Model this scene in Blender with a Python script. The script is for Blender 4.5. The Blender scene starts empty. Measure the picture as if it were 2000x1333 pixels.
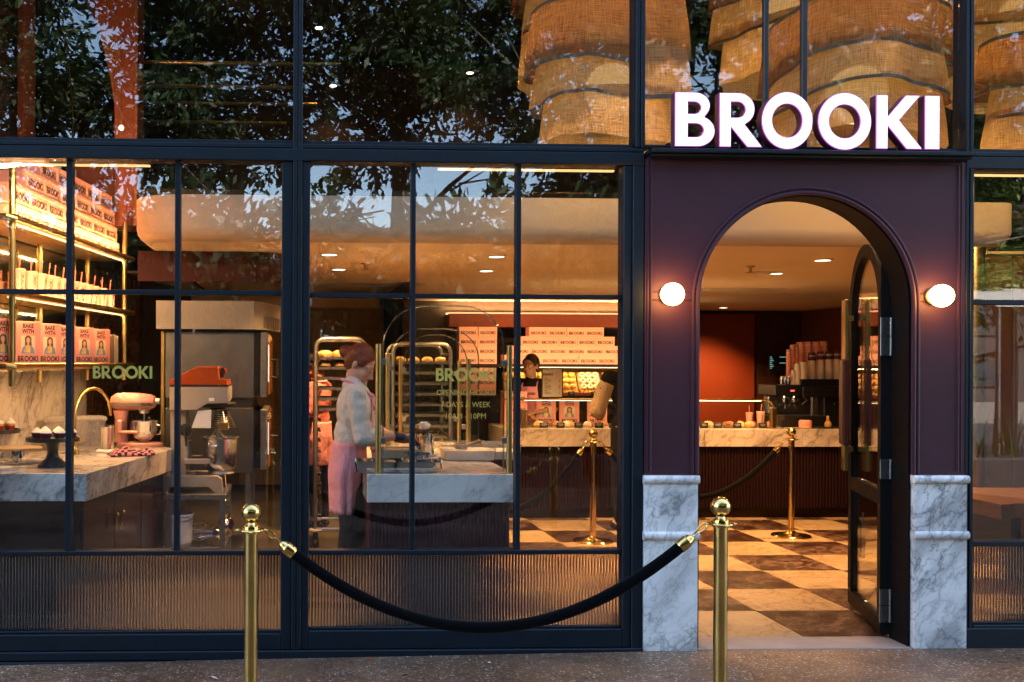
import bpy, bmesh, math, random
from math import sin, cos, pi, radians as R
from mathutils import Vector, Matrix, Quaternion, noise
from mathutils.geometry import tessellate_polygon
random.seed(7)
S = bpy.context.scene
COL = S.collection
# ---------------------------------------------------------------- camera
CAMY, CAMH, FPX, PHI, ROLL = -5.33, 1.52, 1970.0, R(2.16), 0.004
cam = bpy.data.cameras.new("camera")
cam.sensor_width = 36; cam.lens = 36 * FPX / 2000
cam.shift_x = 341 / 2000; cam.shift_y = 43.5 / 2000
cam.clip_start = 0.05; cam.clip_end = 600
camo = bpy.data.objects.new("camera", cam); COL.objects.link(camo)
_r = Vector((cos(PHI), -sin(PHI), 0)); _f = Vector((sin(PHI), cos(PHI), 0)); _u = Vector((0, 0, 1))
_r2 = _r * cos(ROLL) + _u * sin(ROLL); _u2 = -_r * sin(ROLL) + _u * cos(ROLL)
M = Matrix((_r2, _u2, -_f)).transposed().to_4x4(); M.translation = (0, CAMY, CAMH)
camo.matrix_world = M
S.camera = camo
# ---------------------------------------------------------------- world, sun, exposure
EXP = 2.9
K = 2 ** -EXP
w = bpy.data.worlds.new("World"); S.world = w; w.use_nodes = True
nt = w.node_tree; nt.nodes.clear()
sky = nt.nodes.new("ShaderNodeTexSky"); sky.sky_type = 'NISHITA'; sky.sun_disc = False
SUN_EL, SUN_AZ = R(47), R(25)         # azimuth measured from +Y (behind the shop) towards +X
sky.sun_elevation = SUN_EL; sky.sun_rotation = SUN_AZ
sky.air_density = 1.0; sky.dust_density = 1.2
bg = nt.nodes.new("ShaderNodeBackground"); bg.inputs[1].default_value = 0.15
wo = nt.nodes.new("ShaderNodeOutputWorld")
nt.links.new(sky.outputs[0], bg.inputs[0]); nt.links.new(bg.outputs[0], wo.inputs[0])
sl = bpy.data.lights.new("sun", 'SUN'); sl.energy = 4.0; sl.angle = R(0.5); sl.color = (1, .93, .82)
so = bpy.data.objects.new("sun", sl); COL.objects.link(so)
_sd = Vector((sin(SUN_AZ) * cos(SUN_EL), cos(SUN_AZ) * cos(SUN_EL), sin(SUN_EL)))
so.rotation_euler = _sd.to_track_quat('Z', 'Y').to_euler(); so.location = (6, 20, 25)
vs = S.view_settings
S.display_settings.display_device = 'sRGB'
vs.view_transform = 'Standard'; vs.look = 'None'; vs.gamma = 1; vs.use_curve_mapping = False; vs.exposure = EXP
cy = S.cycles
cy.use_denoising = True
try: cy.denoiser = 'OPENIMAGEDENOISE'; cy.denoising_input_passes = 'RGB_ALBEDO_NORMAL'
except Exception: pass
cy.max_bounces = 12; cy.diffuse_bounces = 4; cy.glossy_bounces = 5; cy.transmission_bounces = 8
cy.transparent_max_bounces = 32; cy.caustics_reflective = False; cy.caustics_refractive = False
cy.sample_clamp_indirect = 3.0
S.render.film_transparent = False

# ---------------------------------------------------------------- geometry helpers
def P(px, py, Y):
    """point of the place at depth Y seen at photograph position px, py (used to survey the shop)"""
    u = (px - 659) / FPX; v = (710 - py) / FPX
    u0 = u - ROLL * v; v0 = v + ROLL * u
    dx = u0 * cos(PHI) + sin(PHI); dy = cos(PHI) - u0 * sin(PHI)
    t = (Y - CAMY) / dy
    return Vector((t * dx, Y, CAMH + t * v0))
def PX(px, Y, py=710): return P(px, py, Y).x
def PZ(py, Y, px=659): return P(px, py, Y).z
def PF(px, py, Z=0.0):
    """point on the horizontal plane Z"""
    u = (px - 659) / FPX; v = (710 - py) / FPX
    u0 = u - ROLL * v; v0 = v + ROLL * u
    dx = u0 * cos(PHI) + sin(PHI); dy = cos(PHI) - u0 * sin(PHI)
    t = (Z - CAMH) / v0
    return Vector((t * dx, CAMY + t * dy, Z))

class MB:
    def __init__(s): s.v = []; s.f = []; s.m = []
    def add(s, vs, fs, m=0):
        b = len(s.v); s.v += [Vector(q) for q in vs]
        for f in fs: s.f.append([i + b for i in f]); s.m.append(m)
        return s
    def box(s, x0, x1, y0, y1, z0, z1, m=0, bev=0):
        if x0 > x1: x0, x1 = x1, x0
        if y0 > y1: y0, y1 = y1, y0
        if z0 > z1: z0, z1 = z1, z0
        if not bev:
            return s.add([(x0,y0,z0),(x1,y0,z0),(x1,y1,z0),(x0,y1,z0),(x0,y0,z1),(x1,y0,z1),(x1,y1,z1),(x0,y1,z1)],
                         [(0,3,2,1),(4,5,6,7),(0,1,5,4),(1,2,6,5),(2,3,7,6),(3,0,4,7)], m)
        b = min(bev, (x1-x0)*.45, (y1-y0)*.45, (z1-z0)*.45)
        vs = []; idx = {}
        for i in (0,1):
            for j in (0,1):
                for k in (0,1):
                    c = (x0 if i==0 else x1, y0 if j==0 else y1, z0 if k==0 else z1)
                    sg = (1 if i==0 else -1, 1 if j==0 else -1, 1 if k==0 else -1)
                    for a in range(3):
                        idx[(i,j,k,a)] = len(vs)
                        vs.append(tuple(c[d] if d==a else c[d]+sg[d]*b for d in range(3)))
        fs = []
        def q(a,i): # main face on axis a
            o = [d for d in range(3) if d!=a]
            r = []
            for (p1,p2) in ((0,0),(1,0),(1,1),(0,1)):
                t=[0,0,0]; t[a]=i; t[o[0]]=p1; t[o[1]]=p2; r.append(idx[(t[0],t[1],t[2],a)])
            flip = (a==1) ^ (i==0)
            return r[::-1] if flip else r
        for a in range(3):
            for i in (0,1): fs.append(q(a,i))
        cen = Vector(((x0+x1)/2,(y0+y1)/2,(z0+z1)/2))
        def orient(f):
            p=[Vector(vs[t]) for t in f]; n=(p[1]-p[0]).cross(p[2]-p[0]); c=sum(p,Vector())/len(p)
            return f if n.dot(c-cen)>0 else f[::-1]
        for a in range(3):      # edges along axis a
            o=[d for d in range(3) if d!=a]
            for p1 in (0,1):
                for p2 in (0,1):
                    t0=[0,0,0]; t1=[0,0,0]; t1[a]=1
                    for t in (t0,t1): t[o[0]]=p1; t[o[1]]=p2
                    fs.append(orient([idx[(*t0,o[0])],idx[(*t1,o[0])],idx[(*t1,o[1])],idx[(*t0,o[1])]]))
        for i in (0,1):
            for j in (0,1):
                for k in (0,1): fs.append(orient([idx[(i,j,k,a)] for a in range(3)]))
        return s.add(vs, fs, m)
    def lathe(s, prof, c=(0,0,0), n=20, m=0, ax=None, arc=None):
        """profile [(r,h)] about axis ax through c"""
        ax = Vector(ax or (0,0,1)).normalized()
        e1 = ax.orthogonal().normalized() if abs(ax.z) < .999 else Vector((1,0,0))
        e2 = ax.cross(e1); c = Vector(c); rows=[]; b=len(s.v)
        for (r,h) in prof:
            if r < 1e-6: rows.append([len(s.v)]); s.v.append(c+ax*h)
            else:
                rows.append(list(range(len(s.v), len(s.v)+n)))
                for i in range(n):
                    a=2*pi*i/n; s.v.append(c+ax*h+e1*(r*cos(a))+e2*(r*sin(a)))
        for A,B in zip(rows, rows[1:]):
            for i in range(n):
                j=(i+1)%n
                if len(A)==1 and len(B)==1: continue
                if len(A)==1: s.f.append([A[0],B[j],B[i]])
                elif len(B)==1: s.f.append([A[i],A[j],B[0]])
                else: s.f.append([A[i],A[j],B[j],B[i]])
                s.m.append(m)
        return s
    def cyl(s, p0, p1, r0, r1=None, n=12, m=0):
        p0=Vector(p0); p1=Vector(p1); r1=r0 if r1 is None else r1; L=(p1-p0).length
        return s.lathe([(0,0),(r0,0),(r1,L),(0,L)], p0, n, m, (p1-p0))
    def sphere(s, c, r, n=16, k=10, m=0, sc=(1,1,1), rot=None):
        b=len(s.v)
        s.lathe([(sin(pi*i/k)*1.0 if 0<i<k else 0, -cos(pi*i/k)) for i in range(k+1)], (0,0,0), n, m)
        c=Vector(c)
        for i in range(b,len(s.v)):
            q=s.v[i]; q=Vector((q.x*r*sc[0],q.y*r*sc[1],q.z*r*sc[2]))
            if rot is not None: q=rot@q
            s.v[i]=q+c
        return s
    def tube(s, pts, r, n=8, m=0, caps=True, closed=False):
        pts=[Vector(p) for p in pts]; N=len(pts)
        rs = r if isinstance(r,(list,tuple)) else [r]*N
        ring=[]; prev=None
        for i,p in enumerate(pts):
            if closed: t=(pts[(i+1)%N]-pts[i-1]).normalized()
            else: t=(pts[min(i+1,N-1)]-pts[max(i-1,0)]).normalized()
            if prev is None: e1=t.orthogonal().normalized()
            else:
                e1=(prev-t*prev.dot(t))
                e1 = e1.normalized() if e1.length>1e-6 else t.orthogonal().normalized()
            prev=e1; e2=t.cross(e1); b=len(s.v)
            for k in range(n):
                a=2*pi*k/n; s.v.append(p+(e1*cos(a)+e2*sin(a))*rs[i])
            ring.append(b)
        for i in range(N if closed else N-1):
            A=ring[i]; B=ring[(i+1)%N]
            for k in range(n):
                j=(k+1)%n; s.f.append([A+k,A+j,B+j,B+k]); s.m.append(m)
        if caps and not closed:
            s.f.append([ring[0]+k for k in range(n)][::-1]); s.m.append(m)
            s.f.append([ring[-1]+k for k in range(n)]); s.m.append(m)
        return s
    def prism(s, loops, o, ex, ey, d, m=0, back=True, ms=None):
        """polygon with holes in plane (o,ex,ey), thickened by vector d"""
        o=Vector(o); ex=Vector(ex); ey=Vector(ey); d=Vector(d)
        L=[[Vector((a[0],a[1],0)) for a in l] for l in loops]
        tris=tessellate_polygon(L); flat=[q for l in L for q in l]; n=len(flat)
        top=[o+ex*q.x+ey*q.y+d for q in flat]; bot=[o+ex*q.x+ey*q.y for q in flat]
        nd=ex.cross(ey).dot(d)>=0
        fs=[]
        for t in tris:
            a,b,c=t; A,B,C=flat[a],flat[b],flat[c]
            if ((B-A).cross(C-A).z>0)!=nd: a,c=c,a
            fs.append((a,b,c,0))
        base=len(s.v); s.v+=top+bot
        for a,b,c,_ in fs: s.f.append([base+a,base+b,base+c]); s.m.append(m)
        if back:
            for a,b,c,_ in fs: s.f.append([base+n+c,base+n+b,base+n+a]); s.m.append(m if ms is None else ms)
        if d.length>1e-9:
            k=0
            for li,l in enumerate(L):
                q=len(l); ar=sum(l[i].x*l[(i+1)%q].y-l[(i+1)%q].x*l[i].y for i in range(q))
                ccw=(ar>0)==(li==0)
                for i in range(q):
                    j=(i+1)%q; f=[base+n+k+i,base+n+k+j,base+k+j,base+k+i]
                    if ccw!=nd: f=f[::-1]
                    s.f.append(f); s.m.append(m if ms is None else ms)
                k+=q
        return s
    def grid(s, fn, nu, nv, m=0, cu=False):
        b=len(s.v)
        for i in range(nu+(0 if cu else 1)):
            for j in range(nv+1): s.v.append(Vector(fn(i/nu,j/nv)))
        for i in range(nu):
            i2=(i+1)%nu if cu else i+1
            for j in range(nv):
                s.f.append([b+i*(nv+1)+j,b+i2*(nv+1)+j,b+i2*(nv+1)+j+1,b+i*(nv+1)+j+1]); s.m.append(m)
        return s
    def xf(s, Mx):
        s.v=[Mx@q for q in s.v]; return s
    def mesh(s, name, mats, org=(0,0,0), smooth=35):
        me=bpy.data.meshes.new(name); o=Vector(org)
        me.from_pydata([tuple(q-o) for q in s.v],[],s.f)
        for q in (mats if isinstance(mats,(list,tuple)) else [mats]): me.materials.append(q)
        if len(me.materials)>1: me.polygons.foreach_set('material_index',s.m)
        if smooth:
            me.shade_smooth(); me.set_sharp_from_angle(angle=R(smooth))
        me.update(); return me

WL={}
def _link(o, parent, loc):
    COL.objects.link(o)
    if parent is not None:
        o.parent=parent; WL[o.name]=Vector(loc)
        o.location=Vector(loc)-WL[parent.name]
    else:
        o.location=loc; WL[o.name]=Vector(loc)
def obj(name, mb, mats, parent=None, org=None, smooth=35, local=False):
    """link one mesh object; mb is in world coordinates unless local (then in the parent's own frame)"""
    if local:
        o=bpy.data.objects.new(name, mb.mesh(name,mats,(0,0,0),smooth) if isinstance(mb,MB) else mb)
        COL.objects.link(o); o.parent=parent; WL[o.name]=WL.get(parent.name,Vector()) if parent else Vector()
        return o
    if org is None:
        org = WL[parent.name] if parent is not None else sum(mb.v,Vector())/max(1,len(mb.v))
    o=bpy.data.objects.new(name, mb.mesh(name,mats,org,smooth)); _link(o,parent,org); return o
def tag(o, label=None, cat=None, group=None, kind=None):
    if label: o['label']=label
    if cat: o['category']=cat
    if group: o['group']=group
    if kind: o['kind']=kind
    return o
def T(name, label, cat, loc=(0,0,0), group=None, rz=0, kind=None):
    o=bpy.data.objects.new(name,None); o.empty_display_size=.1; COL.objects.link(o)
    o.location=loc; o.rotation_euler=(0,0,rz); WL[o.name]=Vector(loc)
    return tag(o,label,cat,group,kind)
def copy_tree(o, parent=None):
    c=o.copy(); COL.objects.link(c)
    if parent is not None: c.parent=parent
    for ch in list(o.children): copy_tree(ch,c)
    return c
def dup(o, loc, rz=0, label=None, group=None, scale=None, rot=None):
    c=copy_tree(o); c.location=loc; c.rotation_euler=rot or (0,0,rz); WL[c.name]=Vector(loc)
    if scale: c.scale=scale if isinstance(scale,(tuple,list)) else (scale,)*3
    if label: c['label']=label
    if group: c['group']=group
    return c
def piece(name, me, parent, loc, rot=(0,0,0), scale=(1,1,1)):
    """a small repeated part sharing mesh data, placed in the parent's frame"""
    o=bpy.data.objects.new(name,me); COL.objects.link(o); o.parent=parent
    o.location=loc; o.rotation_euler=rot; o.scale=scale; WL[o.name]=Vector(loc); return o
ORD=['first','second','third','fourth','fifth','sixth','seventh','eighth','ninth','tenth','eleventh','twelfth',
     'thirteenth','fourteenth','fifteenth','sixteenth','seventeenth','eighteenth','nineteenth','twentieth']
def arcpts(cx,cy,r,a0,a1,n,ry=None):
    ry=r if ry is None else ry
    return [(cx+r*cos(R(a0+(a1-a0)*i/n)),cy+ry*sin(R(a0+(a1-a0)*i/n))) for i in range(n+1)]

# ---------------------------------------------------------------- materials
MATS={}
class NB:
    def __init__(s,name):
        s.m=bpy.data.materials.new(name); s.m.use_nodes=True; s.t=s.m.node_tree; s.t.nodes.clear()
        s.o=s.t.nodes.new('ShaderNodeOutputMaterial'); MATS[name]=s.m
    def n(s,typ,ins=None,**kw):
        q=s.t.nodes.new('ShaderNode'+typ)
        for k,v in kw.items(): setattr(q,k,v)
        for k,v in (ins or {}).items(): s.set(q.inputs[k],v)
        return q
    def set(s,i,v):
        if hasattr(v,'is_output'): s.t.links.new(v,i)
        elif isinstance(v,(tuple,list)) and i.type=='RGBA' and len(v)==3: i.default_value=(*v,1)
        else: i.default_value=v
    def math(s,op,a,b=0.0,c=None,clamp=False):
        q=s.n('Math',operation=op,use_clamp=clamp); s.set(q.inputs[0],a); s.set(q.inputs[1],b)
        if c is not None: s.set(q.inputs[2],c)
        return q.outputs[0]
    def vmath(s,op,a,b):
        q=s.n('VectorMath',operation=op); s.set(q.inputs[0],a)
        if op=='SCALE': s.set(q.inputs['Scale'],b)
        else: s.set(q.inputs[1],b)
        return q.outputs[0]
    def mix(s,f,a,b,blend='MIX'):
        q=s.n('Mix',data_type='RGBA',blend_type=blend); s.set(q.inputs[0],f); s.set(q.inputs[6],a); s.set(q.inputs[7],b); return q.outputs[2]
    def ramp(s,f,stops):
        q=s.n('ValToRGB'); s.set(q.inputs[0],f); e=q.color_ramp.elements
        while len(e)<len(stops): e.new(.5)
        for x,(p,c) in zip(e,stops): x.position=p; x.color=(*c,1) if len(c)==3 else c
        return q.outputs[0]
    def co(s,rand=0.0,kind='Object',scale=(1,1,1),rot=(0,0,0)):
        v=s.n('TexCoord').outputs[kind]
        if rand:
            r=s.n('ObjectInfo').outputs['Random']
            cx=s.n('CombineXYZ'); s.set(cx.inputs[0],s.math('MULTIPLY',r,rand)); s.set(cx.inputs[1],s.math('MULTIPLY',r,rand*1.7)); s.set(cx.inputs[2],s.math('MULTIPLY',r,-rand*1.3))
            v=s.vmath('ADD',v,cx.outputs[0])
        if scale!=(1,1,1) or rot!=(0,0,0):
            mp=s.n('Mapping'); s.set(mp.inputs[0],v); mp.inputs['Scale'].default_value=scale; mp.inputs['Rotation'].default_value=rot; v=mp.outputs[0]
        return v
    def noise(s,v,sc,det=3,rough=.5,out=0,dist=0):
        q=s.n('TexNoise'); s.set(q.inputs['Vector'],v); q.inputs['Scale'].default_value=sc; q.inputs['Detail'].default_value=det
        q.inputs['Roughness'].default_value=rough; q.inputs['Distortion'].default_value=dist; return q.outputs[out]
    def bump(s,h,st=.2,d=.01,normal=None):
        q=s.n('Bump'); s.set(q.inputs['Height'],h); q.inputs['Strength'].default_value=st; q.inputs['Distance'].default_value=d
        return q.outputs[0]
    def pbr(s,col,rough=.5,metal=0.0,spec=.5,normal=None,**kw):
        b=s.n('BsdfPrincipled'); s.set(b.inputs['Base Color'],col); s.set(b.inputs['Roughness'],rough); s.set(b.inputs['Metallic'],metal)
        s.set(b.inputs['Specular IOR Level'],spec)
        if normal is not None: s.set(b.inputs['Normal'],normal)
        for k,v in kw.items(): s.set(b.inputs[k.replace('_',' ')],v)
        return b.outputs[0]
    def out(s,sh): s.t.links.new(sh,s.o.inputs[0]); return s.m
def sc(c,f): return tuple(min(1,q*f) for q in c)
def paint(name,col,rough=.45,var=.15,nscale=6,bumps=.06,bscale=140,metal=0,spec=.5,rand=3.0,wear=0,**kw):
    b=NB(name); v=b.co(rand); n1=b.noise(v,nscale,4,.6)
    c=b.ramp(n1,[(.25,sc(col,1-var)),(.75,sc(col,1+var))])
    if wear:
        w_=b.noise(v,nscale*7,5,.7); c=b.mix(b.ramp(w_,[(.60,(0,0,0)),(.78,(wear,wear,wear))]),c,sc(col,2.2))
    rg=b.math('MULTIPLY_ADD',b.noise(v,nscale*3,3),.22,rough-.11)
    nm=b.bump(b.noise(v,bscale,2),bumps,.004) if bumps else None
    return b.out(b.pbr(c,rg,metal,spec,nm,**kw))
def metal(name,col,rough=.2,var=.12,brushed=None,nscale=8):
    b=NB(name); v=b.co(2.0)
    c=b.ramp(b.noise(v,nscale,3),[(.3,sc(col,1-var)),(.7,sc(col,1+var))])
    if brushed: st=b.noise(b.co(2.0,scale=brushed),60,2,.6)
    else: st=b.noise(v,30,3,.6)
    rg=b.math('MULTIPLY_ADD',st,.16,rough-.08,clamp=True)
    nm=b.bump(st,.03,.002)
    return b.out(b.pbr(c,rg,1.0,.5,nm))
def emit(name,col,st,base=(.5,.5,.5)):
    b=NB(name); e=b.n('BsdfPrincipled'); b.set(e.inputs['Base Color'],base); b.set(e.inputs['Emission Color'],col); e.inputs['Emission Strength'].default_value=st
    return b.out(e.outputs[0])
def glass(name,r0=.06,tint=(.97,.985,.98),rough=0.0,dirt=0.0):
    b=NB(name); lw=b.n('LayerWeight'); lw.inputs[0].default_value=.5
    f=b.math('POWER',lw.outputs['Facing'],5.0); f=b.math('MULTIPLY_ADD',f,1-r0,r0,clamp=True)
    g=b.n('BsdfGlossy'); g.inputs['Roughness'].default_value=rough
    t=b.n('BsdfTransparent'); b.set(t.inputs[0],tint)
    m=b.n('MixShader'); b.set(m.inputs[0],f); b.t.links.new(t.outputs[0],m.inputs[1]); b.t.links.new(g.outputs[0],m.inputs[2])
    o=m.outputs[0]
    if dirt:
        d=b.n('BsdfDiffuse'); b.set(d.inputs[0],(.6,.6,.62)); v=b.co(0)
        k=b.ramp(b.noise(b.co(0,scale=(1,1,.35),rot=(0,.3,0)),9,6,.75),[(.52,(0,0,0)),(.8,(dirt,dirt,dirt))])
        m2=b.n('MixShader'); b.set(m2.inputs[0],k); b.t.links.new(o,m2.inputs[1]); b.t.links.new(d.outputs[0],m2.inputs[2]); o=m2.outputs[0]
    return b.out(o)
def marble(name,base,veins,scale=1.0,rot=(0,0,.6),stretch=.35,rough=.18,rand=0.0,thin=.5,cloud=.5,spec=.5):
    b=NB(name); v0=b.co(rand)
    wp=b.vmath('SCALE',b.vmath('SUBTRACT',b.noise(v0,1.5*scale,4,.55,1),(.5,.5,.5)),.34/scale)
    wq=b.vmath('SCALE',b.vmath('SUBTRACT',b.noise(v0,11*scale,3,.6,1),(.5,.5,.5)),.05/scale)
    v=b.vmath('ADD',b.vmath('ADD',v0,wp),wq)
    m1=b.n('Mapping'); b.set(m1.inputs[0],v); m1.inputs['Rotation'].default_value=(0,0,-.675)
    m2=b.n('Mapping'); b.set(m2.inputs[0],m1.outputs[0]); m2.inputs['Rotation'].default_value=(0,.70,0)
    m3=b.n('Mapping'); b.set(m3.inputs[0],m2.outputs[0]); m3.inputs['Scale'].default_value=(stretch*.55,1,1); v=m3.outputs[0]
    def ridge(sc_,w_,det=4,rg=.55):
        q=b.noise(v,sc_,det,rg); return b.ramp(b.math('ABSOLUTE',b.math('SUBTRACT',q,.5)),[(0,(1,1,1)),(w_,(.35,.35,.35)),(w_*3,(0,0,0))])
    patch=b.ramp(b.noise(v,1.3*scale,3,.5),[(.36,(0,0,0)),(.56,(1,1,1))])
    band=b.ramp(b.noise(v,2.6*scale,6,.62),[(.42,(0,0,0)),(.53,(.55,.55,.55)),(.62,(1,1,1))])
    c=b.mix(b.math('MULTIPLY',b.math('MULTIPLY',band,patch),cloud*1.1,clamp=True),base,tuple(base[i]*.30+veins[i]*.70 for i in range(3)))
    c=b.mix(b.math('MULTIPLY',b.math('MULTIPLY',ridge(3.4*scale,.016),b.math('ADD',b.math('MULTIPLY',patch,.8),.2)),.9),c,veins)
    c=b.mix(b.math('MULTIPLY',b.math('MULTIPLY',ridge(8*scale,.016),patch),thin),c,tuple(veins[i]*.9 for i in range(3)))
    c=b.mix(b.math('MULTIPLY',b.noise(v0,70*scale,2),.10),c,sc(base,.6))
    return b.out(b.pbr(c,rough,0,spec))
NAVY=paint('navy_frame',(.0025,.0075,.0135),.5,.18,5,.05,spec=.28,wear=.22)
NAVYB=paint('black_door_metal',(.0018,.0019,.0022),.6,.2,5,.04,spec=.2)
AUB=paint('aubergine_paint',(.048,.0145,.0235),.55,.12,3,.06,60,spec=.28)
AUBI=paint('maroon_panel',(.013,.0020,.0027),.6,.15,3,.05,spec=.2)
WMARB=marble('white_marble',(.84,.82,.79),(.17,.17,.175),1.7,(0,.55,.5),.34,.22,0,.75,.85)
WMARB2=marble('warm_marble',(.66,.57,.47),(.15,.11,.075),1.3,(.3,.6,.4),.35,.16,0,.6,.6)
BRASS=metal('polished_brass',(.78,.52,.17),.15,.14)
BRASS2=metal('brushed_brass',(.58,.42,.16),.30,.12,(1,1,.05))
STEEL=metal('brushed_steel',(.42,.42,.43),.30,.12,(1,.06,1))
STEELD=metal('dull_steel',(.34,.34,.35),.38,.15,(1,1,.05))
CHROME=metal('polished_steel',(.70,.70,.71),.09,.05)
GLASS=glass('window_glass',.060,dirt=.004)
GLASSC=glass('clear_glass',.05)
EDGEG=glass('glass_edge',.35,(.75,.85,.80))
def ribmat():
    b=NB('ribbed_glass'); g=b.n('BsdfGlass'); g.inputs['IOR'].default_value=1.42; g.inputs['Roughness'].default_value=.03; b.set(g.inputs[0],(.90,.88,.86))
    d=b.n('BsdfDiffuse'); b.set(d.inputs[0],(.30,.29,.29)); m=b.n('MixShader'); m.inputs[0].default_value=.06
    b.t.links.new(g.outputs[0],m.inputs[1]); b.t.links.new(d.outputs[0],m.inputs[2]); return b.out(m.outputs[0])
RIB=ribmat()
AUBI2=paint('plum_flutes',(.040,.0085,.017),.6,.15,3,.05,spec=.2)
def velvet():
    b=NB('black_velvet'); v=b.co(1)
    return b.out(b.pbr((.0025,.0025,.003),.95,0,.02,b.bump(b.noise(v,300,2),.3,.002),Sheen_Weight=.05,Sheen_Roughness=.5))
VELV=velvet()
def pave():
    b=NB('aggregate_pavement'); v=b.co(0)
    n=b.noise(v,1.3,5,.65); base=b.ramp(n,[(.3,(.105,.056,.028)),(.7,(.235,.132,.068))])
    vo=b.n('TexVoronoi'); b.set(vo.inputs[0],v); vo.inputs['Scale'].default_value=72
    cell=b.math('FRACT',b.math('MULTIPLY',vo.outputs['Color'],7.31))
    sep=b.n('SeparateColor'); b.set(sep.inputs[0],vo.outputs['Color']); rnd=sep.outputs[0]
    peb=b.ramp(rnd,[(.0,(.04,.025,.017)),(.40,(.14,.09,.058)),(.78,(.36,.26,.19)),(.92,(.52,.42,.32)),(1,(.75,.66,.54))])
    mk=b.ramp(vo.outputs['Distance'],[(.30,(1,1,1)),(.52,(0,0,0))])
    c=b.mix(b.math('MULTIPLY',mk,.85),base,peb)
    st=b.ramp(b.noise(v,.6,4,.6),[(.36,(.45,.42,.40)),(.50,(.85,.84,.82)),(.64,(1.15,1.13,1.1))]); c=b.mix(1.0,c,st,'MULTIPLY')
    rg=b.ramp(b.noise(v,2.2,4,.6),[(.35,(.32,.32,.32)),(.7,(.75,.75,.75))])
    h=b.math('ADD',b.math('MULTIPLY',vo.outputs['Distance'],-.8),b.math('MULTIPLY',b.noise(v,25,4),.8))
    return b.out(b.pbr(c,rg,0,.5,b.bump(h,.5,.006)))
PAVE=pave()
ASPH=paint('asphalt',(.05,.05,.052),.8,.25,4,.4,200)
CONC=paint('pale_stone',(.27,.225,.185),.7,.15,5,.25,60)
GLOBE=emit('lamp_globe',(1,.50,.15),44*K,(.8,.8,.8))
def signmat():
    b=NB('sign_face'); e=b.n('BsdfPrincipled'); v=b.co(0)
    c=b.ramp(b.noise(v,4,2),[(.3,(1,.93,.97)),(.7,(1,.98,1))]); b.set(e.inputs['Base Color'],(.8,.78,.8)); b.set(e.inputs['Emission Color'],c); e.inputs['Emission Strength'].default_value=1.25*K
    return b.out(e.outputs[0])
SIGNF=signmat()
SIGNE=emit('sign_edge',(.55,.10,.62),.85*K,(.3,.05,.3))
SIGNS=paint('sign_return',(.085,.018,.045),.35,.1)
PLASTW=paint('white_plastic',(.75,.74,.72),.4,.05)
BLACKP=paint('black_plastic',(.012,.012,.013),.4,.2)
INK=paint('dark_print',(.022,.012,.012),.6,.1,bumps=0)

# ---------------------------------------------------------------- lettering
def letter(ch,seg=10):
    if ch=='B':
        o=[(0,0),(0.36,0)]+arcpts(.37,.285,.285,-90,66,seg)+arcpts(.33,.755,.245,-28,90,seg)+[(0,1)]
        h1=[(.215,.605)]+arcpts(.315,.715,.11,-90,90,seg)+[(.215,.825)]
        h2=[(.215,.175)]+arcpts(.345,.30,.125,-90,90,seg)+[(.215,.425)]
        return [o,h1,h2]
    if ch=='R':
        o=[(0,0),(.215,0),(.215,.37),(.52,0),(.80,0),(.475,.415)]+arcpts(.355,.70,.30,-62,90,seg)+[(0,1)]
        return [o,[(.215,.545)]+arcpts(.335,.69,.145,-90,90,seg)+[(.215,.835)]]
    if ch=='O':
        return [arcpts(.52,.5,.52,0,360,seg*4)[:-1],arcpts(.52,.5,.305,0,360,seg*4)[:-1]]
    if ch=='K':
        return [[(0,0),(.215,0),(.215,.43),(.565,0),(.86,0),(.425,.535),(.82,1),(.545,1),(.215,.60),(.215,1),(0,1)]]
    if ch=='I': return [[(0,0),(.215,0),(.215,1),(0,1)]]
ADV={'B':.72,'R':.83,'O':1.09,'K':.90,'I':.215}
BW=sum(ADV[c] for c in 'BROOKI')
def brooki(mb,o,ex,ey,h,d=None,seg=3,m=0,center=True):
    """the six geometric capitals laid flat: cap height h, origin at the bottom (centred)"""
    ex=Vector(ex).normalized(); ey=Vector(ey).normalized(); n=ex.cross(ey); x=-BW*h/2 if center else 0
    for c in 'BROOKI':
        mb.prism([[(x+a*h,b*h) for a,b in l] for l in letter(c,seg)],o,ex,ey,n*(d or .0006),m,back=False); x+=ADV[c]*h
    return mb
_tc={}
def textgeo(s,bold=0.0,sp=1.0):
    key=(s,bold,sp)
    if key in _tc: return _tc[key]
    cu=bpy.data.curves.new('tmp_text','FONT'); cu.body=s; cu.size=1; cu.align_x='CENTER'; cu.offset=bold; cu.resolution_u=2; cu.space_character=sp
    ob=bpy.data.objects.new('tmp_text',cu); me=bpy.data.meshes.new_from_object(ob)
    r=([tuple(v.co) for v in me.vertices],[tuple(p.vertices) for p in me.polygons])
    bpy.data.objects.remove(ob); bpy.data.curves.remove(cu); bpy.data.meshes.remove(me); _tc[key]=r; return r
def text(mb,s,o,ex,ey,h,bold=0.0,m=0,eps=.0006,sp=1.0,squeeze=1.0):
    """printed line of text, cap height h, centred on o"""
    v,f=textgeo(s,bold,sp); k=h/.69; o=Vector(o); ex=Vector(ex).normalized(); ey=Vector(ey).normalized(); n=ex.cross(ey)
    mb.add([o+ex*(q[0]*k*squeeze)+ey*(q[1]*k)+n*eps for q in v],f,m); return mb

X0S=lambda px: P(px,1298,-.08).x
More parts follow.
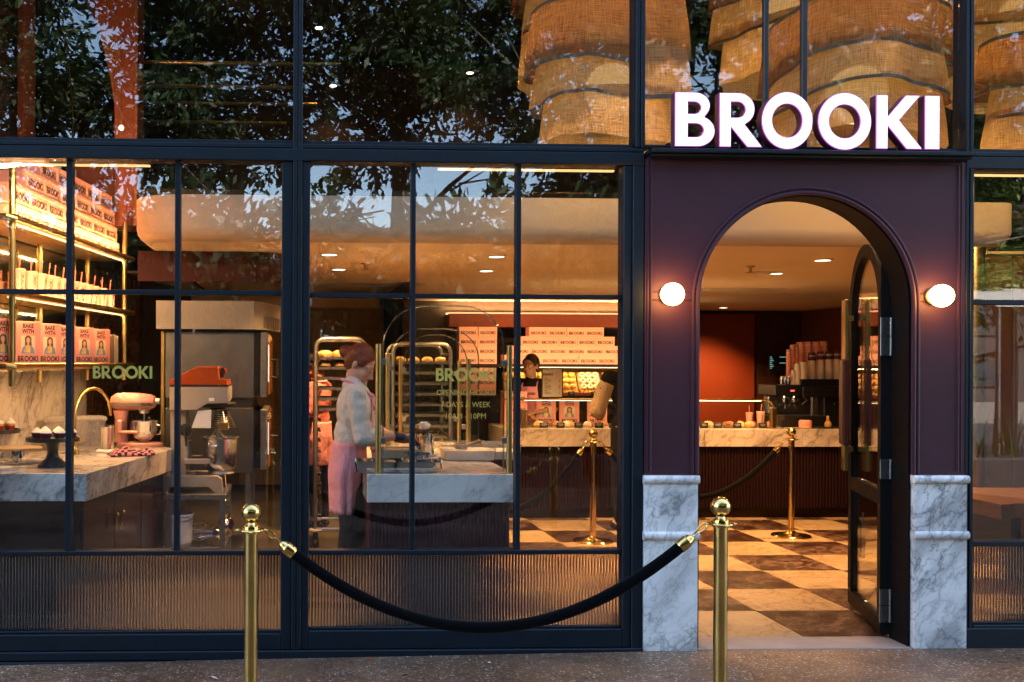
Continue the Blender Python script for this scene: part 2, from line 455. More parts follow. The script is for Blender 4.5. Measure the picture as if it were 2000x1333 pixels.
# ---------------------------------------------------------------- pavement and road
def pave_z(x): return -.046+ .0129*(min(x,2.2)+1.5) - .004
pv=MB()
xs=[-120,-40,-15,-6,-3,-1.5,0,.6,1.2,1.8,2.2,3,6,15,40,120]; ys=[-12.5,-6,-3,-1.2,-.3,0.02]
pv.grid(lambda u,v:(xs[round(u*15)],ys[round(v*5)],pave_z(max(-6,xs[round(u*15)]))),15,5)
obj('pavement',pv,PAVE); tag(bpy.data.objects['pavement'],'speckled brown exposed aggregate pavement in front of the shop',kind='structure')
rd=MB().box(-120,120,-24,-12.62,-.55,-.20); tag(obj('road',rd,ASPH),kind='structure')
kb=MB().box(-120,120,-12.62,-12.5,-.5,-.09,bev=.02); tag(obj('kerb',kb,CONC),kind='structure')
gd=MB().box(-300,300,-300,300,-1.2,-.56); tag(obj('ground',gd,ASPH),kind='structure')
fp=MB().box(-120,120,-60,-24,-.5,-.08); tag(obj('far_pavement',fp,CONC),kind='structure')

lt=MB(); rl=random.Random(9)
for k in range(46):
    x=rl.uniform(-1.8,4.2); y=-.10-abs(rl.gauss(0,.25)) if k<30 else rl.uniform(-1.2,-.2); z=pave_z(x)+.006; a=rl.uniform(0,6.3); l=rl.uniform(.012,.035); w_=l*rl.uniform(.25,.45)
    d=Vector((cos(a),sin(a),0)); s_=Vector((-sin(a),cos(a),0)); p=Vector((x,y,z)); c_=rl.uniform(.002,.007)
    lt.add([p-d*l,p+s_*w_+Vector((0,0,c_)),p+d*l+Vector((0,0,c_*.5)),p-s_*w_+Vector((0,0,c_*.3)),p+Vector((0,0,c_*1.4))],[(0,4,1),(1,4,2),(2,4,3),(3,4,0)],0 if k%9 else 1)
lo_=obj('leaf_litter',lt,[paint('dry_leaf',(.16,.085,.035),.8,.4,30),paint('paper_scrap',(.6,.55,.5),.8,.1)],smooth=0); tag(lo_,'scattered dry leaf bits and paper scraps along the foot of the shopfront',kind='stuff')
sc_r=obj('paper_scrap',MB().box(X0S(717),X0S(717)+.018,-.085,-.07,pave_z(X0S(717))+.003,pave_z(X0S(717))+.007,bev=.002),paint('red_paper',(.65,.01,.01),.7,.1)); tag(sc_r,'tiny red paper scrap on the pavement below the middle window','litter')
# ---------------------------------------------------------------- shopfront frame
X=lambda px,Y=0.0,py=710: P(px,py,Y).x
Z=lambda py,Y=0.0: P(659,py,Y).z
ZT0,ZT1=Z(317),Z(283)           # main transom
ZTM=Z(293)
ZB=Z(1238); ZBR=Z(1268)
ZTOP=4.55
XL=X(-92); XR=X(2125)
fr=T('shopfront_frame','dark navy steel shopfront frame of posts, transom and sill holding the windows','frame',(0,0,-.05))
def fbar(name,x0,x1,y0,y1,z0,z1,bev=.004,mat=NAVY,par=None):
    return obj(name,MB().box(x0,x1,y0,y1,z0,z1,bev=bev),mat,par or fr)
DX0,DX1=X(1256),X(1880)
for (a,b) in ((X(-300),DX0-.002),(DX1+.002,X(2200))):
    m=MB().box(a,b,-.015,.11,ZTM+.003,ZT1,bev=.004).box(a,b,-.022,.10,ZT0,ZTM,bev=.004)
    # drainage slots
    x=a+.18
    while x<b-.1:
        m.box(x,x+.022,-.0165,-.014,ZTM+.022,ZTM+.027,m=1); x+=.515
    obj('transom',m,[NAVY,BLACKP],fr)
# posts: (px0,px1) below the transom / above
def post(p0,p1,z0,z1,groove=True,y0=-.02):
    a,b=X(p0),X(p1); m=MB()
    if groove:
        c=(a+b)/2; m.box(a,c-.003,y0,.10,z0,z1,bev=.003).box(c+.003,b,y0,.10,z0,z1,bev=.003).box(c-.004,c+.004,y0+.012,.09,z0+.001,z1-.001)
    else: m.box(a,b,y0,.10,z0,z1,bev=.004)
    obj('mullion',m,NAVY,fr)
post(571,589,ZBR+.002,ZTOP,True)
post(1238,1256,ZT1+.001,ZTOP,True)
post(1233,1254.5,-.03,ZT0-.001,False)
post(1881.5,1896,-.03,ZTOP,True)
post(-112,-94,ZBR,ZTOP,True)
post(2112,2130,-.03,ZTOP,True)
m=MB()
m.box(XL,DX0-.004,-.030,.11,ZBR-.045,ZBR,bev=.004).box(XL,DX0-.004,-.045,.10,ZBR-.075,ZBR-.048,bev=.004).box(XL,DX0-.02,-.02,.10,-.14,ZBR-.073)
obj('sill',m,NAVY,fr)
m=MB().box(DX1+.004,XR,-.03,.11,-.03,Z(1232)-.002,bev=.004); obj('sill',m,NAVY,fr)

def rib_panel(par,x0,x1,z0,z1,y=.045):
    n=int((x1-x0)/.0163); d=(x1-x0)/n; SEG=6
    top=[]; m=MB(); prof=[]
    for i in range(n*SEG+1):
        t=i/SEG; prof.append((x0+t*d, y+.004+.0052*abs(sin(pi*t))))
    b=len(m.v)
    for (x,yy) in prof: m.v+= [Vector((x,yy,z0)),Vector((x,yy,z1)),Vector((x,y,z0)),Vector((x,y,z1))]
    for i in range(len(prof)-1):
        a=b+4*i; c=a+4
        m.f+=[[a+1,c+1,c,a],[a+2,c+2,c+3,a+3],[a,c,c+2,a+2],[a+3,c+3,c+1,a+1]]; m.m+=[0]*4
    e=b+4*(len(prof)-1); m.f+=[[b,b+2,b+3,b+1],[e+1,e+3,e+2,e]]; m.m+=[0,0]
    return obj('ribbed_panel',m,RIB,par,smooth=40)
def window(label,pl,pr,sl,sr,munt,yh,yr,yb,ytop):
    """lower shop window: outer frame px pl..pr, sash widths, vertical muntins (px pairs), horizontal muntin, rail above the ribbed panel"""
    x0,x1=X(pl),X(pr); a,b=X(sl),X(sr); zt=Z(ytop); zb=Z(yb)
    w_=T('shop_window',label,'window',((x0+x1)/2,.03,zb-.03))
    f=MB().box(x0,a,-.010,.09,ZBR+.001,zt+.0,bev=.004).box(b,x1,-.010,.09,ZBR+.001,zt,bev=.004)
    f.box(a+.001,b-.001,-.012,.09,min(zb-.058,ZBR+.001),zb,bev=.004)
    obj('frame',f,NAVY,w_)
    zr0,zr1=Z(yr[1]),Z(yr[0])
    obj('rail',MB().box(a+.001,b-.001,.005,.085,zr0,zr1,bev=.003),NAVY,w_)
    zh0,zh1=Z(yh[1]),Z(yh[0])
    ed=[a]+[X(q) for p in munt for q in p]+[b]
    spans=[(ed[i],ed[i+1]) for i in range(0,len(ed),2)]
    for p in munt: obj('muntin',MB().box(X(p[0]),X(p[1]),.012,.075,zr1+.001,zt-.001,bev=.002),NAVY,w_)
    for (c,d) in spans:
        obj('muntin',MB().box(c+.001,d-.001,.0145,.0725,zh0,zh1,bev=.002),NAVY,w_)
        obj('pane',MB().box(c+.0015,d-.0015,.040,.048,zr1+.0015,zh0-.0015),GLASS,w_,smooth=0)
        obj('pane',MB().box(c+.0015,d-.0015,.040,.048,zh1+.0015,zt-.0015),GLASS,w_,smooth=0)
    rib_panel(w_,a+.002,b-.002,zb+.002,zr0-.002)
    obj('glazing_bead',MB().box(a+.001,b-.001,.010,.034,zb+.0005,zb+.012,bev=.003),NAVY,w_)
    return w_
LW=window('wide left shop window with cake counter and brass shelves behind its panes',-92,570.85,-72,549.5,[(127,139),(340,350.5)],(568.5,577.5),(1076,1085),1236,317)
MW=window('middle shop window with an apron worker and marble island behind its panes',589.2,1232.9,604.5,1216,[(802.5,811.5),(1008.5,1018)],(572.5,581),(1076,1085),1231,317)
RW=window('right edge shop window with dark brown panelling behind its panes',1897,2111,1899.5,2102,[],(577,587),(1062,1072),1228,317)
# upper glazing
for (p0,p1,lab) in ((-94,570.5,'upper window above the left shop window reflecting trees'),(589.5,1237.5,'upper window between posts with lampshade at its right edge'),
                    (1256.5,1881,'upper window behind the lit letters of the shop sign'),(1896.5,2111,'upper window at the right edge of the photo')):
    a,b=X(p0)+.001,X(p1)-.001
    u=T('upper_window',lab,'window',((a+b)/2,.03,ZT1))
    obj('pane',MB().box(a,b,.040,.048,ZT1+.022,ZTOP-.03),GLASS,u,smooth=0)
    obj('frame',MB().box(a,b,.006,.085,ZT1+.001,ZT1+.021,bev=.003).box(a,b,.006,.085,ZTOP-.03,ZTOP,bev=.003),NAVY,u)

# ---------------------------------------------------------------- door portal
dp=T('door_portal','aubergine arched door surround with marble plinths between the two windows','doorway',((DX0+DX1)/2,0,0))
AX0,AX1=X(1361),X(1778); AR=(AX1-AX0)/2; AC=(AX0+AX1)/2; AZ=P(1569,380,0).z-AR
ZP=P(1577,307,-.11).z; ZM=P(1569,927,0).z
arch=[(AX0,ZM+.0)]+[(AX0,AZ)]+arcpts(AC,AZ,AR,180,0,40)[1:-1]+[(AX1,AZ),(AX1,ZM)]
outer=[(DX0+.001,ZM),(DX0+.001,ZP),(DX1-.001,ZP),(DX1-.001,ZM)]
# one concave outline (no hole): outer top + arch underside
m=MB().prism([outer+arch[::-1]],(0,-.02,0),(1,0,0),(0,0,1),(0,.15,0))
obj('panel',m,AUB,dp,smooth=30)
def bead(path,r,mat=AUB,name='moulding',y=-.02,n=8,closed=False):
    return obj(name,MB().tube([(a,y,b) for a,b in path],r,n,closed=closed),mat,dp)
ar2=AR+.030
bead([(AX0-.030,ZM+.004),(AX0-.030,AZ)]+arcpts(AC,AZ,ar2,180,0,40)[1:-1]+[(AX1+.030,AZ),(AX1+.030,ZM+.004)],.009)
ar3=AR+.006
bead([(AX0-.006,ZM+.004),(AX0-.006,AZ)]+arcpts(AC,AZ,ar3,180,0,40)[1:-1]+[(AX1+.006,AZ),(AX1+.006,ZM+.004)],.013)
a,b=X(1268),X(1866); zt=P(1569,322,0).z
bead([(a,ZM+.02),(a,zt),(b,zt),(b,ZM+.02)],.008)
bead([(a-.018,ZM+.02),(a-.018,zt+.018),(b+.018,zt+.018),(b+.018,ZM+.02)],.005)
for s in (0,1):
    p=[(X(1269),X(1349)),(X(1791),X(1865))][s]
    for z in (Z(582),Z(568)): bead([(p[0],z),(p[1],z)],.005)
    e=p[1] if s==0 else p[0]
    bead([(e,ZM+.02),(e,Z(583))],.0045)
    obj('sconce_rail',MB().box(p[0],p[1],-.026,-.019,Z(581),Z(569)),AUB,dp)
# canopy ledge the sign stands on
zc0=ZP+.002; zc1=P(1577,293,-.11).z
obj('ledge',MB().box(X(1258),X(1879),-.118,.06,zc1-.022,zc1,bev=.004).box(X(1261),X(1876),-.095,.06,zc0,zc1-.023,bev=.004),NAVY,dp)
# jamb liner
lin=[(AX0+.001,.004),(AX0+.001,AZ)]+arcpts(AC,AZ,AR-.001,180,0,40)[1:-1]+[(AX1-.001,AZ),(AX1-.001,.004)]
ins=[(AX0+.012,.004),(AX0+.012,AZ)]+arcpts(AC,AZ,AR-.012,180,0,40)[1:-1]+[(AX1-.012,AZ),(AX1-.012,.004)]
obj('door_frame',MB().prism([lin+ins[::-1]],(0,-.005,0),(1,0,0),(0,0,1),(0,.175,0)),NAVYB,dp,smooth=30)
# marble plinths with half round mouldings
for s,(p0,p1,pt) in enumerate(((1255.5,1359.5,931),(1779.5,1882,923))):
    x0,x1=X(p0),X(p1); zt=ZM-.002
    zb=pave_z(x0)
    pl=obj('plinth',MB().box(x0,x1,-.035,.14,zb,zt-.045,bev=.003),WMARB,dp)
    for zz in (zt-.022, P(1500,1047,-.04).z):
        prof=[]
        mb=MB(); n=10
        for (xx) in (x0-.004,x1+.006): pass
        half=[(-.036-.017*cos(R(t)), zz+.022*sin(R(t))) for t in range(-90,91,15)]
        loop=[(y_,z_) for y_,z_ in half]+[(0.0,zz+.022),(0.0,zz-.022)]
        mb.prism([loop],(x0-.005,0,0),(0,1,0),(0,0,1),(x1-x0+.010,0,0))
        o=obj('moulding',mb,WMARB,pl)
obj('threshold',MB().box(AX0-.0,AX1+.0,-.03,.20,-.03,.004,bev=.003),CONC,dp)

# ---------------------------------------------------------------- door leaf standing open
hx=AX1-.030; hy=.175
q0=P(1738,1200,.2); far=PF(1664,1172,0.03)
dv=Vector((far.x-hx,far.y-hy,0)); DLW=dv.length; dv.normalize(); dn=Vector((dv.y,-dv.x,0))    # dn: towards the camera side / right
dl=T('entrance_door','open black framed arched glass door leaf swung inward on silver hinges','door',(hx,hy,0))
DR=DLW/2
def leaf(lp,d0,d1): # polygon in leaf plane -> prism between offsets
    return [(lp,d0,d1)]
o_=Vector((hx,hy,0)); 
oz=AZ-.02
out_=[(0,.02),(DLW,.02),(DLW,oz)]+arcpts(DR,oz,DR,0,180,28)[1:-1]+[(0,oz)]
st=.075
in_=[(st,.10),(DLW-st,.10),(DLW-st,oz)]+arcpts(DR,oz,DR-st,0,180,28)[1:-1]+[(st,oz)]
obj('door_frame',MB().prism([out_,in_],o_-dn*.025,dv,(0,0,1),dn*.05),NAVYB,dl,smooth=30)
zr=.78
def lbox(u0,u1,d0,d1,z0,z1,m=None,mi=0,bev=0):
    m=m or MB(); b=len(m.v); m.box(u0,u1,d0,d1,z0,z1,mi,bev)
    for i in range(b,len(m.v)):
        q=m.v[i]; m.v[i]=o_+dv*q.x+dn*q.y+Vector((0,0,q.z))
    return m
obj('mid_rail',lbox(st+.001,DLW-st-.001,-.0245,.0245,zr-.04,zr+.04),NAVYB,dl)
obj('pane',lbox(st+.001,DLW-st-.001,-.005,.005,.101,zr-.041),GLASS,dl,smooth=0)
gp=[(st+.001,zr+.041),(DLW-st-.001,zr+.041),(DLW-st-.001,oz)]+arcpts(DR,oz,DR-st-.001,0,180,28)[1:-1]+[(st+.001,oz)]
obj('pane',MB().prism([gp],o_-dn*.005,dv,(0,0,1),dn*.01),GLASS,dl,smooth=0)
LEATH=paint('dark_red_leather',(.045,.010,.008),.4,.2,8,.2,120)
OLIVE=metal('aged_brass',(.30,.25,.10),.34,.15,(1,1,.05))
for sgn in (-1,1):
    y0,y1=(-.075,-.050) if sgn<0 else (.050,.075)
    hd=obj('pull_handle',lbox(DLW-.135,DLW-.04,y0,y1,.86,1.93,bev=.004),OLIVE,dl)
    m=MB()
    for zz in (.98,1.80): lbox(DLW-.115,DLW-.07,min(y0,0)+.0 if sgn<0 else .02,-.02 if sgn<0 else y1-.002,zz,zz+.03,m)
    obj('standoff',m,OLIVE,hd)
    yy=(y0-.012,y1+.004) if sgn<0 else (y0-.004,y1+.012)
    obj('grip',lbox(DLW-.148,DLW-.028,yy[0],yy[1],1.02,1.56,bev=.01),LEATH,hd)
lk=[(-.055,.0),(-.055,.16),(-.02,.205),(.02,.205),(.055,.14),(.055,.06),(.02,0)]
lk=[(DLW-.10+a,.42+b) for a,b in [( -.03,-.10),(.03,-.10),(.055,.02),(.03,.12),(-.03,.12),(-.045,.02)]]
obj('floor_lock',MB().prism([lk],o_+dn*.026,dv,(0,0,1),dn*.02).cyl(o_+dv*(DLW-.10)+dn*.04+Vector((0,0,.53)),o_+dv*(DLW-.10)+dn*.04+Vector((0,0,.60)),.007),STEELD,dl)
for pyh in (640,676,916,1165,1198):
    hz=P(1738,pyh,.17).z
    m=MB(); h2=.055 if pyh<1000 else .045
    xh=hx+.012
    m.box(xh-.062,xh-.008,hy-.032,hy-.027,hz-h2,hz+h2,bev=.001).box(xh+.002,xh+.028,hy-.034,hy-.029,hz-h2,hz+h2,bev=.001)
    m.cyl((xh-.003,hy-.032,hz-h2),(xh-.003,hy-.032,hz+h2),.006,n=10)
    for sx in (-.048,-.022):
        for k in (-.7,-.23,.23,.7): m.cyl((xh+sx,hy-.031,hz+k*h2),(xh+sx,hy-.034,hz+k*h2),.004,n=8,m=1)
    obj('hinge',m,[STEEL,STEELD],dl)
# hinge stile seen end-on is thickened to a door edge
obj('hinge_stile',lbox(-.002,.045,-.027,.027,.02,oz+.25),NAVYB,dl)

# ---------------------------------------------------------------- sconces
for i,(px,py,lab) in enumerate(((1311.5,575.5,'round white globe wall lamp left of the arched doorway'),(1835.5,578.5,'round white globe wall lamp right of the arched doorway'))):
    c=P(px,py,-.09)
    s_=T('wall_lamp',lab,'wall lamp',(c.x,-.02,c.z),'globe lamps beside the door')
    obj('back_plate',MB().lathe([(0,0),(.045,0),(.045,.012),(.038,.018),(.028,.02),(0,.02)],(c.x,-.0265,c.z),24,ax=(0,-1,0)),BRASS2,s_)
    obj('globe',MB().sphere((c.x,-.105,c.z),.0595,32,20),GLOBE,s_)

# ---------------------------------------------------------------- sign
sg=T('shop_sign','large lit white capital letters BROOKI standing on the ledge above the door','sign',(X(1577),-.09,zc1))
ext=[('B',1318,1396),('R',1405,1489),('O',1487.5,1587),('O',1597.5,1701.5),('K',1711,1801.5),('I',1806,1835)]
SH=P(1577,184,-.11).z-zc1-.010
for ch,p0,p1 in ext:
    L=letter(ch,16); x0,x1=X(p0,-.11,240),X(p1,-.11,240); w0=max(q[0] for q in L[0]); k=(x1-x0)/w0
    ov=.02 if ch=='O' else 0
    L=[[(x0+a*k, zc1+.010+ (b*(1+ov)-ov/2)*SH) for a,b in l] for l in L]
    m=MB().prism(L,(0,-.050,0),(1,0,0),(0,0,1),(0,-.055,0),m=2,ms=2)
    # rim and luminous face
    m.prism(L,(0,-.1052,0),(1,0,0),(0,0,1),(0,-.006,0),m=1)
    cx=(x0+x1)/2; cz=zc1+.010+SH/2
    def inset(l,d,hole):
        n_=len(l); A=sum(l[i][0]*l[(i+1)%n_][1]-l[(i+1)%n_][0]*l[i][1] for i in range(n_)); s_=1 if (A>0) else -1
        if hole: s_=-s_
        r=[]
        for i in range(n_):
            p=Vector(l[i-1]); q=Vector(l[i]); t=Vector(l[(i+1)%n_])
            e1=(q-p); e2=(t-q)
            e1=e1.normalized() if e1.length>1e-9 else e2.normalized(); e2=e2.normalized() if e2.length>1e-9 else e1
            n1=Vector((-e1.y,e1.x))*s_; n2=Vector((-e2.y,e2.x))*s_; b_=(n1+n2); 
            b_=b_/max(.35,b_.length_squared/2) if b_.length>1e-6 else n1
            r.append((q.x+b_.x*d,q.y+b_.y*d))
        return r
    L2=[inset(l,.0035,i>0) for i,l in enumerate(L)]
    m.prism(L2,(0,-.1118,0),(1,0,0),(0,0,1),(0,-.0015,0),m=0,back=False)
    lo=obj('letter',m,[SIGNF,SIGNE,SIGNS],sg,smooth=30)
    obj('foot',MB().box(cx-.004,cx+.004,-.09,-.08,zc1-.002,zc1+.03),BLACKP,lo)
for p0,p1 in ((1487.5,1497),(1561.5,1572.5)):
    obj('support_post',MB().box(X(p0,.02),X(p1,.02),.005,.034,zc1+.001,ZTOP-.04,bev=.003),BLACKP,sg)
# ---------------------------------------------------------------- shop building shell
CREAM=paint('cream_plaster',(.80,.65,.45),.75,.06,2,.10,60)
DARKW=paint('dark_brown_wall',(.030,.014,.010),.6,.2,2,.08,50)
REDP=paint('rust_red_panel',(.21,.034,.008),.55,.12,1.5,.06,50)
TERRA=paint('terracotta_plaster',(.27,.068,.027),.75,.10,2.5,.15,50)
UPPER=paint('dark_render',(.06,.055,.05),.8,.15,2,.2,40)
VINYL=paint('speckled_vinyl',(.075,.062,.045),.5,.25,220,.03,200)
BRN=paint('brown_tile_glaze',(.085,.040,.020),.28,.22,3,.05,30)
YLT=paint('ochre_tile_glaze',(.46,.30,.13),.25,.12,3,.05,30)
GROUT=paint('dark_grout',(.035,.025,.018),.85,.2,20,.2)
GROUTY=paint('ochre_grout',(.22,.14,.065),.85,.2,20,.2)
CEIL=2.35; FY=1.50; FT=2.655
sb=T('shop_building','dark two storey shop building around the glazed bakery front','building',(2,5,0))
def sbox(name,x0,x1,y0,y1,z0,z1,mat,par=None,bev=0): return obj(name,MB().box(x0,x1,y0,y1,z0,z1,bev=bev),mat,par or sb,smooth=0 if not bev else 35)
sbox('upper_wall',-9,11,-.02,.30,ZTOP+.002,11.5,UPPER)
sbox('outer_wall',-9,X(-113),0,.30,-.2,ZTOP,UPPER)
sbox('outer_wall',X(2131),11,0,.30,-.2,ZTOP,UPPER)
sbox('side_wall',-9,-8.7,.302,11,-.2,11.5,UPPER); sbox('side_wall',10.7,11,.302,11,-.2,11.5,UPPER)
sbox('rear_wall',-8.7,10.7,10.7,11,-.2,11.5,UPPER)
sbox('roof',-9,11,-.02,11,11.502,11.8,UPPER)
sbox('upper_ceiling',-8.69,10.69,.302,10.69,5.05,5.25,DARKW)
sbox('upper_rear_wall',-8.69,10.69,6.6,6.8,FT+.01,5.04,DARKW)
# low ceiling slab with rounded plaster front
FXL=X(279,FY); FXR=P(1992,440,FY).x
m=MB(); r=.11
prof=[(FY,FT),(FY,CEIL+r)]+[(FY+r-r*cos(R(t)),CEIL+r-r*sin(R(t))) for t in (20,40,60,80)]+[(FY+r,CEIL)]
# plan path of the front edge: curves back at the left end and at the right end
path=[(FXL-.10,FY+2.6,-1,0),(FXL-.10,FY+.45,-1,0)]
for t in range(0,91,15): path.append((FXL+.25-.35*cos(R(t)),FY+.35-.35*sin(R(t)),-cos(R(t)),-sin(R(t))))
for t in range(0,91,15): path.append((FXR-.12+.12*sin(R(t)),FY+.12-.12*cos(R(t)),sin(R(t)),-cos(R(t))))
path.append((FXR,FY+3,1,0))
base=len(m.v); q=len(prof)
for (x,y,nx,ny) in path:
    for (yy,z) in prof:
        d=yy-FY; m.v.append(Vector((x-nx*d,y-ny*d,z)))
for i in range(len(path)-1):
    for j in range(q-1):
        a=base+i*q+j; m.f.append([a,a+1,a+q+1,a+q]); m.m.append(0)
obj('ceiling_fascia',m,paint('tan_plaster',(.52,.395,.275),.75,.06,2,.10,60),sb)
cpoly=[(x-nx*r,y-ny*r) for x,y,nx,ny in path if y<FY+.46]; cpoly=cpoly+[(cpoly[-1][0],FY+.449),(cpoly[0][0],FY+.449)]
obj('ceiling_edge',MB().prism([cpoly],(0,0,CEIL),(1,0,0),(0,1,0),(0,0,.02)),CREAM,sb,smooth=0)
m=MB().box(FXL-.02,9.5,FY+.45,10.6,CEIL,CEIL+.02).box(-2.6,FXL-.081,4.1,10.6,CEIL,CEIL+.02)
obj('ceiling',m,CREAM,sb,smooth=0)
m=MB().box(FXL-.08,9.5,FY+.40,10.6,FT-.05,FT).box(-2.6,FXL-.081,4.1,10.6,FT-.05,FT).box(FXL+.25,FXR-.12,FY+.01,FY+.41,FT-.051,FT-.001)
obj('upper_floor',m,DARKW,sb,smooth=0)
# floors
fl=obj('floor',MB().box(-3,9.6,.20,10.6,-.14,-.012),GROUT,smooth=0); tag(fl,'chequered stone and vinyl floor inside the bakery',kind='structure')
obj('vinyl_sheet',MB().box(-2.6,X(716,.42,927)+.1,.12,7.2,-.011,-.002),VINYL,fl,smooth=0)
TCR=marble('cream_floor_marble',(.44,.33,.20),(.26,.165,.08),1.6,(0,0,.4),.4,.24,6,.5,.5,.3)
TDK=marble('dark_floor_marble',(.022,.0055,.0025),(.26,.17,.12),2.6,(0,0,1.0),.5,.30,6,.7,.2,.2)
gx=PF(1559,1238,0); # one grout crossing surveyed from the photograph
TS=.60; tx0=gx.x; ty0=.205
tm1=MB().box(-.2985,.2985,-.2985,.2985,-.010,0,bev=.0015).mesh('tile',TCR); tm2=MB().box(-.2985,.2985,-.2985,.2985,-.010,0,bev=.0015).mesh('tile',TDK)
WL['floor']=WL[fl.name]; fo=WL[fl.name]
for j in range(0,12):
    for i in range(-4,9):
        cx=tx0+(i+.5)*TS; cyy=ty0+(j+.5)*TS
        if cx<X(716,.42,927)+.1 or (cyy<3.3 and cx>5.3): continue
        piece('floor_tile',tm1 if (i+j)%2 else tm2,fl,Vector((cx,cyy,0))-fo)
# ground floor walls
S0=Vector((P(30,425,.5).x,.5)); S1=Vector((P(255,510,2.75).x,2.75)); sd_=(S1-S0).normalized(); sn_=Vector((sd_.y,-sd_.x))   # shelf front edge line, normal into the room
def onwall(s,off=0.0): p=S0+sd_*s+sn_*off; return p
SL=(S1-S0).length
def wallbox(name,s0,s1,o0,o1,z0,z1,mat,par=None,bev=0):
    c=[onwall(s0,o0),onwall(s1,o0),onwall(s1,o1),onwall(s0,o1)]
    m=MB(); m.box(0,s1-s0,o0,o1,z0,z1,bev=bev); q=onwall(s0,0)
    m.v=[Vector((q.x+sd_.x*v.x+sn_.x*v.y, q.y+sd_.y*v.x+sn_.y*v.y, v.z)) for v in m.v]
    # frame (sd,sn) is left handed seen from above: flip
    m.f=[f[::-1] for f in m.f]
    return obj(name,m,mat,par or sb,smooth=35 if bev else 0)
WO=-.42
SMIN=(.125-S0.y-sn_.y*(WO-.2))/sd_.y
wallbox('left_wall',SMIN,6.2,WO-.2,WO,0,2.74,DARKW)
wallbox('backsplash',SMIN+.05,SL+.10,WO+.002,WO+.03,.90,1.47,WMARB2)
# tiled stretch of the left wall beyond the shelves
tw=wallbox('tile_wall',SL+.12,6.1,WO+.002,WO+.012,0,CEIL-.01,GROUT)
me=MB().box(-.0365,.0365,0,.008,-.098,.098,bev=.002).mesh('wall_tile',BRN)
ang=math.atan2(sd_.y,sd_.x)
n=0
for i in range(20):
    for j in range(8):
        s=SL+.17+i*.0765; z=.70+j*.2005+(.1 if i%2 else 0)
        if z>CEIL-.12: continue
        p=onwall(s,WO+.012)
        piece('tile',me,tw,Vector((p.x,p.y,z))-WL[tw.name],(0,0,ang+pi)); n+=1
# kitchen rear wall of ochre tiles
kx0,kx1=X(540,7.25),X(752,7.25)
kw=sbox('kitchen_wall',-2.4,kx1,7.25,7.4,0,CEIL,GROUTY)
me=MB().box(-.0735,.0735,-.008,0,-.0735,.0735,bev=.002).mesh('wall_tile',YLT)
for i in range(12):
    for j in range(15):
        x=kx1-.09-i*.15; z=.08+j*.15
        if z>CEIL-.07: continue
        piece('tile',me,kw,Vector((x,7.25,z))-WL[kw.name])
sbox('partition',kx1-.02,kx1+.10,4.9,7.24,0,CEIL-.002,DARKW)
sbox('bulkhead',-2.4,X(742,6.6),6.6,7.2,2.18,CEIL-.003,CREAM)
# counter area rear walls
sbox('display_wall',kx1+.102,X(1352,7.9),7.9,8.1,0,CEIL-.002,DARKW)
sbox('coffee_rear_wall',X(1300,9.9),8.6,9.9,10.1,0,CEIL-.002,DARKW)
sbox('red_panel',X(1330,9.85),X(1473,9.85),9.84,9.898,0,CEIL-.05,REDP)
rw0=P(1564,605,9.9); rw1=P(1672,597,8.4)
m=MB(); a=Vector((rw0.x,9.9)); b=a+Vector((rw1.x-rw0.x,rw1.y-9.9)).normalized()*8.0
m.prism([[(a.x,a.y),(b.x,b.y),(b.x+.3,b.y),(a.x+.3,a.y)]],(0,0,0),(1,0,0),(0,1,0),(0,0,CEIL-.003))
obj('coffee_side_wall',m,paint('brown_red_paint',(.115,.036,.018),.6,.12,2,.06,50),sb,smooth=0)
# brown square tiles on the coffee rear wall
cw=bpy.data.objects['coffee_rear_wall']
me=MB().box(-.098,.098,-.010,0,-.098,.098,bev=.003).mesh('wall_tile',paint('umber_tile',(.055,.022,.012),.4,.25,3,.05,30))
x=X(1477,9.9)+.1
for i in range(5):
    for j in range(11):
        z=.25+j*.2
        piece('tile',me,cw,Vector((x+i*.2,9.899,z+(.05 if i%2 else 0)))-WL[cw.name])
# dark timber panelling beyond the right window
WOODD=paint('dark_timber',(.12,.048,.021),.38,.3,5,.12,40)
rp=T('wall_panelling','dark brown timber panelling behind the right edge window','wall panelling',(5.2,1.9,0))
x0=P(1897,700,1.9).x-.5
obj('backing',MB().box(x0,8.5,1.93,2.05,0,CEIL-.004),DARKW,rp,smooth=0)
xx=x0
for wd in (.45,.36,.34,.36,.5,.6):
    obj('panel',MB().box(xx+.006,xx+wd-.006,1.895,1.929,.02,CEIL-.02,bev=.006),WOODD,rp); xx+=wd
bc=T('brass_column','slim brass clad column behind the left edge of the right window','column',(x0+.5,1.6,0))
obj('shaft',MB().lathe([(0,0),(.065,0),(.065,CEIL-.01),(0,CEIL-.01)],(P(1903,700,1.5).x,1.5,0),20),BRASS2,bc)
tt=T('timber_table','thick live edge timber table top inside the right edge window',"table",(5.0,.9,0))
ty_=.55; a=P(1890,957,ty_); b=P(2010,990,ty_+.0)
WT=paint('live_edge_timber',(.16,.055,.018),.45,.3,7,.2,40)
q0=P(1880,985,.62); q1=P(2100,1040,.50)
m=MB(); rt_=random.Random(5)
fr_=[(4.12+.12*i, .42+.05*sin(i*1.3)+.03*rt_.random()) for i in range(16)]
m.prism([fr_+[(5.92,1.25),(4.12,1.25)]],(0,0,.620),(1,0,0),(0,1,0),(0,0,.085)); obj('top',m,WT,tt,smooth=30)
for x in (4.3,5.6): obj('leg',MB().box(x,x+.06,.60,1.1,.0,.619,bev=.005),BLACKP,tt)
p=P(237,250,2.25)
sp_l=T('spot_lamp','tiny lit spot lamp before the terracotta pier at the upper left','spot lamp',p)
obj('lens',MB().sphere(p,.018,12,8),emit('spot_lens',(1,.75,.4),9*K),sp_l)
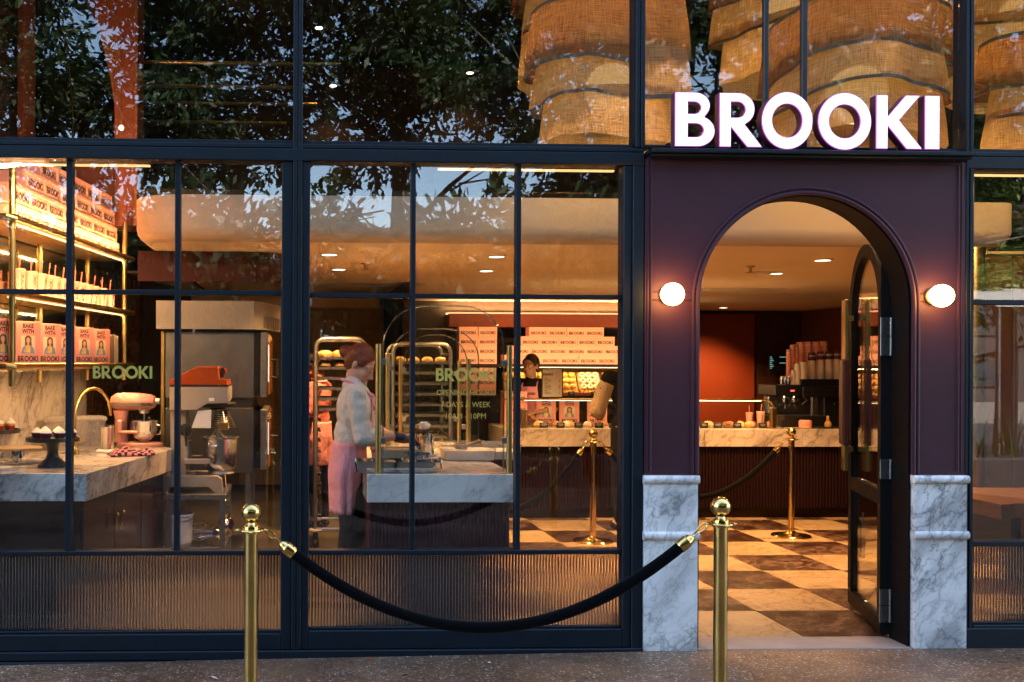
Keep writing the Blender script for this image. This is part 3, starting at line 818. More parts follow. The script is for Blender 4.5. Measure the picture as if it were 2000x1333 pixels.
obj('cable',MB().cyl(p+Vector((0,0,.018)),Vector((p.x,p.y,5.05)),.0015,n=6),BLACKP,sp_l)
L=bpy.data.lights.new('spot_glow','POINT'); L.energy=11*K; L.color=(1,.55,.25); L.shadow_soft_size=.03
lo=bpy.data.objects.new('spot_glow',L); COL.objects.link(lo); lo.parent=sp_l; lo.location=(0,-.04,0)
# slatted soffit lines in the upper room
for k,(py,Y,a,b) in enumerate(((122,3.2,268,588),(168,4.0,268,600),(201,4.8,268,620),(238,5.6,275,560),(121,2.6,590,665))):
    z=P(430,py,Y).z
    o=obj('ceiling_batten',MB().box(P(a,py,Y).x,P(b,py,Y).x,Y,Y+.05,z-.011,z+.011,bev=.003),BRASS2,sb)
# wire mesh balustrade on the upper floor edge
BRONZ=metal('dark_bronze',(.05,.035,.02),.4)
mb=MB(); x0,x1=X(268,FY+.5),X(1226,FY+.5); z0,z1=P(659,372,FY+.5).z,P(659,318,FY+.5).z
n=int((x1-x0)/.05)
for i in range(n+1):
    x=x0+i*.05; mb.box(x-.001,x+.001,FY+.50,FY+.503,z0,z1)
for j in range(int((z1-z0)/.05)+1): mb.box(x0,x1,FY+.497,FY+.4995,z0+j*.05-.0015,z0+j*.05+.0015)
ba=T('mesh_balustrade','fine wire mesh balustrade along the upper floor edge above the cream fascia','balustrade',(0,FY+.5,FT))
tag(obj('wire_mesh',mb,BRONZ,ba,smooth=0),kind='stuff')
obj('rail',MB().box(x0,x1,FY+.47,FY+.53,z0-.05,z0-.005,bev=.004),BRONZ,ba)
# terracotta arch wall, upper left
ta=T('arched_wall','terracotta plaster wall with a tall arched opening at the upper left','wall',(-2,2.9,0))
AY=2.85
xa=P(224,150,AY).x; xb=P(262,150,AY).x; xl=P(40,150,AY).x-1.2
zbot=P(240,437,AY).z
cxr=P(228,290,AY); apx=P(90,-260,AY)
RX=cxr.x-P(-40,0,AY).x; cxx=cxr.x-RX; cz=cxr.z-.02; RZ=1.9
arc_=[(cxx+RX*cos(R(t)),cz+RZ*sin(R(t))) for t in range(0,91,6)]
m=MB().prism([[(cxr.x,zbot)]+arc_+[(cxx,5.0),(xa,5.0),(xa,zbot)]],(0,AY,0),(1,0,0),(0,0,1),(0,.10,0)); obj('arch_face',m,TERRA,ta)
obj('pilaster',MB().box(xa+.001,xb,AY-.015,AY+.35,zbot-.02,5.0,bev=.004),paint('shaded_terracotta',(.27,.058,.024),.75,.1,2.5,.15,50),ta)  # shade on this face put into a deeper copy of the terracotta
obj('lower_panel',MB().box(P(128,400,AY+.02).x,xa-.001,AY+.02,AY+.3,zbot-.02,P(200,300,AY+.02).z,bev=.004),MATS['shaded_terracotta'],ta)
obj('pilaster_edge',MB().box(xb+.001,P(270,150,AY).x,AY-.035,AY+.30,zbot-.02,5.0,bev=.004),TERRA,ta)
obj('pilaster',MB().box(P(37,150,AY).x,P(50,150,AY).x,AY-.05,AY+.3,2.6,5.0,bev=.004),TERRA,ta)
obj('brass_rim',MB().tube([(P(143,275,AY+.3).x-.0+ (-.30)*(1-cos(R(t))), AY+.3, P(143,275,AY+.3).z+1.3*sin(R(t))) for t in range(0,85,7)],.006,6),BRASS2,ta)
bk=obj('brick_face',MB().box(xl-.6,P(37,150,AY).x-.002,AY,AY+.1,2.4,5.0),GROUT,ta,smooth=0)
me=MB().box(-.118,.118,-.008,0,-.036,.036,bev=.003).mesh('brick',paint('maroon_brick',(.085,.024,.022),.7,.25,4,.2,60))
for i in range(5):
    for j in range(26):
        x=P(37,150,AY).x-.13-i*.245-(.0 if j%2 else .12)
        piece('brick',me,bk,Vector((x,AY,2.75+j*.083))-WL[bk.name])
# ---------------------------------------------------------------- downlights, vents
DL=emit('downlight_lens',(1,.80,.55),9*K)
DLR=paint('downlight_ring',(.7,.62,.5),.5,.05)
def area(name,loc,sx,sy,en,col=(1,.56,.22),rot=(0,0,0),par=None,spread=None):
    L=bpy.data.lights.new(name,'AREA'); L.shape='RECTANGLE'; L.size=sx; L.size_y=sy; L.energy=en*K*2.7; L.color=col
    if spread: L.spread=R(spread)
    o=bpy.data.objects.new(name,L); COL.objects.link(o); o.location=loc; o.rotation_euler=rot
    if par is not None: o.parent=par; o.location=Vector(loc)-WL[par.name]
    return o
WARM=(1,.50,.17)
dlp=[(643,497,'front left'),(662,526,''),(970,501,''),(950,529,''),(1607,508,''),(1515,534,''),(1413,601,''),(945,600,''),(1177,601,'')]
dn_=['first downlight from the left over the kitchen bench','second downlight from the left over the kitchen bench','nearest downlight over the marble island','second downlight behind the marble island',
     'rightmost downlight seen through the arched doorway','middle downlight seen through the arched doorway','downlight right in front of the rust red panel','far left downlight above the carton display','far right downlight above the carton display']
for k,((px,py,_),lab) in enumerate(zip(dlp,dn_)):
    p=PF(px,py,CEIL-.002)
    d=T('downlight',lab+' in the cream ceiling','downlight',(p.x,p.y,CEIL),'recessed ceiling downlights')
    obj('ring',MB().lathe([(.058,0),(.075,0),(.075,-.006),(.058,-.008),(.058,0)],(p.x,p.y,CEIL-.001),24),DLR,d)
    obj('lens',MB().lathe([(0,-.004),(.057,-.004),(.057,0),(0,0)],(p.x,p.y,CEIL-.0015),24),DL,d)
    L=bpy.data.lights.new('downlight_beam','SPOT'); L.energy=440*K; L.color=WARM; L.spot_size=R(125); L.spot_blend=.8; L.shadow_soft_size=.06
    lo=bpy.data.objects.new('downlight_beam',L); COL.objects.link(lo); lo.parent=d; lo.location=(0,0,-.02)
# (their beams light the dark upper room)
ul=[(623,55,'highest'),(651,168,'middle'),(918,143,'right hand')]
for px,py,nm in ul:
    Y_=5.0 if py<100 else 6.2; p=P(px,py,Y_)
    d=T('downlight',nm+' of the three small downlights in the dark upper room','downlight',(p.x,p.y,p.z),'upper room downlights')
    obj('lens',MB().lathe([(0,-.004),(.038,-.004),(.038,0),(0,0)],p,20),DL,d)
    L=bpy.data.lights.new('downlight_beam','SPOT'); L.energy=14*K; L.color=WARM; L.spot_size=R(120); L.spot_blend=.6; L.shadow_soft_size=.06
    lo=bpy.data.objects.new('downlight_beam',L); COL.objects.link(lo); lo.parent=d; lo.location=(0,0,-.02)
    obj('can',MB().lathe([(0,0),(.065,0),(.065,.05),(.01,.05),(.01,5.05-p.z),(0,5.05-p.z)],p,12),BLACKP,d)
for px0,px1,py,lab in ((1362,1525,565,'long slotted air vent in the ceiling seen through the doorway'),(604,830,556,'long slotted air vent in the ceiling above the apron worker'),(845,932,592,'short slotted air vent in the ceiling above the island glass')):
    a=PF(px0,py,CEIL); b=PF(px1,py,CEIL); y=(a.y+b.y)/2
    v=T('air_vent',lab,'vent',((a.x+b.x)/2,y,CEIL))
    obj('frame',MB().box(a.x,b.x,y-.16,y-.11,CEIL-.008,CEIL-.0005,bev=.002).box(a.x,b.x,y+.11,y+.16,CEIL-.008,CEIL-.0005,bev=.002),DLR,v)
    for k in range(5): obj('slat',MB().box(a.x+.01,b.x-.01,y-.092+k*.042,y-.072+k*.042,CEIL-.010,CEIL-.001),DLR,v,smooth=0)
    obj('dark_slot',MB().box(a.x+.005,b.x-.005,y-.108,y+.108,CEIL-.0009,CEIL-.0004),BLACKP,v,smooth=0)
for px,py,lab in ((1466,520,'small ceiling sprinkler seen through the arched doorway'),(713,514,'small ceiling sprinkler above the apron worker')):
    p=PF(px,py,CEIL); s_=T('sprinkler',lab,'sprinkler',(p.x,p.y,CEIL))
    obj('body',MB().lathe([(0,0),(.035,0),(.03,-.01),(.012,-.012),(.012,-.05),(.03,-.052),(.03,-.056),(0,-.058)],(p.x,p.y,CEIL-.0005),14),BRASS2,s_)
p=PF(1487,532,CEIL); s_=T('smoke_detector','flat round speaker disc in the ceiling seen through the doorway','ceiling speaker',(p.x,p.y,CEIL))
obj('disc',MB().lathe([(0,-.012),(.12,-.012),(.14,0),(0,0)],(p.x,p.y,CEIL-.0005),28),DLR,s_)
# maroon curved pelmet over the oven corner
PLY=2.2
px_=[(X(268,PLY),PLY)]+[(X(470,PLY)+.42*sin(R(t)),PLY+.42-.42*cos(R(t))) for t in range(0,91,10)]+[(X(470,PLY)+.42,PLY+2.2)]
m=MB(); z0,z1=P(400,550,PLY).z,CEIL-.002; n=len(px_)
for (x,y) in px_: m.v+=[Vector((x,y,z0)),Vector((x,y,z1))]
for (x,y) in px_: m.v+=[Vector((x-.03 if y>PLY+.4 else x,y+.03,z0)),Vector((x-.03 if y>PLY+.4 else x,y+.03,z1))]
for i in range(n-1):
    a=2*i; m.f.append([a,a+2,a+3,a+1]); c=2*n+2*i; m.f.append([c,c+1,c+3,c+2]); m.f.append([a,c,c+2,a+2]); m.m+=[0]*3
m.f+=[[0,1,2*n+1,2*n]]; m.m+=[0]
pm=T('pelmet','curved maroon pelmet hanging under the cream ceiling above the oven','pelmet',(X(400,PLY),PLY,z0))
obj('band',m,paint('maroon_gloss',(.055,.009,.008),.5,.12,3,.04,50,spec=.2),pm)
# warm light strip inside the window heads
STRIP=emit('light_strip',(1,.55,.20),1.6*K)
for a,b in ((-60,285),(860,1212),(1902,2098)):
    o=T('light_strip','thin warm light strip inside the head of the '+('left' if a<0 else 'middle' if a<1500 else 'right edge')+' shop window','light strip',(X((a+b)/2),.12,ZT0))
    obj('diffuser',MB().box(X(a),X(b),.115,.14,ZT0-.012,ZT0-.002,bev=.003),STRIP,o)
    area('strip_light',((X(a)+X(b))/2,.16,ZT0-.02),X(b)-X(a),.02,9 if a<0 else 1.2 if a<1500 else 9,(1,.55,.24),(R(50 if a<1500 else 15),0,0) if a>=0 else (R(48),0,R(30)),o)
# ---------------------------------------------------------------- the street the windows reflect
def leafmat(name,c):
    b=NB(name); v=b.co(4); c2=b.ramp(b.noise(v,1.1,3),[(.3,sc(c,.6)),(.7,sc(c,1.35))])
    d=b.pbr(c2,.45,0,.4); t=b.n('BsdfTranslucent'); b.set(t.inputs[0],sc(c,1.2))
    m=b.n('MixShader'); m.inputs[0].default_value=.3; b.t.links.new(d,m.inputs[1]); b.t.links.new(t.outputs[0],m.inputs[2]); return b.out(m.outputs[0])
LEAF=leafmat('dark_leaves',(.028,.055,.018)); LEAF2=leafmat('mid_leaves',(.05,.09,.022))
BARK=paint('pale_bark',(.16,.14,.12),.85,.3,6,.4,25)
rt=random.Random(3)
def crown_mesh(seed,rx,rz,nb,nt_,nl,ls,mat,br=.75):
    """boughs > twigs > leaves: dense clumps with open gaps between them"""
    r=random.Random(seed); m=MB(); bs=[]; tries=0
    while len(bs)<nb and tries<4000:
        tries+=1; q=Vector((r.uniform(-1,1),r.uniform(-1,1),r.uniform(-1,1)))
        if not .25<q.length<1: continue
        q=Vector((q.x*rx,q.y*rx,q.z*rz))
        if any((q-p).length<br*.72 for p in bs): continue
        bs.append(q)
    for q in bs:
        R_=br*r.uniform(.7,1.25)
        for c in range(nt_):
            d=Vector((r.gauss(0,1),r.gauss(0,1),r.gauss(-.1,.55))).normalized(); p0=q+Vector((d.x,d.y,d.z*.7))*(R_*r.uniform(.05,.75)); L=r.uniform(.25,.5)
            for k in range(nl):
                t=r.random(); p=p0+d*(t*L)+Vector((r.gauss(0,.05),r.gauss(0,.05),r.gauss(0,.04)))
                a=(d+Vector((r.gauss(0,.7),r.gauss(0,.7),r.gauss(-.35,.5)))).normalized(); s_=a.cross(Vector((r.gauss(0,1),r.gauss(0,1),r.gauss(0,1)))).normalized()
                l=ls*r.uniform(.7,1.3); w_=l*.19
                b=len(m.v); m.v+=[p,p+a*l*.5+s_*w_,p+a*l,p+a*l*.5-s_*w_]; m.f.append([b,b+1,b+2,b+3]); m.m.append(0)
    return m.mesh('crown',mat,smooth=0)
CR=[crown_mesh(1,2.9,2.9,48,26,17,.145,LEAF),crown_mesh(2,3.1,3.2,52,26,17,.145,LEAF),crown_mesh(5,2.7,2.8,42,26,17,.145,LEAF2)]
def trunk_mesh(seed,h,r0):
    r=random.Random(seed); m=MB()
    m.tube([(0,0,-.2),(.05,.02,h*.3),(-.03,.05,h*.6),(.05,0,h)],[r0*1.25,r0,r0*.85,r0*.55],10)
    for k in range(9):
        z=h*r.uniform(.5,.95); a=r.uniform(0,2*pi); L=r.uniform(1.4,2.6)
        p=Vector((0,0,z)); d=Vector((cos(a),sin(a),r.uniform(.3,.9)))
        m.tube([p,p+d*L*.5+Vector((0,0,.1)),p+d*L],[r0*.4,r0*.25,r0*.08],6)
        for q in range(3):
            a2=a+r.uniform(-1,1); p2=p+d*L*r.uniform(.4,.9); m.tube([p2,p2+Vector((cos(a2),sin(a2),r.uniform(.1,.7)))*r.uniform(.6,1.3)],[r0*.14,r0*.04],5)
    return m.mesh('trunk',BARK)
TR=[trunk_mesh(1,5.5,.17),trunk_mesh(2,6.2,.15)]
tl=['broad dark street tree opposite the left window','tall street tree opposite the left window post','dense street tree opposite the middle window','street tree with pale trunk opposite the middle window',
    'street tree opposite the right part of the middle window','street tree opposite the doorway','street tree right of the one opposite the doorway','sunlit street tree opposite the right edge window','far street tree beyond the sunlit one']
spots=[(-6.5,-10.2,0,6.2),(-3.6,-11.5,1,6.6),(-1.0,-10.6,0,7.0),(1.7,-11.6,1,7.6),(4.3,-10.4,0,6.3),(7.0,-11.4,1,6.6),(9.6,-10.6,2,6.0),(12.2,-11.6,2,6.0),(14.8,-10.5,2,6.2)]
for i,((x,y,k,z),lab) in enumerate(zip(spots,tl)):
    t=T('street_tree',lab,'tree',(x,y,-.05),'street trees across the pavement',rz=rt.uniform(0,6))
    piece('trunk',TR[i%2],t,(0,0,0)); piece('crown',CR[k],t,(0,0,z+.5),(0,0,rt.uniform(0,6)),(1.08,1.08,rt.uniform(1.0,1.25)))
LEAF3=leafmat('sunlit_leaves',(.20,.27,.06))  # sunlight on this tree put into a brighter leaf colour
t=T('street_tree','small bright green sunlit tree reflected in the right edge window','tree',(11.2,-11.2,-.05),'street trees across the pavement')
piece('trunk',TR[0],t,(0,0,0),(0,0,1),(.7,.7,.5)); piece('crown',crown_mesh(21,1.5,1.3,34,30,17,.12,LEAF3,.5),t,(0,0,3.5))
# low planters with strappy leaves
PL=paint('planter_concrete',(.045,.045,.05),.8,.15,4,.3,40)
def strap_mesh(seed):
    r=random.Random(seed); m=MB()
    for k in range(90):
        a=r.uniform(0,2*pi); b0=Vector((r.uniform(-.9,.9),r.uniform(-.22,.22),0)); L=r.uniform(.45,.8); sp=r.uniform(.2,.8); w_=.014
        d=Vector((cos(a),sin(a),0)); s_=Vector((-d.y,d.x,0)); pts=[]
        for q in range(6):
            t=q/5; pts.append(b0+d*(L*sp*t*t)+Vector((0,0,L*(t-.35*sp*t*t*1.2))))
        b=len(m.v)
        for q,p in enumerate(pts): ww=w_*(1-q/5.5); m.v+=[p-s_*ww,p+s_*ww]
        for q in range(5): m.f.append([b+2*q,b+2*q+1,b+2*q+3,b+2*q+2]); m.m.append(0)
    return m.mesh('strappy_leaves',LEAF2,smooth=0)
SM=[strap_mesh(1),strap_mesh(2)]
pl_l=['low planter of strappy leaves reflected under the cake counter','low planter of strappy leaves reflected beside the planetary mixer','low planter of strappy leaves reflected in front of the island','low planter of strappy leaves reflected below the drinks sign','low planter of strappy leaves facing the doorway','low planter of strappy leaves reflected in the right edge window','low planter of strappy leaves farthest right']
for i,lab in enumerate(pl_l):
    x=-4.6+i*2.35
    t=T('planter',lab,'planter',(x,-7.2,-.06),'planters along the pavement')
    obj('box',MB().box(-1.05,1.05,-.3,.3,0,.42,bev=.02),PL,t,local=True)
    piece('plant',SM[i%2],t,(0,0,.40))
# buildings across the road
WG=paint('far_window_glass',(.03,.045,.06),.12,.2,2,0)
def far_building(x0,x1,y,h,col,lab,fl=5,wn=7,seed=0):
    b_=T('far_building',lab,'building',((x0+x1)/2,y,-.1)); mt=paint('far_render_'+str(seed),col,.8,.08,1,.05,20)
    obj('wall',MB().box(x0,x1,y-10,y,-.1,h),mt,b_,smooth=0)
    obj('parapet',MB().box(x0-.2,x1+.2,y-.4,y+.25,h+.002,h+.5,bev=.03),mt,b_)
    dx=(x1-x0)/wn; dz=h/fl
    for i in range(wn):
        for j in range(fl):
            cx=x0+dx*(i+.5); cz=dz*(j+.55)
            w_=obj('window',MB().box(cx-dx*.3,cx+dx*.3,y+.002,y+.10,cz-dz*.28,cz+dz*.28,bev=.02),mt,b_)
            obj('pane',MB().box(cx-dx*.26,cx+dx*.26,y+.101,y+.108,cz-dz*.24,cz+dz*.24),WG,w_,smooth=0)
far_building(-40,-14,-38,8,(.05,.048,.046),'grey rendered building across the road at the left',4,8,1)
far_building(-13,1,-41,7,(.17,.17,.18),'pale building across the road opposite the window post',3,5,2)
far_building(2,17,-39,7,(.04,.04,.042),'dark grey building across the road opposite the middle window',4,6,3)
far_building(18,46,-38,9,(.07,.06,.055),'brown building across the road at the right',4,8,4)
SH=[crown_mesh(11,1.5,1.25,30,40,15,.15,LEAF,.6),crown_mesh(12,1.6,1.4,32,40,15,.15,LEAF,.6)]
sl_=['first','second','third','fourth','fifth','sixth','seventh','eighth','ninth']
for i in range(7):
    t=T('shrub','%s dense dark shrub from the left behind the pavement planters'%sl_[i],'shrub',(-6.6+i*2.3,-8.9-.5*(i%2),-.05),'shrubs behind the planters')
    piece('crown',SH[i%2],t,(0,0,1.75),(0,0,i*1.3),(1.1,1.1,1.45+.3*(i%3)/2)); obj('stem',MB().cyl((0,0,0),(0,0,1.0),.05,.03),BARK,t,local=True)
va=T('awning','white fabric awning across the pavement reflected at the right edge','awning',(13,-9.2,0))
obj('canopy',MB().prism([[(0,0),(2.2,-.35),(2.2,-.42),(0,-.07)]],(9.5,-10.2,2.75),(0,1,0),(0,0,1),(7,0,0)),PLASTW,va)
for x in (9.6,16.4): obj('post',MB().cyl((x,-8.1,-.1),(x,-8.1,2.42),.03),STEELD,va)
# ---------------------------------------------------------------- left: cake counter, brass shelves
PINK=paint('pink_card',(.80,.35,.26),.55,.06,3,.03,60)
PINKB=paint('pink_book_cover',(.80,.30,.24),.4,.05,3,.02,60)
PINKC=paint('pink_tumbler',(.80,.36,.27),.3,.05,3,.02)
PINKD=paint('pink_straw',(.70,.22,.17),.35,.05)
PAPER=paint('book_pages',(.70,.62,.48),.8,.1,40)
MIRR=metal('smoked_mirror',(.62,.60,.54),.05,.05)
CABM=paint('maroon_cabinet',(.020,.0045,.0055),.22,.2,2,.03)
CB=.90; CT=.152
def rounded(poly,idx,r,n=6):
    out=[]; N=len(poly)
    for i,p in enumerate(poly):
        if i not in idx: out.append(p); continue
        p=Vector(p); a=(Vector(poly[i-1])-p).normalized(); b=(Vector(poly[(i+1)%N])-p).normalized()
        s_=p+a*r; e=p+b*r
        for k in range(n+1):
            t=k/n; q=s_*(1-t)**2+p*2*t*(1-t)+e*t*t; out.append((q.x,q.y))
    return out
c0=P(171,925,.34); c1=P(341,873,2.0)
wl=lambda y: S0.x+(y-S0.y)*sd_.x/sd_.y+WO/ sn_.x*1.0 if False else onwall((y-S0.y)/sd_.y, 0).x + WO*1.0
def wallx(y): # room face of the left wall at depth y
    s=(y-S0.y - sn_.y*WO)/sd_.y; return onwall(s,WO).x
cp=[(wallx(.34)+.035,.34),(c0.x,.34),(c1.x,2.02),(c1.x-.16,2.22),(wallx(2.22)+.035,2.22)]
ct=T('cake_counter','white marble topped counter with maroon cupboards in the left window','counter',(c0.x-.4,1.2,0))
m=MB().prism([rounded(cp,(2,3),.12)],(0,0,CB-CT),(1,0,0),(0,1,0),(0,0,CT)); obj('top',m,WMARB2,ct,smooth=40)
# pale slab front that faces the street
obj('front_slab',MB().box(wallx(.34)+.04,c0.x-.001,.325,.339,CB-CT-.001,CB+.001,bev=.002),WMARB,ct)
ip=[(cp[0][0]+.02,.44),(c0.x-.06,.44),(c1.x-.09,1.98),(c1.x-.2,2.12),(wallx(2.1)+.05,2.12)]
obj('carcass',MB().prism([ip],(0,0,.08),(1,0,0),(0,1,0),(0,0,CB-CT-.082)),CABM,ct,smooth=30)
obj('kick',MB().prism([[(x-.03,y+.03) for x,y in ip]],(0,0,0),(1,0,0),(0,1,0),(0,0,.079)),BLACKP,ct,smooth=30)
e0=Vector((c0.x-.06,.44,0)); e1=Vector((c1.x-.09,1.98,0)); ed=(e1-e0).normalized(); en=Vector((ed.y,-ed.x,0)); EL=(e1-e0).length
for k in range(3):
    a=k*EL/3+.006; b=(k+1)*EL/3-.006
    m=MB().box(a,b,.001,.018,.10,CB-CT-.012,bev=.004)
    m.v=[e0+ed*v.x+en*v.y+Vector((0,0,v.z)) for v in m.v]; m.f=[f[::-1] for f in m.f]
    d=obj('cupboard_door',m,CABM,ct)
    if k<2 or True:
        for u in ((b-.05,) if k%2==0 else (a+.05,)):
            p=e0+ed*u+en*.02+Vector((0,0,.56)); h=MB()
            h.cyl(p+en*.03+Vector((0,0,-.06)),p+en*.03+Vector((0,0,.06)),.006,n=10).cyl(p+Vector((0,0,.03)),p+en*.034+Vector((0,0,.03)),.008,n=10).sphere(p+en*.035+Vector((0,0,.03)),.013,10,7)
            obj('pull',h,BRASS,d)
# shelf unit
ZS=[2.345,1.915,1.495]
su=T('shelf_unit','brass wall shelves on round posts with a mirrored back in the left window','shelves',(S0.x-.2,1.6,1.3))
DP=.36
for z in ZS:
    m=MB().box(-.02,SL+.02,-DP,-.004,z-.018,z-.002)
    q=onwall(0,0); m.v=[Vector((q.x+sd_.x*v.x+sn_.x*v.y,q.y+sd_.y*v.x+sn_.y*v.y,v.z)) for v in m.v]; m.f=[f[::-1] for f in m.f]
    sh=obj('shelf',m,BRASS2,su,smooth=0)
    a=onwall(-.03,0); b=onwall(SL+.06,0); f0=onwall(-.03,-DP)
    obj('lip_rail',MB().tube([(f0.x,f0.y,z),(a.x-.03,a.y-.005,z),(a.x,a.y+.02,z),(b.x,b.y,z)],.021,12),BRASS2,sh)
posts=[(.03,-.03),(SL*.5,-.30),(SL-.06,-.03),(.03,-.33),(SL-.06,-.33)]
for s,o in posts:
    p=onwall(s,o); obj('post',MB().cyl((p.x,p.y,1.38),(p.x,p.y,2.62+.18*(s<.1)),.0195,n=14),BRASS2,su)
mr=wallbox('mirror',-.05,SL+.05,WO+.031,WO+.036,1.50,2.33,MIRR,su)
LEDS=emit('shelf_led',(1,.62,.26),3.2*K)
for z,en_ in ((ZS[0],8),(ZS[1],8)):
    m=MB().box(.02,SL-.02,-.055,-.040,z-.026,z-.0185); q=onwall(0,0)
    m.v=[Vector((q.x+sd_.x*v.x+sn_.x*v.y,q.y+sd_.y*v.x+sn_.y*v.y,v.z)) for v in m.v]; m.f=[f[::-1] for f in m.f]
    obj('led_strip',m,LEDS,su,smooth=0)
    p=onwall(SL/2,.08 if z>2.9 else -.05); L=area('shelf_light',(p.x,p.y,z-.03),SL*.95,.03,en_,(1,.55,.20),(0,0,0),su)
    L.rotation_euler=(0,0,math.atan2(sd_.y,sd_.x))
    if z>2.9: L.rotation_euler=(Matrix.Rotation(math.atan2(sd_.y,sd_.x),3,'Z')@Matrix.Rotation(R(-22),3,'X')).to_euler()
p=onwall(SL/2,-.02)
L=area('shelf_light',(p.x,p.y,1.47),SL*.9,.03,5,(1,.55,.22),(0,0,math.atan2(sd_.y,sd_.x)),su)

for z in ZS[:2]:
    m=MB().box(.02,SL-.02,-.030,-.022,z-.001,z+.008); q=onwall(0,0)
    m.v=[Vector((q.x+sd_.x*v.x+sn_.x*v.y,q.y+sd_.y*v.x+sn_.y*v.y,v.z)) for v in m.v]; m.f=[f[::-1] for f in m.f]
    obj('led_strip',m,LEDS,su,smooth=0)
    p=onwall(SL/2,-.026); L=area('shelf_light',(p.x,p.y,z+.012),SL*.95,.012,13 if z>2 else 6,(1,.52,.19),(0,0,0),su)
    L.rotation_euler=(Matrix.Rotation(math.atan2(sd_.y,sd_.x),3,'Z')@Matrix.Rotation(R(155),3,'X')).to_euler()
# cartons: local frame x = along, front face towards -y
def box_proto(L,D,H,name='carton'):
    t=T(name,'pink lettered carton','carton',(0,0,0))
    obj('body',MB().box(-L/2,L/2,-D/2,D/2,.0005,H-.003,bev=.0015),PINK,t,local=True)
    obj('lid',MB().box(-L/2-.0012,L/2+.0012,-D/2-.0012,D/2+.0012,H-.022,H-.0005,bev=.0015),PINK,t,local=True)
    obj('print',brooki(MB(),(0,-D/2-.0016,H*.20),(1,0,0),(0,0,1),.80*L/BW,.0004),INK,t,local=True)
    return t
bl=.292; bh=.1165
cprot=box_proto(bl-.004,.24,bh)
used=[False]
def put(proto,loc,rz,label,group):
    if not proto.get('_u'):
        proto['_u']=1; o=proto; o.location=loc; o.rotation_euler=(0,0,rz); o['label']=label; o['group']=group
        return o
    o=dup(proto,loc,rz,label,group); return o
rzs=math.atan2(sd_.y,sd_.x)     # x axis of a thing along the shelf; its front (-y) faces the room
rows=[(0,7,.00,'bottom'),(1,7,.02,'second'),(2,6,.22,'third'),(3,5,.36,'top')]
for r,n,off,nm in rows:
    for k in range(n):
        s=.02+off+(k+.5)*bl+random.uniform(-.004,.004) + (.02 if r==1 else 0)
        s=SL-.03-(n-k-.5)*bl-r*.055+random.uniform(-.003,.003)
        p=onwall(s,-.20-.004*r)
        put(cprot,(p.x,p.y,ZS[0]+.001+r*bh),rzs+random.uniform(-.015,.015),'%s pink lettered carton from the left in the %s row on the brass shelf'%(ORD[k],nm),'pink cartons on the brass shelf')
# tumblers with straws
def tumbler(name='tumbler',tall=.165):
    t=T(name,'pink tumbler with straw','tumbler',(0,0,0))
    cb=obj('cup',MB().lathe([(0,0),(.030,0),(.032,.004),(.0415,tall-.012),(.0415,tall-.010),(0,tall-.010)],n=20),PINKC,t,local=True)
    obj('lid',MB().lathe([(0,tall-.010),(.044,tall-.010),(.044,tall-.001),(.040,tall+.004),(0,tall+.005)],n=20),PINKC,t,local=True)
    obj('straw',MB().tube([(.004,0,tall),(.016,.004,tall+.085)],.0042,8),PINKD,t,local=True)
    m=MB(); brooki(m,(0,0,0),(1,0,0),(0,1,0),.024,.0003)
    # wrap the vertical word round the cup, facing -y
    for i,v in enumerate(m.v):
        h=.085+v.x; r_=.0325+(.0415-.032)*h/tall+.0006+v.z; a=-pi/2-(v.y-.012)/r_ *1.0
        m.v[i]=Vector((r_*cos(a),r_*sin(a),h))
    m.f=[f[::-1] for f in m.f] if False else m.f
    obj('print',m,INK,t,local=True); return t
tp=tumbler(); tp2=None
cupx=[36,58,79,93,105,121,144,156,169,182,197,213]
for k,px in enumerate(cupx):
    # walk along the shelf until the photograph position is met
    best=min((abs(px-(lambda q:( (lambda d:659+FPX*(d.dot(_r)/d.dot(_f)))(Vector((q.x,q.y,1.9))-Vector((0,CAMY,CAMH)))))(onwall(s_*.01,-.12))),s_*.01) for s_ in range(0,240))
    s=best[1]; p=onwall(s,-.12)
    put(tp,(p.x,p.y,ZS[1]+.001),rzs-.35+random.uniform(-.35,.35),'%s pink straw tumbler from the left along the middle brass shelf'%ORD[k+1],'tumblers on the brass shelf')
VIOL=paint('violet_tumbler',(.30,.11,.16),.3,.05); ORNG=paint('orange_tumbler',(.55,.16,.05),.35,.08)
p=onwall(.0,-.16); o=dup(tp,(p.x-.02,p.y,ZS[1]+.001),rzs,'violet straw tumbler at the left end of the middle brass shelf','tumblers on the brass shelf',1.05)
for ch in o.children:
    if ch.name.startswith(('cup','lid')): ch.data=ch.data.copy(); ch.data.materials[0]=VIOL
p=onwall(SL-.11,-.19); o=dup(tp,(p.x,p.y,ZS[1]+.001),rzs+2,'orange tumbler in the corner at the right end of the middle brass shelf','tumblers on the brass shelf')
for ch in o.children:
    if ch.name.startswith(('cup','lid')): ch.data=ch.data.copy(); ch.data.materials[0]=ORNG
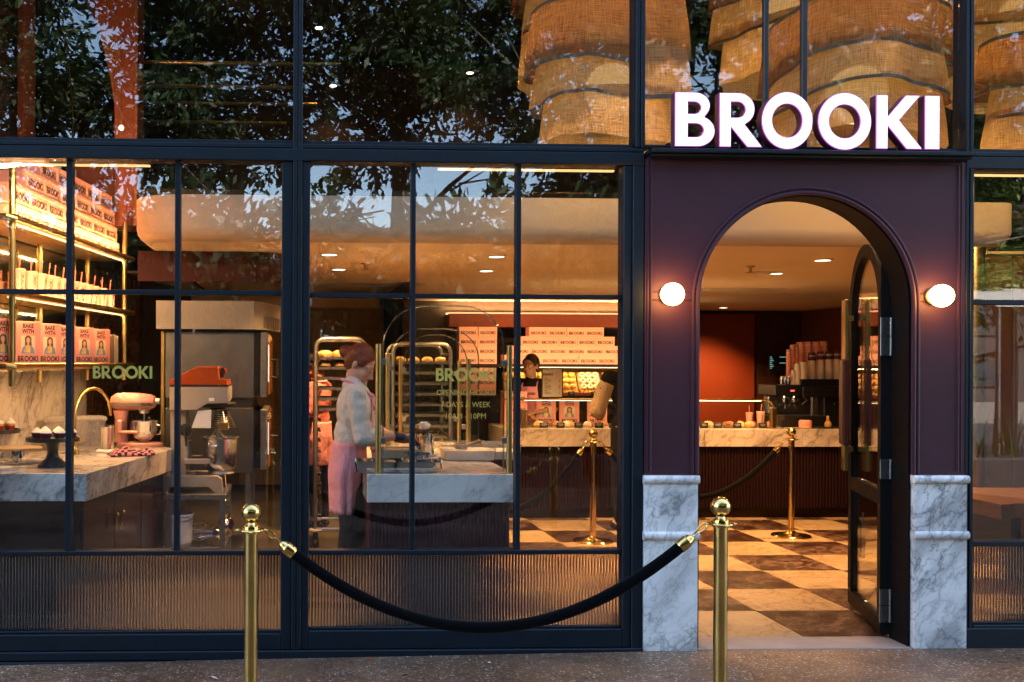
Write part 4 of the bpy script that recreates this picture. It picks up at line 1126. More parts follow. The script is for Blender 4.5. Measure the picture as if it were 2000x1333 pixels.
# books
SKIN_=paint('print_skin',(.62,.36,.22),.6,.05,bumps=0); HAIRP=paint('print_hair',(.13,.05,.02),.6,.1,bumps=0); DENIM=paint('print_denim',(.20,.27,.36),.6,.1,bumps=0)
YELP=paint('print_yellow',(.80,.50,.10),.6,.1,bumps=0); CREAMP=paint('print_cream',(.70,.56,.38),.6,.05,bumps=0)
def book(w_=.205,h=.272,d=.028):
    t=T('book','pink cookbook','book',(0,0,0))
    c=MB().box(-w_/2,w_/2,-d/2,-d/2+.003,0,h,bev=.001).box(-w_/2,w_/2,d/2-.003,d/2,0,h,bev=.001).box(-w_/2-.001,-w_/2+.003,-d/2+.003,d/2-.003,0,h)
    cv=obj('cover',c,PINKB,t,local=True)
    obj('pages',MB().box(-w_/2+.004,w_/2-.004,-d/2+.0032,d/2-.0032,.003,h-.003),PAPER,t,local=True,smooth=0)
    y=-d/2-.0004; o=Vector((0,y,0)); m=MB()
    text(m,'BAKE',(0,y,h*.855),(1,0,0),(0,0,1),h*.092,.035); text(m,'WITH',(0,y,h*.735),(1,0,0),(0,0,1),h*.092,.035)
    brooki(m,(0,y,h*.105),(1,0,0),(0,0,1),.78*w_/BW,.0004); m.box(-.035,.035,y-.0005,y,h*.062,h*.07)
    obj('title_print',m,INK,cv,local=True)
    # portrait print: flat cut shapes
    a=MB(); yy=Vector((0,-.0003,0))
    def flat(pts,k,mi): a.prism([[(x*w_,z*h) for x,z in pts]],Vector((0,y-.00025*k,0)),(1,0,0),(0,0,1),(0,-.0002,0),m=mi,back=False)
    flat([(-.28,.27),(.27,.27),(.27,.68),(-.28,.68)],0,0)
    flat([(-.26,.28),(-.22,.40),(-.10,.48),(.10,.48),(.22,.40),(.25,.28)],1,1)
    flat([(-.10,.30),(-.09,.47),(.07,.47),(.09,.30)],2,2)
    flat([(-.13,.46)]+[(.0+.13*cos(R(t)),.60+.085*sin(R(t))) for t in range(200,-21,-20)]+[(.14,.46)],3,3)
    flat([(.0+.075*cos(R(t)),.575+.065*sin(R(t))) for t in range(0,360,30)],4,4)
    flat([(-.04,.44),(.04,.44),(.03,.52),(-.03,.52)],4,4)
    flat([(-.16,.30),(-.05,.34),(.02,.42),(-.02,.44),(-.10,.38),(-.18,.33)],5,4)
    obj('portrait_print',a,[CREAMP,DENIM,YELP,HAIRP,SKIN_,CREAMP],cv,local=True,smooth=0)
    return t
bp=book()
def shelf_s(px,off,z):
    return min((abs(px-(lambda d:659+FPX*(d.dot(_r)/d.dot(_f)))(Vector((onwall(s_*.01,off).x,onwall(s_*.01,off).y,z))-Vector((0,CAMY,CAMH)))),s_*.01) for s_ in range(-10,260))[1]
for k,px in enumerate((2,52,94,125,162,194)):
    s=shelf_s(px,-.09,1.6); p=onwall(s,-.09-.0*k)
    put(bp,(p.x,p.y,ZS[2]+.001),rzs-.42+random.uniform(-.03,.03),'%s pink cookbook from the left facing out on the lowest brass shelf'%ORD[k],'cookbooks on the brass shelf')
SPN=[paint('book_spine_%d'%i,c,.6,.15) for i,c in enumerate(((.12,.07,.04),(.28,.16,.09),(.45,.26,.16)))]
for k in range(9):
    s=shelf_s(214,-.1,1.6)+k*.036; p=onwall(s,-.16)
    if s>SL-.12: break
    t=T('book','%s upright thin book from the left at the right end of the lowest brass shelf'%ORD[k],'book',(p.x,p.y,ZS[2]+.001),'books standing by the end post',rz=rzs)
    obj('cover',MB().box(-.013,.013,-.10,.10,0,.235-.004*(k%3),bev=.002),SPN[k%3],t,local=True)
    obj('pages',MB().box(-.010,.010,-.102,.098,.003,.237-.004*(k%3)),PAPER,t,local=True,smooth=0)

# ------------ things on the cake counter
def on(px,py,z): return PF(px,py,z)
# gooseneck tap
tb=on(147,838,CB); tb.y=1.55; tb=Vector((P(147,800,1.55).x,1.55,CB)); te=P(216,806,1.95)
t=T('tap','tall brass gooseneck tap behind the storage tub on the marble counter','tap',tb)
top=1.30; dirx=(Vector((te.x,te.y,0))-Vector((tb.x,tb.y,0))); Lh=dirx.length; dirx.normalize(); rr=Lh/2
zt=P(180,760,1.7).z-.0; 
pts=[tb+Vector((0,0,.01)),tb+Vector((0,0,zt-CB-rr*.9))]+[tb+dirx*(rr-rr*cos(R(a)))+Vector((0,0,zt-CB-rr*.9+rr*.9*sin(R(a)))) for a in range(15,180,15)]+[tb+dirx*Lh+Vector((0,0,zt-CB-rr*.9)),Vector((te.x,te.y,te.z))]
obj('spout',MB().tube(pts,.0105,12),BRASS,t); obj('base',MB().lathe([(0,0),(.028,0),(.028,.02),(.016,.05),(0,.05)],tb,18),BRASS,t)
obj('lever',MB().cyl(tb+Vector((.0,0,.07)),tb+Vector((.07,-.02,.10)),.006,n=8),BRASS,t)
# stand mixer
mc=PF(262,872,CB); 
t=T('stand_mixer','salmon pink tilt stand mixer with steel bowl on the end of the marble counter','mixer',(mc.x,mc.y,CB),rz=R(-8))
MIXP=paint('salmon_enamel',(.60,.27,.20),.18,.05,2,.0)
m=MB()
def ell(c,rx,ry,z): return [(c+rx*cos(R(a)),ry*sin(R(a)),z) for a in range(0,360,18)]
def loft(mb,rings,m_=0,cap=True):
    b=len(mb.v); n=len(rings[0])
    for r_ in rings: mb.v+=[Vector(q) for q in r_]
    for i in range(len(rings)-1):
        for k in range(n):
            j=(k+1)%n; mb.f.append([b+i*n+k,b+i*n+j,b+(i+1)*n+j,b+(i+1)*n+k]); mb.m.append(m_)
    if cap:
        mb.f.append([b+k for k in range(n)][::-1]); mb.f.append([b+(len(rings)-1)*n+k for k in range(n)]); mb.m+=[m_,m_]
    return mb
obj('base',loft(MB(),[ell(.04,.17,.095,.0),ell(.04,.18,.10,.008),ell(.04,.18,.10,.022),ell(.04,.165,.09,.032)]),MIXP,t,local=True)
obj('column',loft(MB(),[ell(-.10,.052,.060,.03),ell(-.10,.045,.050,.10),ell(-.10,.045,.048,.20),ell(-.10,.060,.058,.265)]),MIXP,t,local=True)
def ring_yz(x,ry,rz,zc,n=20): return [(x,ry*cos(2*pi*k/n),zc+rz*sin(2*pi*k/n)*(1 if sin(2*pi*k/n)>0 else .85)) for k in range(n)]
hz=.325
obj('head',loft(MB(),[ring_yz(-.178,.015,.015,hz),ring_yz(-.17,.042,.045,hz),ring_yz(-.14,.062,.066,hz),ring_yz(-.06,.068,.072,hz),ring_yz(.05,.066,.070,hz),ring_yz(.125,.058,.060,hz),ring_yz(.155,.048,.046,hz+.002),ring_yz(.165,.03,.03,hz+.005)]),MIXP,t,local=True)
obj('trim_band',loft(MB(),[[(x,s_*w_,hz-.012+dz) for (s_,dz) in ((1,-.011),(1,.011))]+[(x,s_*w_,hz-.012+dz) for (s_,dz) in ((-1,.011),(-1,-.011))] for x,w_ in ((-.165,.047),(-.14,.0645),(-.06,.0705),(.05,.0685),(.125,.061),(.155,.051))]),STEEL,t,local=True)
m=MB(); brooki(m,(.115,-.066,hz-.020),(1,.10,0),(0,0,1),.016,.0004); obj('print',m,INK,t,local=True)
obj('attachment_hub',MB().cyl((.16,0,hz+.01),(.195,0,hz+.01),.024,n=18),STEEL,t,local=True)
obj('planetary_hub',MB().lathe([(0,-.03),(.035,-.03),(.045,0),(0,0)],(.075,0,hz-.05),20).cyl((.075,0,hz-.13),(.075,0,hz-.08),.007),STEEL,t,local=True)
bw=MB().lathe([(0,.035),(.035,.035),(.05,.05),(.082,.075),(.102,.12),(.108,.185),(.112,.190),(.105,.188),(.098,.12),(.05,.06),(0,.055)],(.075,0,0),28)
bo=obj('bowl',bw,CHROME,t,local=True)
obj('bowl_handle',MB().tube([(.19,-.05,.165),(.215,-.062,.16),(.222,-.064,.13),(.212,-.06,.10),(.185,-.05,.095)],.007,8),CHROME,bo,local=True)
obj('bowl_arm',MB().box(-.075,.06,-.112,-.098,.10,.122,bev=.006).box(-.10,-.06,-.11,-.03,.10,.20,bev=.01),MIXP,t,local=True)
# checked towel
def checkmat():
    b=NB('checked_towel'); v=b.n('TexCoord').outputs['UV']; c=b.n('TexChecker'); b.set(c.inputs[0],v); c.inputs['Scale'].default_value=1; b.set(c.inputs[1],(.50,.20,.24)); b.set(c.inputs[2],(.035,.012,.02))
    return b.out(b.pbr(c.outputs[0],.9,0,.1,b.bump(b.noise(b.co(),120,2),.4,.003)))
tc=PF(258,890,CB)
m=MB(); nu,nv=26,16
def tw_(u,v):
    x=(u-.5)*.30; y=(v-.5)*.17
    f=noise.noise(Vector((u*3.1,v*3.7,1.3))); g=noise.noise(Vector((u*7,v*6,5)))
    edge=min(1,min(u,1-u)*7)*min(1,min(v,1-v)*5)
    z=.004+edge*(.030+.028*f+.014*g+.03*max(0,.5-u))
    return (x+.02*g,y+.02*f,max(.003,z))
m.grid(tw_,nu,nv); tm=m.mesh('towel',checkmat(),smooth=80)
uv=tm.uv_layers.new(name='UVMap')
co=[(i/nu*14,j/nv*9) for i in range(nu+1) for j in range(nv+1)]
for lp in tm.loops: uv.data[lp.index].uv=co[lp.vertex_index]
to=T('tea_towel','pink and black checked tea towel crumpled beside the stand mixer','towel',(tc.x,tc.y,CB+.001),rz=R(20))
o=bpy.data.objects.new('cloth',tm); COL.objects.link(o); o.parent=to; sm_=o.modifiers.new('thick','SOLIDIFY'); sm_.thickness=.004; sm_.offset=1
# cake stands and cupcakes
STONE=marble('black_stone',(.020,.022,.022),(.12,.13,.12),3,(0,0,.5),.5,.3,0,.4,.3)
def cake_stand(px,py,lab,r,h,mat,thin=False):
    c=PF(px,py,CB); t=T('cake_stand',lab,'cake stand',(c.x,c.y,CB))
    obj('foot',MB().lathe([(0,0),(r*.55,0),(r*.57,.012),(r*.45,.03),(r*.28,.05),(r*.20,h*.5),(r*.25,h*.8),(r*.36,h-.012),(0,h-.012)],(c.x,c.y,CB+.0005),28),mat,t)
    obj('plate',MB().lathe([(0,0),(r,0),(r*1.01,.01),(r,.024),(r*.95,.024),(r*.94,.014),(0,.014)],(c.x,c.y,CB+h-.012),36),mat,t)
    return t,c
FROST=paint('white_frosting',(.82,.76,.70),.5,.05,20,.2,60); PURP=paint('purple_case',(.12,.014,.055),.5,.1); REDC=paint('red_case',(.35,.02,.015),.5,.1); SPONG=paint('golden_sponge',(.62,.33,.06),.8,.15,40,.3); CRUMB=paint('red_crumb',(.10,.012,.01),.8,.2)
def cupcake(case,mid=None):
    t=T('cupcake','cupcake','cupcake',(0,0,0)); n=24
    m=MB(); b0=[((.022+(.0015 if k%2 else 0))*cos(2*pi*k/n),(.022+(.0015 if k%2 else 0))*sin(2*pi*k/n),0) for k in range(n)]; b1=[((.031+(.002 if k%2 else 0))*cos(2*pi*k/n),(.031+(.002 if k%2 else 0))*sin(2*pi*k/n),.034) for k in range(n)]
    loft(m,[b0,b1]); obj('case',m,case,t,local=True)
    z=.034
    if mid: obj('sponge',MB().lathe([(0,0),(.031,0),(.033,.008),(.030,.016),(0,.018)],(0,0,z),20),mid,t,local=True); z+=.014
    pts=[]; 
    for i in range(40):
        a=i*.55; q=i/40; pts.append((.022*(1-q)*cos(a),.022*(1-q)*sin(a),z+.007+.024*q))
    obj('frosting',MB().lathe([(0,0),(.033,0),(.034,.006),(.026,.014),(0,.014)],(0,0,z),20).tube(pts,[.010*(1-.4*i/40) for i in range(40)],8),FROST,t,local=True)
    m=MB()
    rr_=random.Random(4)
    for i in range(9): a=rr_.uniform(0,6.3); r_=rr_.uniform(0,.02); m.sphere((r_*cos(a),r_*sin(a),z+.028-.5*r_),.0035,6,4)
    tag(obj('crumbs',m,CRUMB,t,local=True),kind='stuff'); return t
st1,sc1=cake_stand(103,912,'black stone cake stand holding purple cupcakes on the marble counter',.155,.165,STONE)
c1_=cupcake(PURP); k=0
for dx,dy in ((-.085,-.03),(-.02,-.075),(.055,-.05),(.105,.01),(-.06,.06),(.02,.05)):
    put(c1_,(sc1.x+dx,sc1.y+dy,CB+.165+.003),random.uniform(0,6),'%s white frosted purple cupcake counted across the black stand'%ORD[k],'purple cupcakes on the black stand'); c1_['category']='cupcake'; k+=1
st2,sc2=cake_stand(-6,893,'dark stone cake stand cut by the left photo edge holding golden cupcakes',.15,.17,STONE)
c2_=cupcake(REDC,SPONG)
for k,(dx,dy) in enumerate(((.03,-.07),(.09,-.02),(.02,.04))):
    put(c2_,(sc2.x+dx,sc2.y+dy,CB+.17+.003),random.uniform(0,6),'%s golden cupcake in a red case at the left photo edge'%['nearest','right hand','rear'][k],'golden cupcakes on the left stand')
c=PF(32,905,CB)
t=T('cake_turntable','round steel cake turntable with pale wooden top on the marble counter','turntable',(c.x,c.y,CB))
obj('drum',MB().lathe([(0,.0),(.10,.0),(.10,.012),(.03,.016),(.03,.03),(.075,.035),(.075,.085),(0,.085)],(c.x,c.y,CB+.0005),32),CHROME,t)
obj('disc',MB().lathe([(0,.0),(.15,.0),(.152,.006),(.15,.012),(0,.012)],(c.x,c.y,CB+.086),40),paint('pale_wood',(.42,.28,.15),.5,.2,10),t)
for px,py,r_,lab in ((58,903,.12,'larger scalloped white stone board under the cake stands'),(5,918,.09,'smaller scalloped white stone board at the left photo edge')):
    c=PF(px,py,CB); t=T('scalloped_board',lab,'board',(c.x,c.y,CB),'scalloped boards'); n=96
    ring=[((r_*(1+.06*abs(sin(6*pi*2*k/n/2*1.0))))*cos(2*pi*k/n),(r_*(1+.06*abs(sin(6*pi*2*k/n/2))))*sin(2*pi*k/n)) for k in range(n)]
    obj('slab',MB().prism([ring],(c.x,c.y,CB+.0004),(1,0,0),(0,1,0),(0,0,.012)),WMARB,t,smooth=30)
# clear storage tub with lid
CLRP=None
def clearplastic():
    b=NB('cloudy_plastic'); d=b.n('BsdfDiffuse'); b.set(d.inputs[0],(.60,.54,.48)); t=b.n('BsdfTransparent'); g=b.n('BsdfGlossy'); g.inputs['Roughness'].default_value=.15
    m=b.n('MixShader'); m.inputs[0].default_value=.30; b.t.links.new(t.outputs[0],m.inputs[1]); b.t.links.new(d.outputs[0],m.inputs[2])
    m2=b.n('MixShader'); m2.inputs[0].default_value=.07; b.t.links.new(m.outputs[0],m2.inputs[1]); b.t.links.new(g.outputs[0],m2.inputs[2]); return b.out(m2.outputs[0])
CLRP=clearplastic()
def tub(name,lab,cat,loc,L,D,H,rz,lid=True,grp=None,fill=None):
    t=T(name,lab,cat,loc,grp,rz)
    m=MB(); a=[(-L/2*.92,-D/2*.92),(L/2*.92,-D/2*.92),(L/2*.92,D/2*.92),(-L/2*.92,D/2*.92)]; b=[(x/.92,y/.92) for x,y in a]
    ra=rounded(a,(0,1,2,3),.025,4); rb=rounded(b,(0,1,2,3),.025,4)
    loft(m,[[(x,y,.0) for x,y in ra],[(x,y,H) for x,y in rb]],cap=False); m.f.append(list(range(len(ra)))[::-1]); m.m.append(0)
    obj('body',m,CLRP,t,local=True,smooth=40)
    rm=MB(); rc=[(x*1.03,y*1.04) for x,y in rb]; loft(rm,[[(x,y,H-.006) for x,y in rb],[(x,y,H-.006) for x,y in rc],[(x,y,H+.002) for x,y in rc],[(x,y,H+.002) for x,y in rb]],cap=False)
    obj('rim',rm,CLRP,t,local=True,smooth=30)
    if lid:
        lm=MB(); loft(lm,[[(x*1.05,y*1.05,H+.003) for x,y in rb],[(x*1.05,y*1.05,H+.012) for x,y in rb],[(x*.9,y*.9,H+.020) for x,y in rb]])
        obj('lid',lm,CLRP,t,local=True,smooth=30)
    if fill:
        fm=MB(); q=[(x*.97,y*.97) for x,y in ra]; loft(fm,[[(x,y,.004) for x,y in q],[(x*1.03,y*1.03,H*fill[1]) for x,y in q]]); obj('contents',fm,fill[0],t,local=True,smooth=30)
    return t
c=PF(143,878,CB); tub('storage_tub','large cloudy plastic storage tub with lid behind the black cake stand','tub',(c.x,c.y+.05,CB+.001),.42,.30,.21,R(14))
c=PF(206,884,CB); t=T('steel_canister','polished steel canister on a pale base between tub and stand mixer','canister',(c.x,c.y,CB))
obj('base',MB().box(c.x-.055,c.x+.075,c.y-.06,c.y+.06,CB+.0005,CB+.022,bev=.006),PLASTW,t); obj('drum',MB().lathe([(0,0),(.048,0),(.048,.15),(.051,.155),(.05,.165),(0,.17)],(c.x+.01,c.y,CB+.023),26),CHROME,t)
p=Vector((wallx(.9)+.033,.9,1.17)); t=T('wall_socket','small black wall socket on the marble splashback at the left photo edge','socket',p)
obj('plate',MB().box(-.006,.004,-.04,.04,-.035,.035,bev=.004),BLACKP,t,local=True); t.rotation_euler=(0,0,rzs-pi/2)
# ---------------------------------------------------------------- kitchen corner behind the left window
GRYP=paint('warm_grey_enamel',(.30,.265,.24),.4,.06,3,.03,80)
ORGP=paint('orange_enamel',(.36,.060,.010),.25,.10,3,.02,80)
RUB=paint('black_rubber',(.008,.008,.009),.6,.2)
OVG=paint('amber_oven_glass',(.16,.055,.015),.12,.2,3,0)
OVST=metal('oven_steel',(.22,.22,.225),.34,.10,(1,.06,1))
OY=2.75
ox0=P(322,700,OY).x; ox1=P(497,700,OY).x
ov=T('deck_oven','tall stacked steel bakery oven behind the planetary mixer','oven',((ox0+ox1)/2,OY+.4,0))
zt=P(400,648,OY).z; zm0=P(400,797,OY).z; zm1=P(400,778,OY).z; zb=P(400,924,OY).z
obj('upper_chamber',MB().box(ox0,ox1,OY,OY+.9,zm1,zt,bev=.006),OVST,ov)
obj('lower_chamber',MB().box(ox0,ox1,OY,OY+.9,zb,zm0,bev=.006),OVST,ov)
obj('gap_band',MB().box(ox0+.01,ox1-.01,OY+.01,OY+.89,zm0+.001,zm1-.001),BLACKP,ov,smooth=0)
obj('corner_trim',MB().box(ox0-.03,ox0-.002,OY-.015,OY+.05,zb,zt,bev=.003),BRASS2,ov)
for x in (ox0+.03,ox1-.07): 
    for y in (OY+.04,OY+.8): obj('leg',MB().box(x,x+.04,y,y+.04,0,zb-.001),STEELD,ov,smooth=0)
for z0,z1 in ((zm1+.01,zt-.004),(zb+.03,zm0-.01)):
    d=obj('oven_door',MB().box(ox1+.05,ox1+.105,OY-.05,OY+.80,z0,z1,bev=.006).box(ox1+.001,ox1+.048,OY+.01,OY+.8,z0+.01,z1-.01,m=1),[STEEL,BLACKP],ov)
    obj('window',MB().box(ox1+.107,ox1+.125,OY-.035,OY+.78,z0+.02,z1-.02,bev=.004),OVG,d)
    obj('edge_glint',MB().box(ox1+.110,ox1+.118,OY-.041,OY-.036,z0+.12,z1-.10),emit('oven_edge_glint_%d'%int(z0*100),(.75,.85,1),.55*K),d,smooth=0)  # self-glowing strip copies the white-blue reflection along the door edge
    obj('handle',MB().tube([(ox1+.13,OY+.10,z1-.22),(ox1+.18,OY+.10,z1-.22),(ox1+.18,OY+.10,z1-.36),(ox1+.13,OY+.10,z1-.36)],.012,8),BLACKP,d)
    q=Vector((ox1+.115,OY-.0365,z1-.05)); bd=MB().lathe([(.019,0),(.023,0),(.023,.003),(.019,.003),(.019,0)],q,22,ax=(0,-1,0)).box(q.x-.010,q.x+.010,q.y-.003,q.y,q.z-.002,q.z+.002).box(q.x-.008,q.x+.008,q.y-.003,q.y,q.z+.005,q.z+.008).box(q.x-.008,q.x+.008,q.y-.003,q.y,q.z-.008,q.z-.005)
    obj('badge',bd,paint('cream_badge_%d'%int(z0*100),(.6,.5,.35),.5,.05),d)
# hood
hz0,hz1=P(400,643,OY-.12).z,P(400,588,OY-.12).z; hx0,hx1=P(305,600,OY-.12).x,P(514,600,OY-.12).x
ch=P(545,600,OY+.25).x
hd=T('extractor_hood','pale steel extractor hood above the bakery oven','hood',((hx0+hx1)/2,OY,hz0))
obj('canopy',MB().prism([[(hx0,OY-.12),(hx1-.07,OY-.12),(hx1,OY-.02),(ch,OY+.55),(ch,OY+.8),(hx0,OY+.8)]],(0,0,hz0),(1,0,0),(0,1,0),(0,0,hz1-hz0)),paint('satin_steel_hood',(.33,.31,.29),.45,.06,3,.03,120,metal=.6),hd,smooth=25)
m=MB()
for k in range(9):
    t=k/9; a=Vector((hx1,OY-.02,hz0-.10+.0)); 
    p=Vector((hx1+(ch-hx1)*t,OY-.02+.57*t,0)); q=Vector((hx1+(ch-hx1)*(t+.08),OY-.02+.57*(t+.08),0))
    m.prism([[(0,0),((q-p).length*.8,0),((q-p).length*.8,.10),(0,.10)]],(p.x+.004,p.y-.002,hz0+.01),(q-p).normalized(),(0,0,1),Vector((.006,-.004,0)))
tag(obj('filter_slats',m,STEELD,hd,smooth=0),kind='stuff')
# steel prep table under the planetary mixer
tz=.585; ty0,ty1=1.85,2.50; tx0_,tx1=P(322,965,ty0).x,P(441,965,ty0).x
tbx=T('steel_table','low steel work table with lower shelf under the planetary mixer','table',((tx0_+tx1)/2,2.15,0))
obj('top',MB().box(tx0_,tx1,ty0,ty1,tz-.035,tz,bev=.003),STEEL,tbx)
obj('shelf',MB().box(tx0_+.01,tx1-.01,ty0+.02,ty1-.02,.19,.21,bev=.003),STEEL,tbx)
for x in (tx0_+.005,tx1-.043):
    for y in (ty0+.004,ty1-.042): obj('leg',MB().box(x,x+.038,y,y+.038,.0,tz-.036,bev=.003),STEEL,tbx)
# bucket and whisks on the lower shelf
c=PF(348,1057,.21); c.y=max(c.y,ty0+.13); c=Vector((P(350,1030,ty0+.13).x,ty0+.13,.211))
bk=T('bucket','white plastic bucket on the lower shelf of the steel table','bucket',c)
obj('body',MB().lathe([(0,0),(.085,0),(.088,.01),(.10,.21),(.108,.212),(.108,.225),(.098,.225),(.094,.02),(0,.02)],c,30),PLASTW,bk)
obj('handle',MB().tube([c+Vector((.106*cos(R(a)),-.03-.108*sin(R(a))*.6,.205-.03*sin(R(a)))) for a in range(0,181,15)],.003,6),STEELD,bk)
c=Vector((P(395,1035,ty0+.16).x,ty0+.17,.211))
wk=T('whisk_attachment','large balloon wire whisk attachment lying on the lower shelf of the steel table','whisk',c)
m=MB(); ax=Vector((1,-.35,-.02)).normalized(); s_=ax.cross(Vector((0,0,1))).normalized(); up=s_.cross(ax); cc=c+Vector((0,0,.085))
for k in range(11):
    a=pi*k/11; d=s_*cos(a)+up*sin(a); pts=[]
    for q in range(17):
        t=q/16; th=2*pi*t; u=-.13+.13*(1-cos(th))*.5*0 
        w_=.085*sin(pi*t)**.8*(1 if t<.5 else 1)
        lx=.10-.23*sin(pi*t)**.9 if True else 0
        side=cos(pi*t)
        pts.append(cc+ax*(.10-.22*sin(pi*t)**.8)+d*(.085*side*min(1,sin(pi*t)*1.5+.25)))
    m.tube(pts,.0026,5)
tag(obj('wires',m,CHROME,wk),kind='stuff')
obj('hub',MB().lathe([(0,0),(.03,0),(.045,.01),(.05,.03),(.046,.06),(.03,.075),(.022,.11),(0,.11)],cc+ax*.09,22,ax=ax),CHROME,wk)
c=Vector((P(447,1040,ty0+.30).x-.03,ty0+.34,.211+.095)); 
dh=T('mixer_disc_attachment','polished round mixer attachment leaning at the back of the lower shelf','attachment',c-Vector((0,0,.09)))
obj('disc',MB().lathe([(0,-.01),(.07,-.01),(.085,0),(.085,.02),(.05,.03),(.03,.05),(0,.05)],c,26,ax=(.8,-.5,.15)),CHROME,dh)
# planetary mixer
mY=2.16
def mp(px,py,y=mY): return P(px,py,y)
mx0=mp(332,900).x; 
pmx=T('planetary_mixer','orange topped grey planetary mixer with steel bowl on the steel table','mixer',(mp(390,950).x,mY,tz))
mz=lambda py: mp(400,py).z
hw=.155
# foot: two legs
zf0,zf1=tz+.001,mz(925)
xA,xB=mp(322,930).x,mp(439,930).x
sidep=[(xA,zf0),(xA+.05,zf0),(xA+.06,zf1-.075),(xB-.10,zf1-.075),(xB-.06,zf0),(xB,zf0),(xB-.01,zf1-.02),(xB-.04,zf1),(xA,zf1)]
ft=MB()
for y in (mY-.20,mY+.11): ft.prism([sidep],(0,y,0),(1,0,0),(0,0,1),(0,.085,0))
ft.box(xA,xA+.22,mY-.113,mY+.108,zf1-.09,zf1-.003,bev=.01)
obj('base',ft,GRYP,pmx,smooth=30)
colp=[(mp(336,925).x,zf1-.001),(mp(366,925).x,zf1-.001),(mp(366,800).x,mz(800)),(mp(336,800).x,mz(800))]
obj('column',MB().prism([colp],(0,mY-.10,0),(1,0,0),(0,0,1),(0,.22,0)),GRYP,pmx,smooth=30)
# head: grey body with tapered nose, orange cowl
def slab(prof,y0,y1,mat,name,r=.03):
    """side profile given a rounded plan: three nested slices"""
    cx=sum(p[0] for p in prof)/len(prof); cz=sum(p[1] for p in prof)/len(prof)
    m=MB(); rings=[]
    for k,(yy,s_) in enumerate(((y0,.93),(y0+r*.35,.98),(y0+r,1),(y1-r,1),(y1-r*.35,.98),(y1,.93))):
        rings.append([(cx+(x-cx)*s_,yy,cz+(z-cz)*s_) for x,z in prof])
    loft(m,rings); return obj(name,m,mat,pmx,smooth=40)
slab([(mp(336,802).x,mz(800)),(mp(388,802).x,mz(800)),(mp(408,787).x,mz(787)),(mp(447,786).x,mz(786)),(mp(451,778).x,mz(778)),(mp(451,754).x,mz(754)),(mp(336,754).x,mz(754))],mY-.17,mY+.17,GRYP,'head')
slab([(mp(336,752).x,mz(752)),(mp(449,752).x,mz(752)),(mp(449,742).x,mz(742)),(mp(433,741).x,mz(741)),(mp(430,716).x,mz(716)),(mp(390,716).x,mz(716)),(mp(358,731).x,mz(731)),(mp(336,742).x,mz(742))],mY-.165,mY+.165,ORGP,'cowl')
obj('seam',MB().box(mp(337,753).x,mp(450,753).x,mY-.168,mY+.165,mz(754)+.0005,mz(752)-.0005),RUB,pmx,smooth=0)
x,z=mp(436,728).x,mz(728)
sp=obj('switch_plate',MB().box(x-.012,x+.014,mY-.10,mY-.02,z-.035,z+.035,bev=.003),BLACKP,pmx)
obj('stop_button',MB().lathe([(0,0),(.018,0),(.022,.006),(.02,.012),(0,.014)],(x+.014,mY-.06,z+.008),16,ax=(1,0,0)),paint('red_button',(.5,.01,.01),.3,.05),sp)
obj('maker_plate',MB().box(mp(412,779).x,mp(422,779).x,mY-.1725,mY-.1695,mz(782),mz(776)),PLASTW,pmx,smooth=0)
pcx=mp(425,800).x
obj('planetary',MB().lathe([(0,mz(800)),(.055,mz(800)),(.06,mz(797)),(.12,mz(794)),(.135,mz(789)),(.13,mz(786)),(0,mz(786))],(pcx,mY,0),30),RUB,pmx)
# wire guard and beater
g=MB()
for k in range(9):
    t=k/8; r_=.085+.055*t; z=mz(803)+(mz(834)-mz(803))*t
    g.tube([(pcx+r_*cos(R(a)),mY+r_*sin(R(a)),z) for a in range(-115,66,12)],.0045,6)
for a in (-110,-60,-20,30,60): g.tube([(pcx+.085*cos(R(a)),mY+.085*sin(R(a)),mz(803)),(pcx+.14*cos(R(a)),mY+.14*sin(R(a)),mz(835))],.005,6)
obj('guard',g,CHROME,pmx)
obj('splash_panel',MB().prism([[(mp(378,834).x,mz(834)),(mp(415,834).x,mz(834)),(mp(416,799).x,mz(799)),(mp(390,801).x,mz(801))]],(0,mY-.145,0),(1,0,0),(0,0,1),(0,.006,0)),PLASTW,pmx,smooth=0)
obj('guard_catch',MB().box(mp(429,830).x,mp(449,830).x,mY-.16,mY-.12,mz(837),mz(824),bev=.004),BRASS2,pmx)
obj('shaft',MB().cyl((pcx,mY,mz(860)),(pcx,mY,mz(800)),.014,n=12).tube([(pcx,mY,mz(836)),(pcx-.05,mY,mz(855)),(pcx-.055,mY,mz(900))],.007,6).tube([(pcx,mY,mz(836)),(pcx+.05,mY,mz(855)),(pcx+.055,mY,mz(900))],.007,6),STEELD,pmx)
bcx=mp(431,890).x; br=(mp(467,890).x-mp(395,890).x)/2
BSTL=metal('bright_steel',(.74,.74,.75),.24,.05)
bl_=obj('bowl',MB().lathe([(0,mz(925)),(br*.45,mz(925)),(br*.8,mz(915)),(br*.93,mz(903)),(br*.96,mz(880)),(br*.97,mz(857)),(br*1.02,mz(856)),(br*1.03,mz(853.5)),(br*.95,mz(853)),(br*.94,mz(880)),(br*.7,mz(910)),(0,mz(915))],(bcx,mY,0),36),BSTL,pmx)
obj('bowl_handle',MB().tube([(bcx-.08,mY-br*.93,mz(866)),(bcx-.075,mY-br*1.1,mz(869)),(bcx-.02,mY-br*1.12,mz(869)),(bcx-.015,mY-br*.95,mz(866))],.006,8),CHROME,bl_)
obj('bowl_ring',MB().lathe([(br*.62,mz(925)),(br*.75,mz(924)),(br*.62,mz(918)),(br*.62,mz(925))],(bcx,mY,0),30),STEELD,bl_)
yk=MB()
for y in (mY-br*1.05,mY+br*1.0): yk.box(mp(364,895).x,mp(414,895).x,y-.02,y+.02,mz(903),mz(893),bev=.005)
